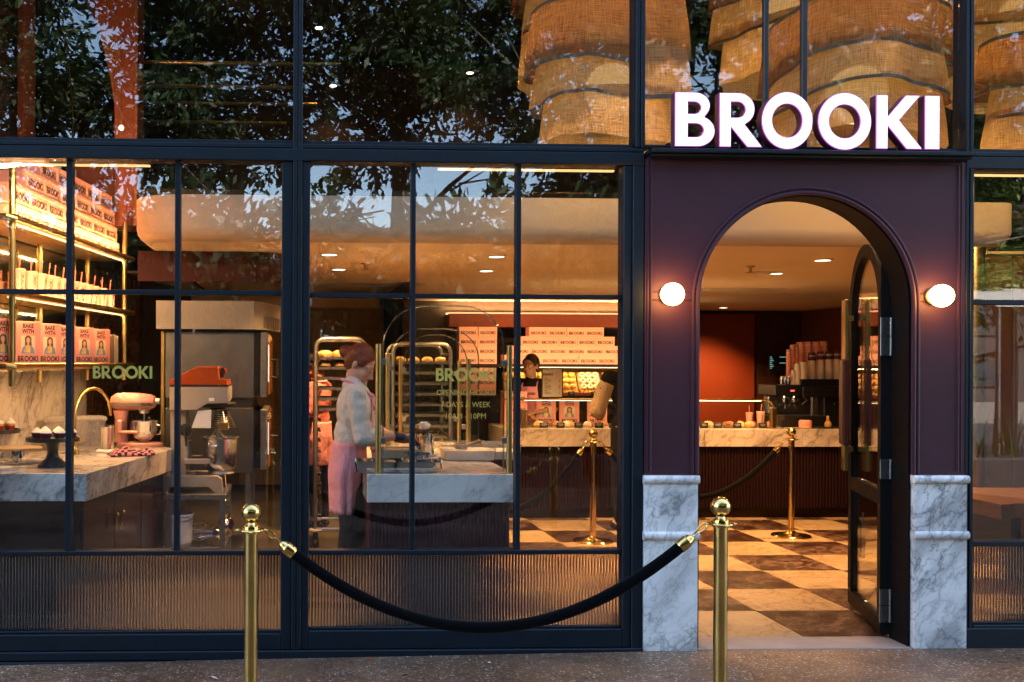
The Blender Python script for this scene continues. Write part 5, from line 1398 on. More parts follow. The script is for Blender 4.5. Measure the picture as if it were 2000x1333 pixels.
yk.box(mp(364,895).x,mp(371,895).x,mY-br*1.05,mY+br*1.05,mz(905),mz(862),bev=.006)
obj('bowl_yoke',yk,GRYP,pmx)
obj('lift_wheel',MB().lathe([(0,0),(.04,0),(.045,.01),(.045,.02),(0,.025)],(mp(365,838).x,mY-.11,mz(838)),20,ax=(0,-1,0)).cyl((mp(365,838).x,mY-.13,mz(838)),(mp(368,855).x,mY-.15,mz(868)),.008),RUB,pmx)

# ---------------------------------------------------------------- trolley racks
TRAY=metal('tray_aluminium',(.30,.29,.28),.32,.1)
RUNN=paint('rack_runner',(.045,.035,.028),.4,.3,6)
def rack(name,lab,x0,x1,y0,y1,h,nr,zlo,zhi):
    t=T(name,lab,'trolley',((x0+x1)/2,(y0+y1)/2,0),'tray trolleys')
    s=.028; r=.07
    for y in (y0,y1):
        p=[(x0,y,.14),(x0,y,h-r)]+[(x0+r-r*cos(R(a)),y,h-r+r*sin(R(a))) for a in (30,60,90)]+[(x1-r+r*sin(R(a)),y,h-r+r*cos(R(a))) for a in (0,30,60,90)]+[(x1,y,.14)]
        obj('upright_frame',MB().tube(p,.0165,10),STEELD,t)
    m=MB()
    for x in (x0,x1):
        m.tube([(x,y0,.16),(x,y1,.16)],.014,8).tube([(x,y0,h-.09),(x,y1,h-.09)],.012,8)
    m.tube([(x0,y0,.16),(x1,y0,.16)],.013,8).tube([(x0,y1,.16),(x1,y1,.16)],.013,8)
    obj('base_frame',m,STEEL,t)
    dz=(zhi-zlo)/(nr-1)
    for k in range(nr):
        z=zlo+k*dz
        rn=MB()
        for x,s_ in ((x0,1),(x1,-1)): rn.box(min(x,x+s_*.045),max(x,x+s_*.045),y0+.01,y1-.01,z-.003,z,bev=.001).box(x-.003,x+.003,y0+.01,y1-.01,z,z+.03)
        obj('runner',rn,RUNN,t)
    for x in (x0,x1):
        for y in (y0,y1):
            c=obj('caster',MB().cyl((x-.012,y,.045),(x+.012,y,.045),.045,n=18).box(x-.02,x+.02,y-.02,y+.02,.09,.14,bev=.004),RUB,t)
            obj('bumper',MB().lathe([(0,.140),(.055,.140),(.06,.15),(.055,.16),(0,.16)],(x,y,0),18),paint('grey_bumper',(.35,.30,.25),.6,.1),c)
    return t,dz
rY0,rY1=2.95,3.5
rx0,rx1=P(617,800,rY0).x,P(713,800,rY0).x
RH=P(660,662,rY0).z
rk,dz=rack('tray_trolley','tall steel tray trolley of dark runners behind the worker in the pink apron',rx0,rx1,rY0,rY1,RH,16,.28,RH-.17)
r2x0,r2x1=P(768,700,3.15).x,P(880,700,3.15).x
rk2,dz2=rack('tray_trolley','second steel tray trolley seen through the arched glass screens on the island',r2x0,r2x1,3.15,3.7,P(800,672,3.15).z,14,.35,P(800,672,3.15).z-.17)
def tray(x0,x1,y0,y1,z,lab,grp):
    t=T('baking_tray',lab,'tray',((x0+x1)/2,(y0+y1)/2,z),grp)
    m=MB().box(x0,x1,y0,y1,z,z+.003)
    for a in ((x0,x1,y0,y0+.004),(x0,x1,y1-.004,y1),(x0,x0+.004,y0,y1),(x1-.004,x1,y0,y1)): m.box(*a,z+.003,z+.022)
    obj('pan',m,TRAY,t,smooth=0); return t
BREAD=paint('golden_crust',(.55,.30,.075),.7,.25,18,.5,50); BREADD=paint('brown_crust',(.16,.09,.035),.75,.3,18,.5,50); BREADP=paint('pale_cookie',(.55,.36,.17),.75,.25,22,.5,50)
def lump(mb,c,rx,ry,rz,seed,amp=.18,n=14,k=8):
    b=len(mb.v); mb.sphere(c,1,n,k,0,(rx,ry,rz))
    c=Vector(c)
    for i in range(b,len(mb.v)):
        q=mb.v[i]-c; d=Vector((q.x/rx,q.y/ry,q.z/rz)); f=1+amp*noise.noise(d*2.2+Vector((seed*7.7,seed,0)))
        mb.v[i]=c+q*f
        if mb.v[i].z<c.z-rz*.6: mb.v[i].z=c.z-rz*.6
    return mb
lv=[15,14,13,12,11,10]
for q,k in enumerate(lv):
    z=.28+k*dz+.001
    tray(rx0+.02,rx1-.02,rY0+.015,rY1-.015,z,'%s aluminium baking tray from the top of the trolley behind the worker'%ORD[q],'trays on the near trolley')
    n=3 if q<2 else 0
    for i in range(n):
        cx=rx0+.08+i*(rx1-rx0-.16)/(n-1)
        mt=(BREAD,BREADD,BREAD,BREADD,BREADP,BREADP)[q]
        nm='loaf' if q in (0,2) else 'bun'
        o=obj(nm,lump(MB(),(cx,rY0+.16,z+.032),.075,.13,.045,i+q*5),mt)
        tag(o,'%s %s on the %s tray of the near trolley'%(['left','middle','right'][i],{0:'golden crusty loaf',1:'dark brown bun',2:'golden bun',3:'brown seeded bun',4:'pale bun',5:'pale flat bun'}[q],ORD[q]),'bread','bread on the near trolley')
for q in range(9):
    z=.35+(13-q)*dz2+.001
    tray(r2x0+.02,r2x1-.02,3.165,3.685,z,'%s baking tray from the top of the trolley behind the island'%ORD[q],'trays on the rear trolley')
    if q in (0,):
        for i in range(4):
            cx=r2x0+.07+i*(r2x1-r2x0-.14)/3
            o=obj('pastry',lump(MB(),(cx,3.25,z+.03),.05,.06,.032,i+9),BREAD); tag(o,'%s golden pastry from the left on the top tray behind the island'%ORD[i],'pastry','pastries on the rear trolley')

# ---------------------------------------------------------------- marble island
IY=.42; IZ=P(860,927,IY).z; IT=IZ-P(860,982,IY).z
ix0,ix1=P(717,950,IY).x,P(1008,950,IY).x; IE=2.85
isl=T('marble_island','white marble island counter on a fluted maroon base in the middle window','counter',((ix0+ix1)/2,1.6,0))
obj('front_slab',MB().box(ix0,ix1,IY,IY+.03,IZ-IT,IZ,bev=.003),WMARB,isl)
sp=[(ix0,IY+.031),(ix0+.62*(ix1-ix0)+.14,IY+.031),(ix0+.62*(ix1-ix0)+.14,IE),(ix0,IE)]
xm=ix0+(ix1-ix0)*.80
obj('top',MB().box(ix0,xm-.001,IY+.031,IE,IZ-IT,IZ-.0005,bev=.002),WMARB2,isl)
obj('top',MB().box(xm+.001,ix1,IY+.031,IE,IZ-IT,IZ-.0005,bev=.002),WMARB2,isl)
m=MB(); a,b=ix0+.015,ix1-.025; n=int((b-a)/.021)
for i in range(n):
    x=a+(b-a)*(i+.5)/n; m.cyl((x,IY+.066,.06),(x,IY+.066,IZ-IT-.001),.0103,n=8)
tag(obj('fluted_front',m,AUBI2,isl),kind='stuff'); 
obj('base',MB().box(a+.002,b-.002,IY+.075,IE-.05,.06,IZ-IT-.001),AUBI2,isl,smooth=0)
obj('kick',MB().box(a+.03,b-.03,IY+.10,IE-.1,0,.059),BLACKP,isl,smooth=0)
def arch_screen(lab,x0,x1,y,ztop,rx,posts,z0=IZ):
    t=T('glass_screen',lab,'glass screen',((x0+x1)/2,y,z0),'arched glass screens on the island')
    rz=rx
    o_=[(x0,z0+.004),(x1,z0+.004),(x1,ztop-rz)]+arcpts(x1-rx,ztop-rz,rx,0,90,10)[1:]+arcpts(x0+rx,ztop-rz,rx,90,180,10)+[(x0,ztop-rz)]
    obj('pane',MB().prism([o_],(0,y,0),(1,0,0),(0,0,1),(0,.010,0)),GLASSC,t,smooth=30)
    pth=[(a_,y+.005,b_) for a_,b_ in [(x1,z0+.01)]+o_[2:]+[(x0,z0+.01)]]
    obj('polished_edge',MB().tube(pth,.0052,6),EDGEG,t)
    for (xp,zp,side) in posts:
        p=obj('post',MB().lathe([(0,0),(.017,0),(.017,zp-z0),(.014,zp-z0+.003),(0,zp-z0+.003)],(xp,y+.005,z0+.0005),18),BRASS2,t)
        for zz in (zp-.10,z0+.19): obj('clip',MB().box(min(xp,xp+side*.045),max(xp,xp+side*.045),y-.004,y+.014,zz-.018,zz+.018,bev=.003),STEELD,p)
    return t
sy=IY+.05
arch_screen('arched glass screen with brass posts standing at the front edge of the island',P(748,800,sy).x,P(984,800,sy).x,sy,P(860,598,sy).z,.24,[(P(739,800,sy).x,P(739,673,sy).z,1),(P(995,800,sy).x,P(995,676,sy).z,-1)])
sy=1.75; arch_screen('second arched glass screen half way along the island',P(763,800,sy).x,P(935,800,sy).x,sy,P(860,643,sy).z,.22,[(P(757,800,sy).x,P(757,692,sy).z,1),(P(915,800,sy).x,P(915,702,sy).z,-1)])
sy=2.70; arch_screen('farthest arched glass screen at the back of the island',P(789,800,sy).x,P(912,800,sy).x,sy,P(860,655,sy).z,.22,[(P(782,800,sy).x,P(782,699,sy).z,1),(P(897,800,sy).x,P(897,706,sy).z,-1)])
# things on the island
def pan(lab,x0,x1,y0,y1,z,d):
    t=T('steel_pan',lab,'pan',((x0+x1)/2,(y0+y1)/2,z))
    ra=rounded([(x0+.012,y0+.012),(x1-.012,y0+.012),(x1-.012,y1-.012),(x0+.012,y1-.012)],(0,1,2,3),.03,4)
    cx,cy_=(x0+x1)/2,(y0+y1)/2
    sc_=lambda f,z_: [(cx+(x-cx)*f,cy_+(y-cy_)*f,z_) for x,y in ra]
    m=MB(); loft(m,[sc_(.95,z+.0005),sc_(.99,z+d-.003),sc_(1.05,z+d-.003),sc_(1.05,z+d),sc_(.98,z+d),sc_(.94,z+.004)],cap=False); n=len(ra)
    m.f.append(list(range(5*n,6*n))); m.m.append(0); m.f.append(list(range(n))[::-1]); m.m.append(0)
    obj('body',m,CHROME,t,smooth=40); return t
y0=IY+.03
py0=IY+.075
pan('shallow steel pan at the front edge of the island overhanging its left end',P(688,900,py0).x,P(862,900,py0).x,py0,py0+.26,IZ,.062)
# silicone mat / cookies / mug
zc=IZ+.062
for q,(px,py,lab,r_) in enumerate(((765,889,'round oat cookie ball in the steel pan left of the steel measuring cup',.036),(802,884,'golden cookie ball behind the steel measuring cup',.034),(738,897,'cookie ball in the steel pan half hidden by the brass post',.028))):
    c=P(px,py,py0+(.13 if q!=1 else .2)); o=obj('cookie_ball',lump(MB(),(c.x,c.y,IZ+.0045+r_*.6 if q!=1 else IZ+.05),r_,r_,r_*.95,q+3,.28,18,12),BREADP); tag(o,lab,'cookie')
c=P(815,893,py0+.12)
mg=T('steel_measuring_cup','polished steel measuring cup with handle standing in the steel pan','cup',(c.x,c.y,IZ+.005))
obj('body',MB().lathe([(0,0),(.075,0),(.078,.005),(.078,.095),(.082,.10),(.076,.10),(.074,.01),(0,.008)],(c.x,c.y,IZ+.0055),32),CHROME,mg)
obj('handle',MB().tube([(c.x+.076,c.y-.01,IZ+.09),(c.x+.12,c.y-.015,IZ+.092),(c.x+.135,c.y-.015,IZ+.07),(c.x+.14,c.y-.015,IZ+.012)],.007,8),CHROME,mg)
OAT=paint('oat_dough',(.55,.36,.18),.85,.3,40,.5,60); FLOUR=paint('flour',(.72,.66,.58),.9,.08,10,.3,60); CHOC=paint('chocolate',(.10,.035,.015),.6,.3,20,.3)
c=PF(783,888,IZ); tub('storage_tub','cloudy tub of dough in front of the worker\'s gloved hands','tub',(P(783,870,IY+.45).x,IY+.50,IZ+.001),.27,.30,.13,R(4),False,'tubs on the island',(OAT,.82))
c=P(832,850,IY+.75); jg=T('steel_jug','tall steel container holding a wrapped utensil behind the dough tub','jug',(c.x,IY+.80,IZ))
obj('body',MB().lathe([(0,0),(.05,0),(.055,.01),(.062,.17),(.066,.172),(.06,.172),(.052,.01),(0,.008)],(c.x,IY+.80,IZ+.0005),28),CHROME,jg)
o=obj('utensil',MB().cyl((c.x,IY+.80,IZ+.02),(c.x-.005,IY+.79,IZ+.20),.012,n=10),RUB); tag(o,'dark handled utensil standing in the tall steel container','utensil')
obj('wrap',lump(MB(),(c.x-.006,IY+.79,IZ+.225),.035,.03,.032,2,.35),FLOUR,o)
tub('storage_tub','cloudy tub of flour and scoop in the middle of the island','tub',(P(930,862,1.1).x-.02,1.35,IZ+.001),.36,.30,.105,R(0),False,'tubs on the island',(FLOUR,.62))
c=Vector((P(925,850,1.1).x-.04,1.33,IZ+.07)); o=obj('scoop',MB().box(c.x-.05,c.x+.04,c.y-.03,c.y+.03,c.z,c.z+.03,bev=.01).cyl((c.x+.04,c.y,c.z+.02),(c.x+.13,c.y+.02,c.z+.05),.01),BREADD); tag(o,'dark scoop lying in the tub of flour','scoop')
tub('storage_tub','cloudy tub of chocolate pieces at the right end of the island','tub',(P(985,855,1.3).x,1.42,IZ+.001),.22,.32,.10,R(0),False,'tubs on the island',(FLOUR,.55))
# lettering on the glass
GOLD=paint('gold_leaf_lettering',(.50,.38,.07),.45,.10,10,0,metal=.1)
def decal(name,lab,parent,fn):
    m=MB(); fn(m); o=obj(name,m,GOLD,parent,smooth=0); return o
yg=.0385
def glasstext(mb,s,px,py,hpx,wpx,bold=0.0):
    c=P(px,py,yg); h=P(px,py-hpx/2,yg).z-P(px,py+hpx/2,yg).z; v,f=textgeo(s,bold); k=h/.69; W=(max(q[0] for q in v)-min(q[0] for q in v))*k
    text(mb,s,c-Vector((0,0,h/2)),(1,0,0),(0,0,1),h,bold,squeeze=(P(px+wpx/2,py,yg).x-P(px-wpx/2,py,yg).x)/W)
for par,px,w_,py,hh,lab in ((LW,239.5,116,727.5,24.5,''),(MW,910,117,732.5,25,'')):
    c=P(px,py,yg); h=P(px,py-hh/2,yg).z-P(px,py+hh/2,yg).z; W=P(px+w_/2,py,yg).x-P(px-w_/2,py,yg).x
    m=MB(); brooki(m,(0,0,0),(1,0,0),(0,0,1),h,.0005,seg=8)
    xs=[v.x for v in m.v]; k=W/(max(xs)-min(xs)); xc=(max(xs)+min(xs))/2
    m.v=[Vector(((v.x-xc)*k+c.x,v.y+yg,v.z+c.z-h/2)) for v in m.v]
    obj('window_lettering',m,GOLD,par,smooth=0)
m=MB(); glasstext(m,'OPENING HOURS!',910,767,10.5,114); glasstext(m,'7 DAYS A WEEK',909.5,790.5,10.5,97); glasstext(m,'10AM - 10PM',909,813,10.5,78)
obj('window_lettering',m,GOLD,MW,smooth=0)
# ---------------------------------------------------------------- serving counter at the back
CY=4.48; CZ=P(1300,838,CY).z; CTH=CZ-P(1300,873,CY).z
bx0=P(985,850,CY).x; bx1=P(1760,850,CY).x
sc_=T('serving_counter','long white marble serving counter on a fluted maroon base at the back of the shop','counter',((bx0+bx1)/2,CY,0))
nj=4
for k in range(nj):
    a=bx0+(bx1-bx0)*k/nj+.001; b=bx0+(bx1-bx0)*(k+1)/nj-.001
    obj('top',MB().box(a,b,CY,CY+.85,CZ-CTH,CZ,bev=.004),WMARB2,sc_)
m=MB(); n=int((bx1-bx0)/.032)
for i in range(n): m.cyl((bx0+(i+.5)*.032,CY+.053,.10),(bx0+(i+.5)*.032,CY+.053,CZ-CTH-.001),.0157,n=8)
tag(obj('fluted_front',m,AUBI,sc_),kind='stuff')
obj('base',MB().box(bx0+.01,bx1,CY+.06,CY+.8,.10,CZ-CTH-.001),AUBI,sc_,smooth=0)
obj('kick',MB().box(bx0+.02,bx1,CY+.09,CY+.8,.0,.099),BRONZ,sc_,smooth=0)
# glass display on the counter
gx0,gx1=P(1025,820,CY+.05).x,P(1511,820,CY+.05).x; gz=P(1300,781,CY+.06).z
gd=T('display_case','low glass display case with a lit brass top rail on the serving counter','display case',((gx0+gx1)/2,CY+.2,CZ))
obj('front_pane',MB().box(gx0,gx1-.05,CY+.055,CY+.063,CZ+.002,gz-.012),GLASSC,gd,smooth=0)
obj('top_pane',MB().box(gx0,gx1-.05,CY+.055,CY+.36,gz-.006,gz+.002),GLASSC,gd,smooth=0)
obj('top_rail',MB().tube([(gx0-.2,CY+.05,gz),(gx1-.09,CY+.05,gz)]+[(gx1-.09+.09*sin(R(a)),CY+.05,gz-.09+.09*cos(R(a))) for a in (22,45,67,90)]+[(gx1,CY+.05,CZ+.11)],.008,8),BRASS,gd)
RLED=emit('rail_light',(1,.80,.48),4.5*K)
obj('rail_light',MB().box(gx0,gx1-.12,CY+.058,CY+.070,gz-.014,gz-.007),RLED,gd,smooth=0)
area('rail_and_fill_lamp',((gx0+gx1)/2,CY+.08,gz-.02),gx1-gx0,.02,5,(1,.6,.25),(0,0,0),gd)
for x,zz in ((gx0-.01,P(1025,800,CY).z),(gx1,P(1511,797,CY).z)):
    obj('post',MB().box(x-.027,x+.027,CY+.03,CY+.09,CZ+.0005,zz,bev=.006),BRASS2,gd)
area('rail_and_fill_lamp',((gx0+gx1)/2,CY+.22,gz+.004),gx1-gx0,.02,3.5,(1,.6,.28),(R(125),0,0),gd)  # added lamp aimed up and back to brighten the worker behind the counter
# pastries with black cards
CARD=paint('black_card',(.012,.013,.016),.5,.1); CHALK=paint('chalk_text',(.5,.48,.42),.8,.1,bumps=0)
PST=[paint('pastry_%d'%i,c,.6,.3,25,.5,60) for i,c in enumerate(((.52,.28,.07),(.35,.14,.04),(.62,.38,.30),(.66,.50,.26),(.22,.08,.03)))]
card=None
def place_card(proto,loc,lab):
    global card
    if card is None:
        t=T('price_card',lab,'price card',loc,'black price cards in the display case')
        b_=obj('card',MB().box(-.042,.042,-.003,0,0,.055,bev=.002),CARD,t,local=True)
        m=MB()
        for z_,w_ in ((.040,.026),(.031,.030),(.022,.018)): m.box(-w_,w_,-.0036,-.0031,z_,z_+.004)
        obj('print',m,CHALK,b_,local=True,smooth=0); card=t; return t
    return dup(card,loc,0,lab)
cards=[1062,1095,1130,1170,1198,1375,1402,1440,1490]
for k,px in enumerate(cards):
    c=P(px,834,CY+.09); place_card(card,(c.x,CY+.09,CZ+.001),'%s black price card from the left in the counter display case'%ORD[k])
prot={}
pxs=[1048,1056,1078,1086,1108,1116,1146,1156,1184,1204,1383,1391,1418,1428,1452,1461,1468,1478,1500]
for k,px in enumerate(pxs):
    ty=(k*7)%5; q=P(px,834,CY+.17)
    if ty not in prot:
        o=obj('pastry',lump(MB(),(0,0,.028),.042,.04,.036,ty+20,.3),PST[ty],org=(0,0,0)); prot[ty]=o
    else:
        o=prot[ty].copy(); COL.objects.link(o)
    o.location=(q.x,CY+.15+.05*(k%3),CZ+.001); o.rotation_euler=(0,0,k*1.1); tag(o,'%s pastry from the left on the serving counter display'%ORD[k] if k<20 else 'x','pastry','pastries in the counter display case')
# drinks menu
dy=CY+.13
a,b=P(1058,720,dy).x,P(1100,720,dy).x; z0,z1=P(1080,778,dy).z,P(1080,719,dy).z
dm=T('menu_frame','black framed drinks menu standing on the display case beside the second worker','menu',((a+b)/2,dy,z0))
f=MB().box(a,b,dy,dy+.015,z0,z0+.012).box(a,b,dy,dy+.015,z1-.012,z1).box(a,a+.010,dy,dy+.015,z0+.0121,z1-.0121).box(b-.010,b,dy,dy+.015,z0+.0121,z1-.0121).box(a+.04,b-.04,dy+.002,dy+.08,z0-.012,z0-.0001)
obj('frame',f,BLACKP,dm,smooth=0)
sh_=obj('sheet',MB().box(a+.0101,b-.0101,dy+.004,dy+.014,z0+.0121,z1-.0121),paint('menu_paper',(.60,.52,.40),.7,.04,bumps=0),dm,smooth=0)
m=MB(); W=b-a
text(m,'DRINKS',(a+W*.30,dy+.0038,z1-.075),(1,0,0),(0,0,1),.020,.03)
zz=z1-.105
for gp in (3,4,2):
    m.box(a+.03,a+.06,dy+.0033,dy+.0038,zz,zz+.005); zz-=.014
    for k in range(gp):
        m.box(a+.03,a+.03+W*(.30+.10*((k*3)%3)),dy+.0033,dy+.0038,zz,zz+.0035); m.box(b-.045,b-.028,dy+.0033,dy+.0038,zz,zz+.0035); zz-=.012
    zz-=.006
obj('print',m,INK,sh_,smooth=0)
# cookbooks standing on the counter behind the glass
for k,(px,lab) in enumerate(((1066,'pink cookbook behind the second worker on the serving counter'),(1111.5,'pink cookbook left of the other on the serving counter'),(1166,'pink cookbook nearest the customer in the black jacket on the serving counter'))):
    y=CY+.62; q=P(px,830,y); dup(bp,(q.x,y,CZ+.001),0,lab,'cookbooks on the serving counter',1.0)
# ---------------------------------------------------------------- carton display wall
DY=7.25
L2=P(1106,700,DY).x-P(1069.5,700,DY).x; H2=P(1100,694,DY).z-P(1100,712,DY).z
zs=P(1100,712,DY).z
dcx0,dcx1=P(884,700,DY).x,P(1330,700,DY).x
dc=T('display_cabinet','dark wall cabinet with lit shelves of cartons and doughnuts behind the serving counter','cabinet',((dcx0+dcx1)/2,DY+.2,0))
zsh2=P(1100,773,DY).z
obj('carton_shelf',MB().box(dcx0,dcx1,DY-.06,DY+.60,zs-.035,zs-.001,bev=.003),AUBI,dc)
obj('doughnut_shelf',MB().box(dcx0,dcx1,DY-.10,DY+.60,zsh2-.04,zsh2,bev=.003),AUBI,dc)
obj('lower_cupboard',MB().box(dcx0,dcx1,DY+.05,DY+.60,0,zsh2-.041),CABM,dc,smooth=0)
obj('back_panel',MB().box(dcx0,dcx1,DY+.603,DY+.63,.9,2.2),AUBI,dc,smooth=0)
obj('fascia',MB().box(dcx0,dcx1+.2,DY+.30,DY+.601,P(1100,640,DY+.3).z,P(1100,614,DY+.3).z,bev=.005),REDP,dc)
obj('doughnut_back',MB().box(P(1000,740,DY).x,dcx1-.01,DY+.30,DY+.31,zsh2+.001,zs-.036),paint('amber_back',(.45,.22,.05),.6,.1),dc,smooth=0)
CLED=emit('cabinet_led',(1,.70,.32),5*K)
obj('led_strip',MB().box(P(1000,715,DY).x,dcx1-.02,DY-.045,DY-.035,zs-.043,zs-.0355),CLED,dc,smooth=0)
area('cabinet_and_fill_lamp',((P(1000,715,DY).x+dcx1)/2,DY-.02,zs-.045),dcx1-P(1000,715,DY).x,.03,5,(1,.66,.28),(R(-12),0,0),dc)
area('cabinet_and_fill_lamp',((dcx0+dcx1)/2,DY-.28,zs+.03),dcx1-dcx0,.03,5,(1,.60,.25),(R(118),0,0),dc)
area('cabinet_and_fill_lamp',((dcx0+dcx1)/2,DY-.40,2.30),dcx1-dcx0,.05,8,(1,.56,.22),(R(30),0,0),dc)
c2p=box_proto(L2-.003,.22,H2)
def setrow(n,pxr,row,lab,base=None):
    xr=P(pxr,700,DY).x; z=(base if base is not None else zs)+.001+row*(H2+.0005)
    for k in range(n):
        x=xr-(n-k-.5)*L2
        put(c2p,(x+random.uniform(-.002,.002),DY+.12,z),random.uniform(-.02,.02),'%s pink lettered carton from the left in the %s of the carton display'%(ORD[k],lab),'pink cartons behind the counter')
setrow(7,1240,0,'bottom row'); setrow(6,1217.5,1,'second row'); setrow(5,1201,2,'third row'); setrow(4,1180,3,'top row')
for r_ in range(4):
    for k,(px) in enumerate((933.5,971)):
        put(c2p,(P(px,700,DY).x-L2/2,DY+.12,zs+.001+r_*(H2+.0005)),random.uniform(-.02,.02),'%s hand lettered pink carton, %s up, in the double stack left of the display'%(['left','right'][k],ORD[r_]),'pink cartons behind the counter')
for r_ in range(3):
    for k,(px) in enumerate((931,969)):
        put(c2p,(P(px,700,DY).x-L2/2,DY+.10,zsh2+.001+r_*(H2+.0005)),random.uniform(-.02,.02),'%s hand pink lettered carton, %s up, on the lower shelf left of the doughnuts'%(['left','right'][k],ORD[r_]),'pink cartons behind the counter')
for r_ in range(3):
    put(c2p,(P(1004,800,CY+.6).x,CY+.62,CZ+.001+r_*(H2+.0005)),0,'%s pink carton up in the small stack on the serving counter beside the glass post'%ORD[r_],'pink cartons behind the counter')
# doughnut trays
GLAZ=paint('white_icing',(.80,.66,.46),.35,.05,10,.1); DOU=paint('doughnut_dough',(.50,.25,.06),.6,.15,15,.2); DGOLD=paint('gold_doughnut',(.62,.34,.06),.5,.15,15,.2)
TRAYB=paint('amber_tray',(.52,.27,.05),.45,.1)
def donut_mesh():
    m=MB(); n,k=20,8
    for i in range(n):
        a=2*pi*i/n
        for j in range(k):
            b=2*pi*j/k; r_=.027+.0155*cos(b); m.v.append(Vector((r_*cos(a),r_*sin(a),.0165+.0165*sin(b))))
    for i in range(n):
        for j in range(k):
            i2=(i+1)%n; j2=(j+1)%k; m.f.append([i*k+j,i2*k+j,i2*k+j2,i*k+j2]); m.m.append(1 if j in (0,1,2,3) else 0)
    return m.mesh('doughnut',[DOU,GLAZ])
dm1=donut_mesh()
m=MB(); lump(m,(0,0,.018),.040,.040,.026,4,.15,16,9); m.tube([(.030*(1-i/30)*cos(i*.6),.030*(1-i/30)*sin(i*.6),.030+.012*i/30) for i in range(31)],.006,6); dm2=m.mesh('bun',[DGOLD])
m=MB(); lump(m,(0,0,.018),.040,.040,.028,8,.25,16,9); m.tube([(.034*cos(i*.5)*(1-i/40),.034*sin(i*.5)*(1-i/40),.033+.006*i/40) for i in range(33)],.005,5); dm3=m.mesh('bun',[paint('cinnamon_bun',(.45,.21,.05),.5,.3,20,.3)])
tn=[(1007,-14,dm2,'leftmost doughnut tray'),(1060,12,dm2,'doughnut tray behind the second worker'),(1107,0,dm2,'doughnut tray right of the drinks menu'),(1153.5,0,dm1,'white iced doughnut tray'),(1203,0,dm3,'cinnamon bun tray'),(1250,0,dm1,'rightmost doughnut tray')]
tilt=R(58)
for (px,_,dmm,lab) in tn:
    q=P(px,757,DY-.02); z0=zsh2+.068
    t=T('doughnut_tray','tilted amber '+lab+' on the lit shelf behind the counter','tray',(q.x,DY-.02,z0),'tilted doughnut trays'); t.rotation_euler=(tilt,0,0)
    obj('board',MB().box(-.142,.142,-.005,.265,-.010,0,bev=.003),TRAYB,t,local=True)
    obj('prop',MB().box(-.10,.10,.10,.12,-.10,-.0105),TRAYB,t,local=True,smooth=0)
    Mx=Matrix.Translation((q.x,DY-.02,z0))@Matrix.Rotation(tilt,4,'X')
    for r_ in range(3):
        for c_ in range(3):
            o=bpy.data.objects.new('doughnut' if dmm is dm1 else 'bun',dmm); COL.objects.link(o)
            w3=Mx@Vector(((c_-1)*.084,.045+r_*.085,.001)); o.location=w3; o.rotation_euler=(tilt,0,0)
            tag(o,'%s %s in the %s row of the %s'%(['left','middle','right'][c_],'white iced doughnut' if dmm is dm1 else ('cinnamon bun' if dmm is dm3 else 'golden bun'),['bottom','middle','top'][r_],lab),'doughnut' if dmm is dm1 else 'bun','doughnuts and buns on tilted trays')
for k in range(5):
    px=1020+k*45; q=P(px,770,DY-.06)
    t=T('pastry_box','%s red based row of pastries from the left at the front of the doughnut shelf'%ORD[k],'pastry box',(q.x,DY-.06,zsh2),'pastry rows on the doughnut shelf')
    obj('tray',MB().box(-.135,.135,-.03,.03,.001,.038,bev=.004),paint('red_tray_%d'%k,(.40,.05,.02),.4,.05),t,local=True)
    m=MB()
    for i in range(6): lump(m,(-.11+i*.044,0,.048),.024,.028,.018,i+k,.2,10,6)
    obj('pastries',m,DGOLD,t,local=True)
    place_card(card,(q.x+.03,DY-.095,zsh2+.001),'%s price card from the left along the doughnut shelf'%ORD[k])
# ---------------------------------------------------------------- coffee end
EY=CY+.42
em=T('espresso_machine','black two group espresso machine on the serving counter seen through the doorway','espresso machine',(P(1585,800,EY).x,EY,CZ))
def ebox(name,p0,p1,q0,q1,y0,y1,mat,bev=.008,par=None): return obj(name,MB().box(P(p0,q0,EY).x,P(p1,q0,EY).x,y0,y1,P(1585,q1,EY).z,P(1585,q0,EY).z,bev=bev),mat,par or em)
ebox('drip_tray',1516,1606,812,834.5,EY-.10,EY+.32,BLACKP)
ebox('body',1612,1650,775,834.5,EY+.02,EY+.34,BLACKP)
ebox('back_panel',1520,1611,775,811,EY+.22,EY+.33,STEELD)
ebox('head',1510,1562,752,773,EY-.04,EY+.34,BLACKP)
ebox('head_cover',1563,1655,755,775,EY-.05,EY+.34,BLACKP)
ebox('cup_rail',1562,1653,741,754,EY-.03,EY+.33,BLACKP,.003)
ebox('feet',1530,1545,834.7,836,EY-.06,EY+.2,STEELD,.001)
ebox('leg_panel',1588,1600,776,811,EY+.02,EY+.06,STEEL,.004)
obj('display_light',MB().box(P(1540,763,EY).x,P(1548,763,EY).x,EY-.0425,EY-.0405,P(1585,765,EY).z,P(1585,762,EY).z),emit('red_display',(1,.05,.03),2.2*K),em,smooth=0)
for px in (1536,1555):
    g_=obj('group_head',MB().lathe([(0,0),(.036,0),(.036,.035),(.028,.045),(.028,.06),(0,.06)],(P(px,775,EY).x,EY+.03,P(1585,784,EY).z-.01),20),CHROME,em)
    x=P(px,775,EY).x; z=P(1585,785,EY).z
    obj('portafilter',MB().cyl((x,EY+.03,z-.03),(x,EY+.03,z),.034,n=18).cyl((x-.02,EY+.01,z-.014),(x-.13,EY-.12,z-.03),.013,n=10),BLACKP,g_)
    obj('spout',MB().cyl((x,EY+.03,z-.075),(x,EY+.03,z-.03),.012,n=10),CHROME,g_)
obj('steam_wand',MB().tube([(P(1567,776,EY).x,EY-.02,P(1585,776,EY).z),(P(1571,782,EY).x,EY-.05,P(1585,782,EY).z),(P(1560,790,EY).x,EY-.06,P(1585,790,EY).z)],.006,8),CHROME,em)
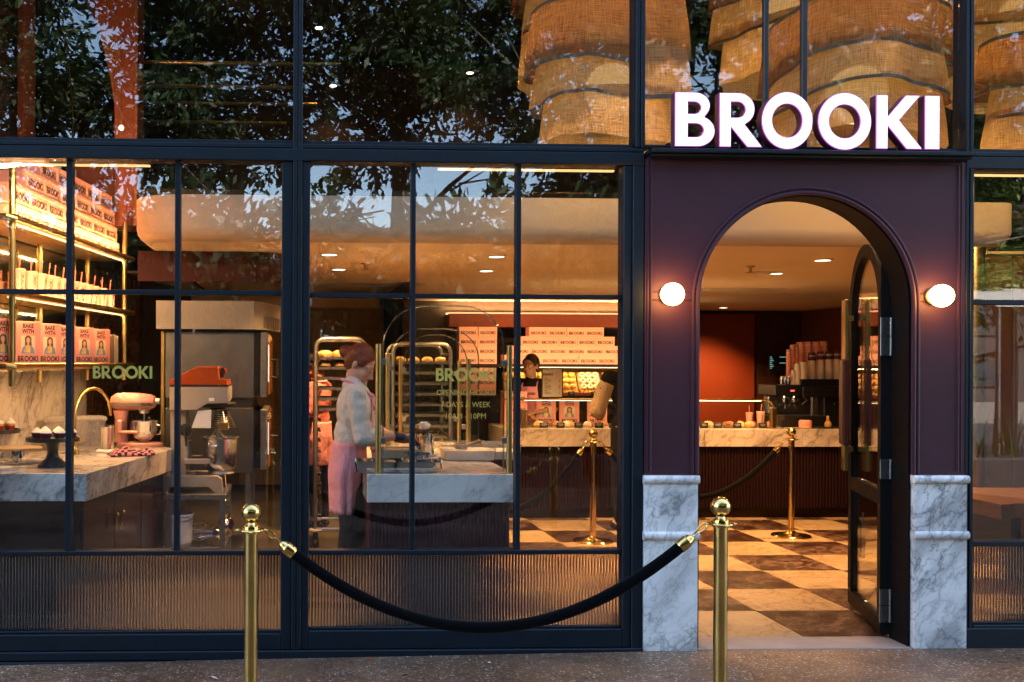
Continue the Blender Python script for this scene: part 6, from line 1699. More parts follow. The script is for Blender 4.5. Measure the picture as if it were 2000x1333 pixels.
obj('drip_grate',MB().box(P(1524,812,EY).x,P(1604,812,EY).x,EY-.08,EY+.2,P(1585,812,EY).z,P(1585,812,EY).z+.004),STEELD,em,smooth=0)
b_=MB().lathe([(.0,0),(.011,0)],(0,0,0)); q=P(1528,815,EY-.1)
obj('emblem',MB().lathe([(.017,0),(.024,0),(.024,.004),(.017,.004),(.017,0)],(q.x,EY-.101,q.z-.01),16,ax=(0,-1,0)).lathe([(0,0),(.010,0),(.010,.004),(0,.004)],(q.x,EY-.101,q.z-.01),12,ax=(0,-1,0)),STEEL,em)
# cup stacks on the machine
CUPP=paint('pink_paper_cup',(.85,.36,.26),.6,.05); CUPW=paint('cream_paper_cup',(.80,.70,.55),.6,.05); CUPM=paint('maroon_paper_cup',(.09,.018,.014),.6,.1)
def cup_stack(name,lab,grp,px,py0,py1,wpx,col,topcol,n,y):
    q=P(px,py0,y); zt=P(px,py1,y).z; r=(P(px+wpx/2,py0,y).x-P(px-wpx/2,py0,y).x)/2; H=zt-q.z
    t=T(name,lab,'cup stack',(q.x,y,q.z),grp); capH=min(.085,H*.3); m=MB(); dz_=(H-capH)/n
    for k in range(n):
        m.lathe([(0,k*dz_),(r*.93,k*dz_),(r*1.0,k*dz_+dz_*.25),(r*1.0,k*dz_+dz_*.6),(r*.93,k*dz_+dz_*.95),(0,k*dz_+dz_*.97)],(0,0,0),18)
    tag(obj('nested_cups',m,col,t,local=True),kind='stuff')
    obj('top_cup',MB().lathe([(0,H-capH),(r*.98,H-capH),(r*.80,H),(0,H)],(0,0,0),18),topcol,t,local=True)
    w_=MB(); brooki(w_,(0,0,0),(1,0,0),(0,1,0),capH*.22,.0003)
    for i,v in enumerate(w_.v):
        rr_=r*.9+.001+v.z; a=-pi/2+v.x/rr_; w_.v[i]=Vector((rr_*cos(a),rr_*sin(a),H-capH*.55+v.y))
    obj('print',w_,PLASTW,t,local=True)
for k,px in enumerate((1585.5,1602,1618,1634)):
    cup_stack('cup_stack','%s tall maroon topped cream cup stack from the left on the espresso machine'%ORD[k],'maroon topped cup stacks',px,741,(689,687,686.5,686)[k],15,CUPW,CUPM,16,EY+.08)
for k,(px,b,a,w_) in enumerate(((1540,734,683,9),(1547,736,674,10),(1554,740,673,11),(1562,738,668.5,15),(1577,705,668,16),(1593,705,668,15),(1608,705,667,15))):
    cup_stack('cup_stack','%s salmon pink cup stack from the left on the espresso machine'%ORD[k],'pink cup stacks',px,752 if k<4 else 741,a,w_,CUPP,CUPP,14,EY+.16+.02*k)
for k,(px,a,w_) in enumerate(((1549,724,9),(1557,711,11),(1569,708,15))):
    cup_stack('cup_stack','%s plain cream cup stack from the left on the espresso machine'%ORD[k],'plain cream cup stacks',px,752,a,w_,CUPW,CUPW,14,EY+.02)
for k,px in enumerate((1527,1533.5,1540)):
    q=P(px,751.5,EY+.0); t=T('steel_tamper_tin','%s small steel tin from the left on top of the espresso machine'%ORD[k],'tin',(q.x,EY,q.z),'small steel tins')
    obj('tin',MB().lathe([(0,0),(.016,0),(.017,.005),(.017,.08),(.014,.087),(0,.088)],(q.x,EY,q.z),16),CHROME,t)
q=P(1575,834,CY+.12); o=obj('pink_bowl',MB().lathe([(0,0),(.05,0),(.062,.01),(.060,.025),(.064,.03),(.062,.045),(.064,.05),(.06,.075),(.052,.08),(.05,.02),(0,.015)],(q.x,CY+.14,CZ+.0005),28),PINKC); tag(o,'ridged pink bowl on the counter in front of the espresso machine','bowl')
q=P(1618,832,CY+.14); o=obj('bamboo_whisk',MB().lathe([(0,0),(.03,0),(.036,.02),(.03,.045),(.014,.06),(.013,.11),(0,.11)],(q.x,CY+.15,CZ+.0135),20),paint('bamboo',(.50,.30,.09),.6,.15,30)); tag(o,'golden bamboo tea whisk standing near the brass water tap','whisk')
o=obj('dark_tray',MB().box(P(1590,836,CY+.1).x,P(1650,836,CY+.1).x,CY+.08,CY+.30,CZ+.0005,CZ+.012,bev=.004),RUB); tag(o,'dark mat on the counter under the bamboo whisk','mat')
q=P(1653,838,CY+.16); t=T('water_tap','square brass water tap on the serving counter beside the open door','tap',(q.x,CY+.16,CZ))
obj('column',MB().box(q.x-.022,q.x+.022,CY+.14,CY+.18,CZ+.0005,CZ+.27,bev=.006),BRASS,t); obj('spout',MB().prism([[(0,.235),(-.10,.255),(-.105,.235),(-.09,.225),(0,.195)]],(q.x-.0225,CY+.145,CZ),(1,0,0),(0,0,1),(0,.03,0)),BRASS,t); obj('lever',MB().cyl((q.x,CY+.16,CZ+.272),(q.x-.07,CY+.15,CZ+.30),.006,n=8),BRASS,t)
q=P(1663,800,CY+.30); t=T('glass_jar','glass grinder hopper of brown beans behind the brass water tap','jar',(q.x,CY+.32,CZ+.2))
obj('body',MB().box(q.x-.07,q.x+.07,CY+.25,CY+.40,CZ+.0005,CZ+.17,bev=.01),BLACKP,t); obj('hopper',MB().lathe([(.03,.171),(.07,.20),(.08,.34),(.076,.34),(.066,.205),(.03,.175)],(q.x,CY+.32,CZ),24),GLASSC,t); obj('beans',MB().lathe([(0,.176),(.028,.176),(.063,.206),(.070,.29),(0,.30)],(q.x,CY+.32,CZ),20),paint('coffee_beans',(.20,.075,.02),.6,.4,60,.6,60),t); obj('lid',MB().lathe([(0,.341),(.083,.341),(.08,.36),(0,.365)],(q.x,CY+.32,CZ),24),BLACKP,t)
q=P(1488,835,CY+.25); dup(tp,(q.x,CY+.28,CZ+.001),0,'pink straw tumbler on the counter behind the end of the glass case','tumblers on the serving counter',.95)
q=P(1478,835,CY+.25); dup(tp,(q.x,CY+.42,CZ+.001),1,'pink straw tumbler half hidden at the rear of the glass case','tumblers on the serving counter',.85)
# screen on the rear wall
a,b=P(1500,690,9.7).x,P(1538,690,9.7).x; z0,z1=P(1520,730,9.7).z,P(1520,692,9.7).z
t=T('wall_screen','dark order screen on the rear wall left of the cup stacks','screen',((a+b)/2,9.7,z0))
b_=obj('panel',MB().box(a,b,9.68,9.73,z0,z1,bev=.006).box((a+b)/2-.05,(a+b)/2+.05,9.731,9.88,(z0+z1)/2-.05,(z0+z1)/2+.05),BLACKP,t)
m=MB()
for k in range(7): m.box(a+.02,a+.02+.03+.015*(k%3),9.6785,9.6795,z1-.05-.028*k,z1-.042-.028*k)
for x_,z_ in ((.17,.05),(.17,.14)): m.box(a+x_,b-.03,9.6785,9.6795,z1-z_,z1-z_+.008)
obj('readout',m,emit('cyan_text',(.25,.75,.7),.7*K),b_,smooth=0)
# added unseen strip and lamp on top of the display cabinet to brighten the ceiling
zt_=P(1100,614,DY+.3).z
obj('added_ceiling_strip',MB().box(dcx0,dcx1+.1,DY+.565,DY+.59,zt_+.002,zt_+.010),CLED,dc,smooth=0)
area('cabinet_and_fill_lamp',((dcx0+dcx1)/2,DY+.58,zt_+.014),dcx1-dcx0,.03,34,(1,.58,.22),(R(150),0,0),dc)
# lamp wash on the red panel
p=PF(1413,601,CEIL-.002)
L=bpy.data.lights.new('panel_wash','SPOT'); L.energy=75*K; L.color=(1,.42,.12); L.spot_size=R(95); L.spot_blend=.7; L.shadow_soft_size=.05
lo=bpy.data.objects.new('panel_wash',L); COL.objects.link(lo); dd=[o for o in bpy.data.objects if o.get('label','').startswith('downlight right in front')][0]; lo.parent=dd; lo.location=(0,0,-.03); lo.rotation_euler=(R(22),0,0)

# ---------------------------------------------------------------- stanchions and velvet ropes
def stanchion():
    t=T('stanchion','','stanchion post',(0,0,0))
    obj('base',MB().lathe([(0,0),(.165,0),(.168,.006),(.160,.016),(.10,.026),(.045,.036),(.032,.048),(0,.048)],(0,0,.0005),44),BRASS,t,local=True)
    obj('pole',MB().lathe([(.0265,.03),(.0265,.845),(0,.845)],(0,0,0),28),BRASS,t,local=True)
    c=obj('collar',MB().lathe([(0,.845),(.031,.845),(.032,.852),(.050,.855),(.052,.8585),(.050,.862),(.032,.864),(.031,.873),(.022,.880),(.018,.888),(0,.888)],(0,0,0),30),BRASS,t,local=True)
    for a in (0,90,180,270):
        m=MB(); cx,cy_=.055*cos(R(a)),.055*sin(R(a)); m.tube([(cx+.012*cos(R(b)),cy_+.012*sin(R(b)),.8585) for b in range(0,360,30)],.003,6,closed=True)
        obj('hook_ring',m,BRASS,c,local=True)
    obj('ball',MB().sphere((0,0,.9265),.0385,36,22),BRASS,t,local=True); return t
sp_=stanchion()
def gz_(x): return pave_z(x)
A=P(491,1033,-1.28); B=P(1407.5,1033,-1.30)
pos=[(A.x,-1.28,gz_(A.x),'front brass stanchion before the left window post, its ball at the rope\'s left end'),(B.x,-1.30,gz_(B.x),'front brass stanchion before the doorway, at the rope\'s right end'),
     (PF(1158,1058).x,PF(1158,1058).y,0,'brass stanchion inside the shop seen through the middle window'),(PF(1545,1048).x,PF(1545,1048).y,0,'brass stanchion inside the shop seen through the doorway')]
sts=[]
for k,(x,y,z,lab) in enumerate(pos):
    if k==0: t=sp_; t.location=(x,y,z); t.scale=(1.03,1.03,1.03); t['label']=lab; t['group']='brass stanchions'
    else: t=dup(sp_,(x,y,z),0,lab,'brass stanchions')
    if k==1: t.scale=(1.03,1.03,1.03)
    if k>1: t.scale=(1,1,1)
    sts.append(Vector((x,y,z)))
# height scale so the ball tops land where the photograph shows them
for k,(t,py) in enumerate(((sp_,982),)):
    pass
def rope(lab,a,b,low,sag=None,n=26,grp='black velvet ropes'):
    """a,b hook points; low = lowest height of the rope"""
    t=T('velvet_rope',lab,'rope',(a+b)/2,grp)
    d=b-a; pts=[]
    # parabola through a, b with given minimum
    ha,hb=a.z-low,b.z-low; ra=math.sqrt(ha); rb=math.sqrt(hb); u0=ra/(ra+rb)
    N=n
    for i in range(N+1):
        u=i/N; z=low+((u-u0)/(u0 if u<u0 else 1-u0))**2*(ha if u<u0 else hb)
        pts.append(Vector((a.x+d.x*u,a.y+d.y*u,z)))
    L=[0]
    for p,q in zip(pts,pts[1:]): L.append(L[-1]+(q-p).length)
    def at(s):
        for i in range(N):
            if L[i+1]>=s: f=(s-L[i])/(L[i+1]-L[i]); return pts[i].lerp(pts[i+1],f)
        return pts[-1]
    T_=L[-1]; s0=.140
    obj('cord',MB().tube([at(s0+(T_-2*s0)*i/44) for i in range(45)],[.0232*(1+.035*noise.noise(Vector((i*.45,a.x*3,0)))) for i in range(45)],16),VELV,t)
    for e in (0,1):
        f=lambda s: at(s if e==0 else T_-s)
        p0,p1=f(.080),f(.148); ax=(p1-p0).normalized(); Ln=(p1-p0).length
        fr_=obj('ferrule',MB().lathe([(0,0),(.012,0),(.020,.012),(.022,.022),(.0255,.026),(.0258,Ln-.003),(.024,Ln),(0,Ln)],p0,22,ax=ax),BRASS,t)
        q0,q1=f(.0),f(.08); s_=ax.cross(Vector((0,0,1))).normalized(); u_=s_.cross(ax)
        m=MB()
        m.tube([q0+(q1-q0)*(.5-.5*cos(R(b)))*.62+u_*.011*sin(R(b)) for b in range(0,360,30)],.0035,6,closed=True)
        m.tube([q0+(q1-q0)*(.55+.22-.22*cos(R(b)))+s_*.009*sin(R(b)) for b in range(0,360,30)],.0035,6,closed=True)
        obj('snap_hook',m,BRASS,fr_)
hook=lambda k,dx,dy,zs=.8585: sts[k]+Vector((dx,dy,zs))*(1.03 if k<2 else 1)
rope('long black velvet rope hanging between the two front stanchions',hook(0,.055,0),hook(1,-.055,0),P(940,1226,-1.29).z,n=60)
rope('black velvet rope between the two brass stanchions inside the shop',hook(2,.055,0),hook(3,-.055,0),P(1350,972,(sts[2].y+sts[3].y)/2).z)
rope('black velvet rope between the island and the stanchion seen through the middle window',Vector((ix1-.02,sts[2].y-.5,P(1018,995,sts[2].y-.5).z+.10)),hook(2,-.055,0),P(1010,1000,sts[2].y-.3).z)
# ---------------------------------------------------------------- linen pendants behind the upper glass
def linen(name,c,tr,thin):
    b=NB(name); v=b.n('TexCoord').outputs['UV']
    def thr(rot,sx,sy):
        mp=b.n('Mapping'); b.set(mp.inputs[0],v); mp.inputs['Scale'].default_value=(sx,sy,1); return b.noise(mp.outputs[0],1.0,2,.6)
    h1=thr(0,620,26); h2=thr(0,26,620)
    w_=b.math('ADD',b.math('MULTIPLY',h1,.5),b.math('MULTIPLY',h2,.5))
    f=b.ramp(w_,[(.36,(.45,.45,.45)),(.50,(.9,.9,.9)),(.64,(1.2,1.2,1.2))])
    blot=b.ramp(b.noise(v,5,3),[(.3,(.85,.85,.85)),(.7,(1.1,1.1,1.1))])
    cc=b.mix(1.0,b.mix(1.0,c,f,'MULTIPLY'),blot,'MULTIPLY')
    d=b.n('BsdfDiffuse'); b.set(d.inputs[0],cc); t=b.n('BsdfTranslucent'); b.set(t.inputs[0],b.mix(1.0,tr,f,'MULTIPLY'))
    m=b.n('MixShader'); m.inputs[0].default_value=.62; b.t.links.new(d.outputs[0],m.inputs[1]); b.t.links.new(t.outputs[0],m.inputs[2])
    p=b.n('BsdfTransparent'); b.set(p.inputs[0],(1,.82,.55)); m2=b.n('MixShader')
    b.set(m2.inputs[0],b.math('MULTIPLY',b.math('SUBTRACT',1.15,w_),thin,clamp=True)); b.t.links.new(m.outputs[0],m2.inputs[1]); b.t.links.new(p.outputs[0],m2.inputs[2])
    return b.out(m2.outputs[0])
LIN1=linen('dim_double_linen',(.38,.205,.09),(.44,.20,.062),.08); LIN2=linen('single_linen',(.56,.40,.22),(.80,.48,.19),.13); HEM=paint('linen_hem',(.15,.10,.07),.9,.15,20,.2)  # upper tier's dim light and double layer both put into its darker colour
LIN3=linen('lower_linen',(.60,.42,.22),(.86,.52,.20),.08)
PGL=emit('pendant_globe',(1,.76,.42),3.0*K,(.8,.8,.8))
def pendant(lab,c,r,zt,tiers,seed,watt=26):
    """c: centre (x,y); zt: top height; tiers: list of heights"""
    t=T('pendant_lamp',lab,'pendant lamp',(c[0],c[1],zt),'linen pendants in the upper room')
    rr_=random.Random(seed); z=zt; nt_=len(tiers)
    for k,(h,rf) in enumerate(tiers):
        mt=[LIN1,LIN2,LIN3][min(k,2)] if nt_>1 else LIN1
        ph=[rr_.uniform(0,6.3) for _ in range(6)]; ph[3],ph[4],ph[5]=[seed*1.3,seed*2.1,seed*.7]; nu,nv=96,10
        r0=r*rf
        def fn(u,v,grow=0.0,z0=z,h=h,ph=ph,r0=r0):
            a=2*pi*u
            low=.5+.5*v
            w_=.055*sin(2*a+ph[0])+.045*sin(3*a+ph[1])+.030*low*sin(5*a+ph[2])+.022*low*sin(9*a+ph[3])+.012*v*sin(15*a+ph[4])
            rad=r0*(1-.05*(1-v)**2+.015*v)+w_*r0*1.25+grow
            zz=z0-h*v+ .038*sin(2*a+ph[3])*(.5+.5*v)+.025*sin(a+ph[5])+.028*sin(3*a+ph[4])*(.5+.5*v)
            return (c[0]+rad*cos(a),c[1]+rad*sin(a),zz)
        m=MB(); m.grid(fn,nu,nv,cu=True)
        me=m.mesh('tier',mt,(c[0],c[1],zt),smooth=80); uv=me.uv_layers.new(name='UVMap')
        vals=[(i/nu,j/nv) for i in range(nu) for j in range(nv+1)]
        for poly in me.polygons:
            us=[vals[me.loops[l].vertex_index][0] for l in poly.loop_indices]; wrap=max(us)-min(us)>.5
            for l in poly.loop_indices:
                u,v=vals[me.loops[l].vertex_index]; uv.data[l].uv=((u+1 if wrap and u<.5 else u),v*h/(2*pi*r0)+.13*k)
        o=bpy.data.objects.new('tier',me); _link(o,t,(c[0],c[1],zt))
        hm=MB()
        if k<nt_-1: hm.grid(lambda u,v:fn(u,1-.022*(1-v)/h,.004),nu,1,cu=True)
        hm.grid(lambda u,v:fn(u,v*.024/h,.004),nu,1,cu=True) if k==0 else None
        if hm.v: obj('hem',hm,HEM,o,org=(c[0],c[1],zt),smooth=80)
        z-=h*.80
    zc=zt-sum(h for h,_ in tiers)*.50
    obj('globe',MB().sphere((c[0],c[1],zc),r*.34,28,18),PGL,t)
    for a in (0,120,240): obj('cable',MB().cyl((c[0]+r*.5*cos(R(a+20)),c[1]+r*.5*sin(R(a+20)),zt-.05),(c[0]+r*.5*cos(R(a+20)),c[1]+r*.5*sin(R(a+20)),5.05),.003,n=5),BLACKP,t)
    for dz_ in (0,):
        L=bpy.data.lights.new('pendant_light','POINT'); L.energy=watt*K; L.color=(1,.60,.24); L.shadow_soft_size=r*.36
        lo=bpy.data.objects.new('pendant_light',L); COL.objects.link(lo); lo.parent=t; lo.location=(0,0,zc-zt)
    return t
def pen(lab,pl,pr,pt,pb,Y,tiers,seed,watt=26):
    a,b=P(pl,200,Y),P(pr,200,Y); r=(b.x-a.x)/2; zt=P((pl+pr)/2,pt,Y).z; zb=P((pl+pr)/2,pb,Y).z
    tot=sum(tiers[:-1])*.80+tiers[-1]; s_=(zt-zb)/tot
    pendant(lab,((a.x+b.x)/2,Y),r/1.06,zt,[(h*s_,f) for h,f in zip(tiers,(.99,.98,.94))],seed,watt)
pen('large tiered linen pendant left of the sign letters, behind the post',1038,1350,22,286,1.02,(.45,.32,.33),1,496)
pen('higher linen pendant behind the large one left of the sign',1000,1310,-130,162,2.35,(.45,.30,.32),2,562)
pen('higher linen pendant above the first two sign letters',1388,1662,-120,158,2.45,(.45,.30,.32),3,562)
pen('large tiered linen pendant directly behind the sign letters',1503,1842,34,296,1.05,(.42,.33,.34),4,496)
pen('linen pendant at the back right of the sign letters',1700,1856,-90,172,3.3,(.45,.30,.32),5,464)
pen('higher linen pendant at the top of the right edge window',1850,2160,-140,165,2.1,(.45,.30,.32),6,562)
pen('linen pendant cut off by the right photo edge',1940,2230,78,302,1.05,(.45,.33,.34),8,496)
# ---------------------------------------------------------------- people
def skinmat(name,c):
    b=NB(name); v=b.co(0); cc=b.ramp(b.noise(v,14,3),[(.3,sc(c,.9)),(.7,sc(c,1.08))])
    return b.out(b.pbr(cc,.5,0,.35,b.bump(b.noise(v,160,2),.08,.002),Subsurface_Weight=.12,Subsurface_Scale=.02))
SKIN=skinmat('fair_skin',(.60,.33,.22)); SKIN2=skinmat('tan_skin',(.46,.24,.14))
def hairmat(name,c):
    b=NB(name); st=b.noise(b.co(0,scale=(1,.22,1)),110,3,.6); cc=b.ramp(st,[(.3,sc(c,.55)),(.7,sc(c,1.5))])
    return b.out(b.pbr(cc,.48,0,.3,b.bump(st,.45,.005)))
AUBURN=hairmat('auburn_hair',(.17,.036,.010)); DARKH=hairmat('dark_hair',(.030,.018,.012))
def cloth(name,c,bs=1.0,fold=.5):
    b=NB(name); v=b.co(0); w1=b.noise(b.co(0,scale=(1.6,1.6,.7)),7,4,.6,dist=.8); w2=b.noise(v,260,2)
    cc=b.ramp(b.noise(v,9,3),[(.3,sc(c,.90)),(.7,sc(c,1.06))])
    nm=b.bump(w1,fold,.05); nm=b.bump(w2,.12*bs,.002,None) if fold==0 else nm
    return b.out(b.pbr(cc,.85,0,.15,nm))
SHIRT=cloth('oat_linen_shirt',(.70,.63,.55)); APRON=cloth('pink_apron',(.86,.36,.40)); TROU=cloth('black_trousers',(.012,.012,.015)); BTOP=cloth('black_top',(.014,.013,.015)); TAN=cloth('tan_sleeve',(.45,.33,.18)); ROSE=cloth('rose_tunic',(.52,.16,.15))
GLOV=paint('dark_violet_glove',(.022,.014,.040),.45,.2,20,.2)
EYEW=paint('eye_white',(.75,.70,.66),.2,.02,bumps=0); IRIS=paint('eye_iris',(.03,.02,.012),.1,.05,bumps=0); LIPS=paint('lips',(.45,.13,.11),.4,.05,bumps=0)
def cap(mb,p0,r0,p1,r1,n=14):
    p0=Vector(p0); p1=Vector(p1); mb.sphere(p0,r0,n,8); mb.sphere(p1,r1,n,8)
    L=(p1-p0).length
    if L>1e-4: mb.lathe([(0,0),(r0,0),(r1,L),(0,L)],p0,n,0,(p1-p0))
    return mb
TMP=bpy.data.scenes.new('remesh_bench')
def remesh(mb,vox,smooth=3,disp=0,seed=0,name='m'):
    me=bpy.data.meshes.new('tmp'); me.from_pydata([tuple(v) for v in mb.v],[],mb.f)
    ob=bpy.data.objects.new('tmp',me); TMP.collection.objects.link(ob)
    r=ob.modifiers.new('r','REMESH'); r.mode='VOXEL'; r.voxel_size=vox; r.use_smooth_shade=True
    if smooth: s=ob.modifiers.new('s','SMOOTH'); s.iterations=smooth; s.factor=.5
    vl=TMP.view_layers[0]; vl.update(); dg=vl.depsgraph
    out=bpy.data.meshes.new_from_object(ob.evaluated_get(dg)); out.name=name
    bpy.data.objects.remove(ob); bpy.data.meshes.remove(me)
    if disp:
        for v in out.vertices:
            q=v.co; d=noise.noise(Vector((q.x*7+seed,q.y*7,q.z*11)))*.45+(.30-abs(noise.noise(Vector((q.x*9+q.z*5,q.y*9+seed,q.z*16-q.x*6)))))*.75
            v.co=q+v.normal*d*disp
    out.shade_smooth(); return out
def child(name,me,mat,par):
    me.materials.clear(); me.materials.append(mat)
    o=bpy.data.objects.new(name,me); COL.objects.link(o); o.parent=par; return o
def hand(mb,w,d,up,side,s=1.0,curl=.5,grow=0.0):
    """w wrist, d finger direction, up back-of-hand normal, side +1 left / -1 right"""
    w=Vector(w); d=Vector(d).normalized(); up=Vector(up); up=(up-d*up.dot(d)).normalized(); lat=d.cross(up)*side
    for k in range(4): cap(mb,w+lat*(.008*(k-1.5))*s,.017*s+grow,w+d*.075*s+lat*(.0185*(k-1.5))*s,.0115*s+grow,10)
    for k,L in enumerate((.062,.074,.080,.066)):
        L*=s; b=w+d*.078*s+lat*(.0195*(k-1.5))*s; a1=curl*.6; a2=curl*1.5
        m1=b+(d*cos(a1)-up*sin(a1))*L*.5; m2=m1+(d*cos(a2)-up*sin(a2))*L*.5
        cap(mb,b,.0095*s+grow,m1,.0088*s+grow,9); cap(mb,m1,.0088*s+grow,m2,.0072*s+grow,9)
    b=w+d*.02*s-lat*.026*s; m1=b+(d*.6-lat*.75-up*.25).normalized()*.042*s; m2=m1+(d*.9-lat*.25-up*.3).normalized()*.032*s
    cap(mb,b,.014*s+grow,m1,.011*s+grow,9); cap(mb,m1,.011*s+grow,m2,.0085*s+grow,9)
def person(label,loc,rz,J,H=1.0,skin=SKIN,hair=AUBURN,top=SHIRT,trous=TROU,pitch=0,yaw=0,bun=(-.125,0,.012,.048),apron=True,apron_hem=.60,sleeve=.55,gloves=False,capm=None,collar=True,curls=(.5,.5)):
    t=T('person',label,'person',loc,rz=rz); t.scale=(H,H,H)
    V=Vector; g=lambda k:V(J[k])
    hc=g('head'); HR=Matrix.Rotation(yaw,3,'Z')@Matrix.Rotation(pitch,3,'Y'); hp=lambda x,y,z: hc+HR@V((x,y,z))
    def hs(mb,x,y,z,rx,ry,rz_): mb.sphere(hp(x,y,z),1,16,12,0,(rx,ry,rz_),HR)
    b=MB()
    hs(b,-.012,0,.035,.092,.074,.086); hs(b,.026,0,-.03,.064,.061,.080); hs(b,.052,0,-.088,.032,.036,.025); hs(b,.022,0,-.075,.05,.052,.035)
    for s_ in (1,-1):
        hs(b,.055,.033*s_,-.030,.030,.028,.030); hs(b,-.004,.074*s_,-.008,.017,.009,.030); cap(b,hp(.080,.012*s_,.022),.010,hp(.066,.048*s_,.020),.010,8)
    cap(b,hp(.088,0,.004),.0085,hp(.110,0,-.034),.0115,8); cap(b,hp(.098,.010,-.040),.0075,hp(.098,-.010,-.040),.0075,8)
    hs(b,.086,0,-.062,.010,.022,.006); hs(b,.083,0,-.072,.010,.018,.006)
    cap(b,g('neck'),.052,hp(-.012,0,-.05),.050)
    # torso and limbs under the clothes
    cap(b,g('neck'),.055,g('chest'),.10)
    for s_,k in ((1,'L'),(-1,'R')):
        sh,el,wr=g('sh'+k),g('el'+k),g('wr'+k); cap(b,sh,.050,el,.038); cap(b,el,.037,wr,.025)
        cap(b,g('neck')-V((0,0,.02)),.045,sh,.05)
        d=(wr-el).normalized() if 'hd'+k not in J else V(J['hd'+k]); 
        if not gloves: hand(b,wr+d*.01,d,J.get('up'+k,(0,0,1)),s_,1.0,curls[0 if s_>0 else 1])
        else: cap(b,wr,.026,wr+d*.03,.024)
        hp_,kn,an=g('hip'+k),g('kn'+k),g('an'+k); cap(b,hp_,.085,kn,.052); cap(b,kn,.053,an,.036); cap(b,an-V((0,0,.03)),.035,an+V((.13,0,-.045)),.028)
    for s_ in (-1,1): pass
    b.sphere(g('chest'),1,16,12,0,(.105,.150,.155)); b.sphere(g('waist'),1,16,12,0,(.095,.120,.14)); b.sphere(g('pelvis'),1,16,12,0,(.115,.160,.13))
    body=child('body',remesh(b,.0072,2,name='body'),skin,t)
    # eyes, brows, lips
    for s_ in (1,-1):
        m=MB(); m.sphere(hp(.0770,.031*s_,.000),.0104,12,8)
        e=obj('eye',m,EYEW,t,local=True)
        obj('iris',MB().sphere(hp(.0835,.0318*s_,-.001),.0052,10,8),IRIS,e,local=True)
        obj('eyelid',MB().sphere(hp(.0770,.031*s_,.0040-.003*(pitch>R(15))),.0112,14,10),skin,e,local=True)
        obj('eyebrow',MB().tube([hp(.094,.014*s_,.026),hp(.0935,.030*s_,.032),hp(.080,.050*s_,.027)],[.0022,.0026,.0012],6),hair,t,local=True)
    obj('mouth',MB().tube([hp(.088,.019,-.0665),hp(.0965,.007,-.0635),hp(.0975,0,-.0655),hp(.0965,-.007,-.0635),hp(.088,-.019,-.0665)],[.0025,.0048,.0048,.0048,.0025],6),LIPS,t,local=True)
    # hair
    h=MB(); hs(h,-.020,0,.044,.096,.081,.090); hs(h,-.050,0,.0,.062,.074,.065); hs(h,-.045,.0,-.03,.05,.06,.05)
    for s_ in (1,-1): hs(h,.022,.060*s_,.038,.035,.022,.040)
    if bun:
        hs(h,bun[0],bun[1],bun[2],bun[3],bun[3],bun[3]*.95); cap(h,hp(-.08,0,bun[2]),.03,hp(bun[0],bun[1],bun[2]),.03)
    child('hair',remesh(h,.0085,3,.003,3,'hair'),hair,t)
    if capm:
        m=MB(); hs(m,-.012,0,.075,.105,.09,.062); child('cap',remesh(m,.01,2,name='cap'),capm,t)
    # shirt
    s=MB(); s.sphere(g('chest'),1,18,12,0,(.120,.168,.175)); s.sphere(g('waist'),1,18,12,0,(.105,.140,.165)); s.sphere(g('pelvis')+V((0,0,.02)),1,18,12,0,(.102,.165,.12))
    cap(s,g('chest')+V((0,0,.02)),.11,g('neck')-V((0,0,.03)),.062)
    if collar: cap(s,g('neck')-V((.01,0,.01)),.060,g('neck')+V((.004,0,.012)),.058)
    for s_,k in ((1,'L'),(-1,'R')):
        sh,el,wr=g('sh'+k),g('el'+k),g('wr'+k)
        cap(s,g('neck')-V((0,0,.035)),.05,sh,.066); e2=el.lerp(wr,max(0,(sleeve-.5)*2)); 
        if sleeve>=.5:
            cap(s,sh,.066,el,.056); cap(s,el,.056,e2,.050)
            cap(s,e2,.054,e2.lerp(el,.18),.055)
        else: cap(s,sh,.064,sh.lerp(el,sleeve*2),.056)
    child('shirt',remesh(s,.009,2,.014,hash(label)%50,'shirt'),top,t)
    p=MB()
    for k in 'LR':
        cap(p,g('hip'+k),.088,g('kn'+k),.072); cap(p,g('kn'+k),.072,g('an'+k)+V((0,0,.02)),.056)
    p.sphere(g('pelvis')-V((0,0,.03)),1,16,12,0,(.100,.160,.13)); child('trousers',remesh(p,.011,3,.006,5,'trousers'),trous,t)
    for k in 'LR':
        f=MB(); an=g('an'+k); cap(f,an+V((-.03,0,-.045)),.036,an+V((.14,0,-.052)),.034); obj('shoe',remesh(f,.01,2,name='shoe'),BLACKP,t,local=True) if False else child('shoe',remesh(f,.01,2,name='shoe'),RUB,t)
    if apron:
        pe,wa=g('pelvis'),g('waist'); n=64; m=MB(); zt=wa.z-.02; zb=apron_hem; rows=16
        def sk(u,v):
            a=2*pi*u; z=zt+(zb-zt)*v; k=min(1,v*2.6); rx=.104+.010*k; ry=.176+.026*k
            if v>.4: rx-=.035*(v-.4); ry-=.02*(v-.4) 
            fold=.006*v*sin(6*a+1)+.006*v*sin(11*a+2.3)+.006*noise.noise(V((cos(a)*3,sin(a)*3,z*9)))
            c=wa.lerp(pe,min(1,v*2))
            return (c.x-.005+ (rx+fold)*cos(a)-.006*v, c.y+(ry+fold)*sin(a), z)
        m.grid(sk,n,rows,cu=True); me=m.mesh('apron',APRON,smooth=80)
        o=bpy.data.objects.new('apron',me); COL.objects.link(o); o.parent=t; sm=o.modifiers.new('thick','SOLIDIFY'); sm.thickness=.004
        ch=g('chest'); m=MB()
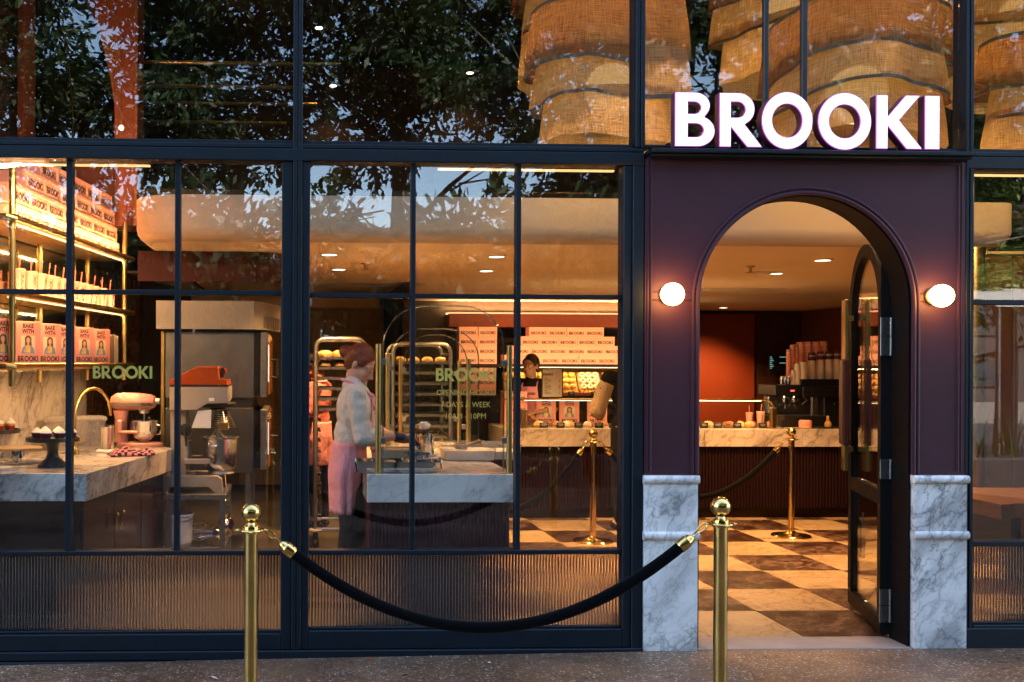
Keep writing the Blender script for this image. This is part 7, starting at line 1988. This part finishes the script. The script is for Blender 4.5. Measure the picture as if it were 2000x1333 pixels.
        def bib(u,v):
            y=(u-.5)*(.235-.07*(v))*1.0; z=zt-.01+(ch.z+.095-zt)*v; c=wa.lerp(ch,min(1,v*1.2))
            rx=.126+.006*sin(u*9+v*4); yy=y/.185
            return (c.x+ rx*math.sqrt(max(.05,1-yy*yy*.75))+.004*noise.noise(V((u*4,v*5,1))), c.y+y, z)
        m.grid(bib,14,14); me=m.mesh('apron_bib',APRON,smooth=80); o2=bpy.data.objects.new('apron_bib',me); COL.objects.link(o2); o2.parent=o; sm=o2.modifiers.new('thick','SOLIDIFY'); sm.thickness=.004
        pr=MB(); brooki(pr,(0,0,0),(1,0,0),(0,1,0),.026,.0004)
        for i,v in enumerate(pr.v):
            q=V(bib(.5+v.x/(.235-.05),.70+v.y/(ch.z+.095-zt))); pr.v[i]=q+V((.0055,0,0))
        obj('print',pr,INK,o2,local=True)
        st=MB(); nk=g('neck')
        for s_ in (1,-1): st.tube([V(bib(.5+.48*s_,1.0)),nk+V((.075,.075*s_,-.03)),nk+V((.0,.082*s_,.018)),nk+V((-.062,.03*s_,.035)),nk+V((-.068,0,.036))],.009,6)
        obj('apron_strap',st,APRON,o,local=True)
        ti=MB(); ti.tube([(wa.x+.13,wa.y-.06,zt-.03),(wa.x+.15,wa.y-.07,zt-.06),(wa.x+.155,wa.y-.06,zt-.16),(wa.x+.15,wa.y-.05,zt-.24)],[.008,.016,.013,.011],8); ti.sphere((wa.x+.15,wa.y-.075,zt-.045),.02,10,6,0,(1,1.6,1)); ti.tube([(wa.x+.15,wa.y-.08,zt-.05),(wa.x+.165,wa.y-.10,zt-.12),(wa.x+.16,wa.y-.10,zt-.17)],[.008,.015,.010],8)
        obj('apron_tie',ti,APRON,o,local=True)
    if gloves:
        gm=MB()
        for s_,k in ((1,'L'),(-1,'R')):
            wr,el=g('wr'+k),g('el'+k); d=V(J['hd'+k]) if 'hd'+k in J else (wr-el).normalized(); cap(gm,wr-(wr-el).normalized()*.03,.034,wr+d*.02,.029); hand(gm,wr+d*.01,d,J.get('up'+k,(0,0,1)),s_,1.0,.7,.003)
        # keep the two gloves apart: one mesh each
        h_=len(gm.v)//2
        for (lo_,hi_) in ((0,h_),(h_,len(gm.v))):
            q=MB(); q.v=gm.v[lo_:hi_]; q.f=[[i-lo_ for i in f] for f in gm.f if lo_<=f[0]<hi_]; q.m=[0]*len(q.f)
            child('glove',remesh(q,.006,1,name='glove'),GLOV,t)
    return t
# the worker bending over the dough tub
WY=.98; wp=P(684,900,WY)
J=dict(head=(.062,0,1.522),neck=(.015,0,1.39),chest=(.03,0,1.235),waist=(.0,0,1.06),pelvis=(-.012,0,.93),
 shL=(.045,.165,1.335),shR=(.045,-.165,1.335),elL=(.13,.20,1.09),elR=(.085,-.215,1.075),wrL=(.32,.06,1.055),wrR=(.315,-.10,1.075),hdL=(.9,-.1,-.25),hdR=(.92,.12,-.25),
 hipL=(-.01,.085,.88),hipR=(-.01,-.085,.88),knL=(.0,.09,.48),knR=(.02,-.09,.48),anL=(-.04,.09,.085),anR=(-.03,-.09,.085))
wk_=person('worker with auburn bun, oat shirt and pink apron bending over the marble island',(wp.x,WY,0),R(-5),J,H=.995,pitch=R(33),yaw=R(-22),gloves=True,apron_hem=.60,sleeve=.62)
# barista behind the counter
BY=5.28; q=P(1037,760,BY)
J2=dict(head=(.02,0,1.50),neck=(-.01,0,1.345),chest=(.0,0,1.20),waist=(.0,0,1.02),pelvis=(.0,0,.90),
 shL=(-.01,.17,1.31),shR=(-.01,-.17,1.31),elL=(.03,.25,1.05),elR=(.03,-.25,1.05),wrL=(.20,.09,1.02),wrR=(.21,-.05,1.00),hdL=(.4,-.9,-.1),hdR=(.4,.9,-.1),
 hipL=(0,.085,.86),hipR=(0,-.085,.86),knL=(.01,.09,.46),knR=(.01,-.09,.46),anL=(-.02,.09,.085),anR=(-.02,-.09,.085))
person('smiling worker with dark hair, black top and pink apron behind the serving counter',(q.x,BY,0),R(-112),J2,H=1.0,skin=SKIN2,hair=DARKH,top=BTOP,pitch=R(2),yaw=R(-18),bun=(-.13,0,.03,.042),sleeve=.42)
# worker half hidden behind the trolley
q=P(622,760,3.95)
person('worker in a rose tunic half hidden behind the tall tray trolley',(q.x,3.98,0),R(160),J2,H=.985,skin=SKIN2,hair=DARKH,top=ROSE,pitch=R(14),bun=(-.12,0,.0,.04),sleeve=.4,capm=BTOP)
# customer at the counter
q=P(1230,760,3.85)
J3=dict(J2); J3.update(elL=(.06,.27,1.06),elR=(.06,-.27,1.06),wrL=(.28,.16,1.0),wrR=(.28,-.16,1.0),hdL=(1,-.2,0),hdR=(1,.2,0),shL=(0,.19,1.33),shR=(0,-.19,1.33))
cu_=person('customer in a black jacket with tan sleeves at the counter behind the window post',(q.x,3.85,0),R(97),J3,H=1.05,skin=SKIN2,hair=DARKH,top=BTOP,pitch=R(8),bun=None,apron=False,sleeve=1.0)
# tan jacket sleeves over the black jacket body
for s_,k in ((1,'L'),(-1,'R')):
    sm=MB(); sh,el,wr=Vector(J3['sh'+k]),Vector(J3['el'+k]),Vector(J3['wr'+k])
    cap(sm,sh.lerp(el,.22),.070,el,.074); cap(sm,el,.074,el.lerp(wr,.75),.060); cap(sm,el.lerp(wr,.82),.048,el.lerp(wr,.92),.046)
    o=child('sleeve',remesh(sm,.010,3,.012,9+s_,'sleeve'),TAN,cu_)
m=MB(); text(m,'BR',(-.168,.02,1.22),(0,-1,0),(0,0,1),.09,.04); 
jl=obj('back_lettering',m,PLASTW,cu_,local=True)

bpy.data.scenes.remove(TMP)
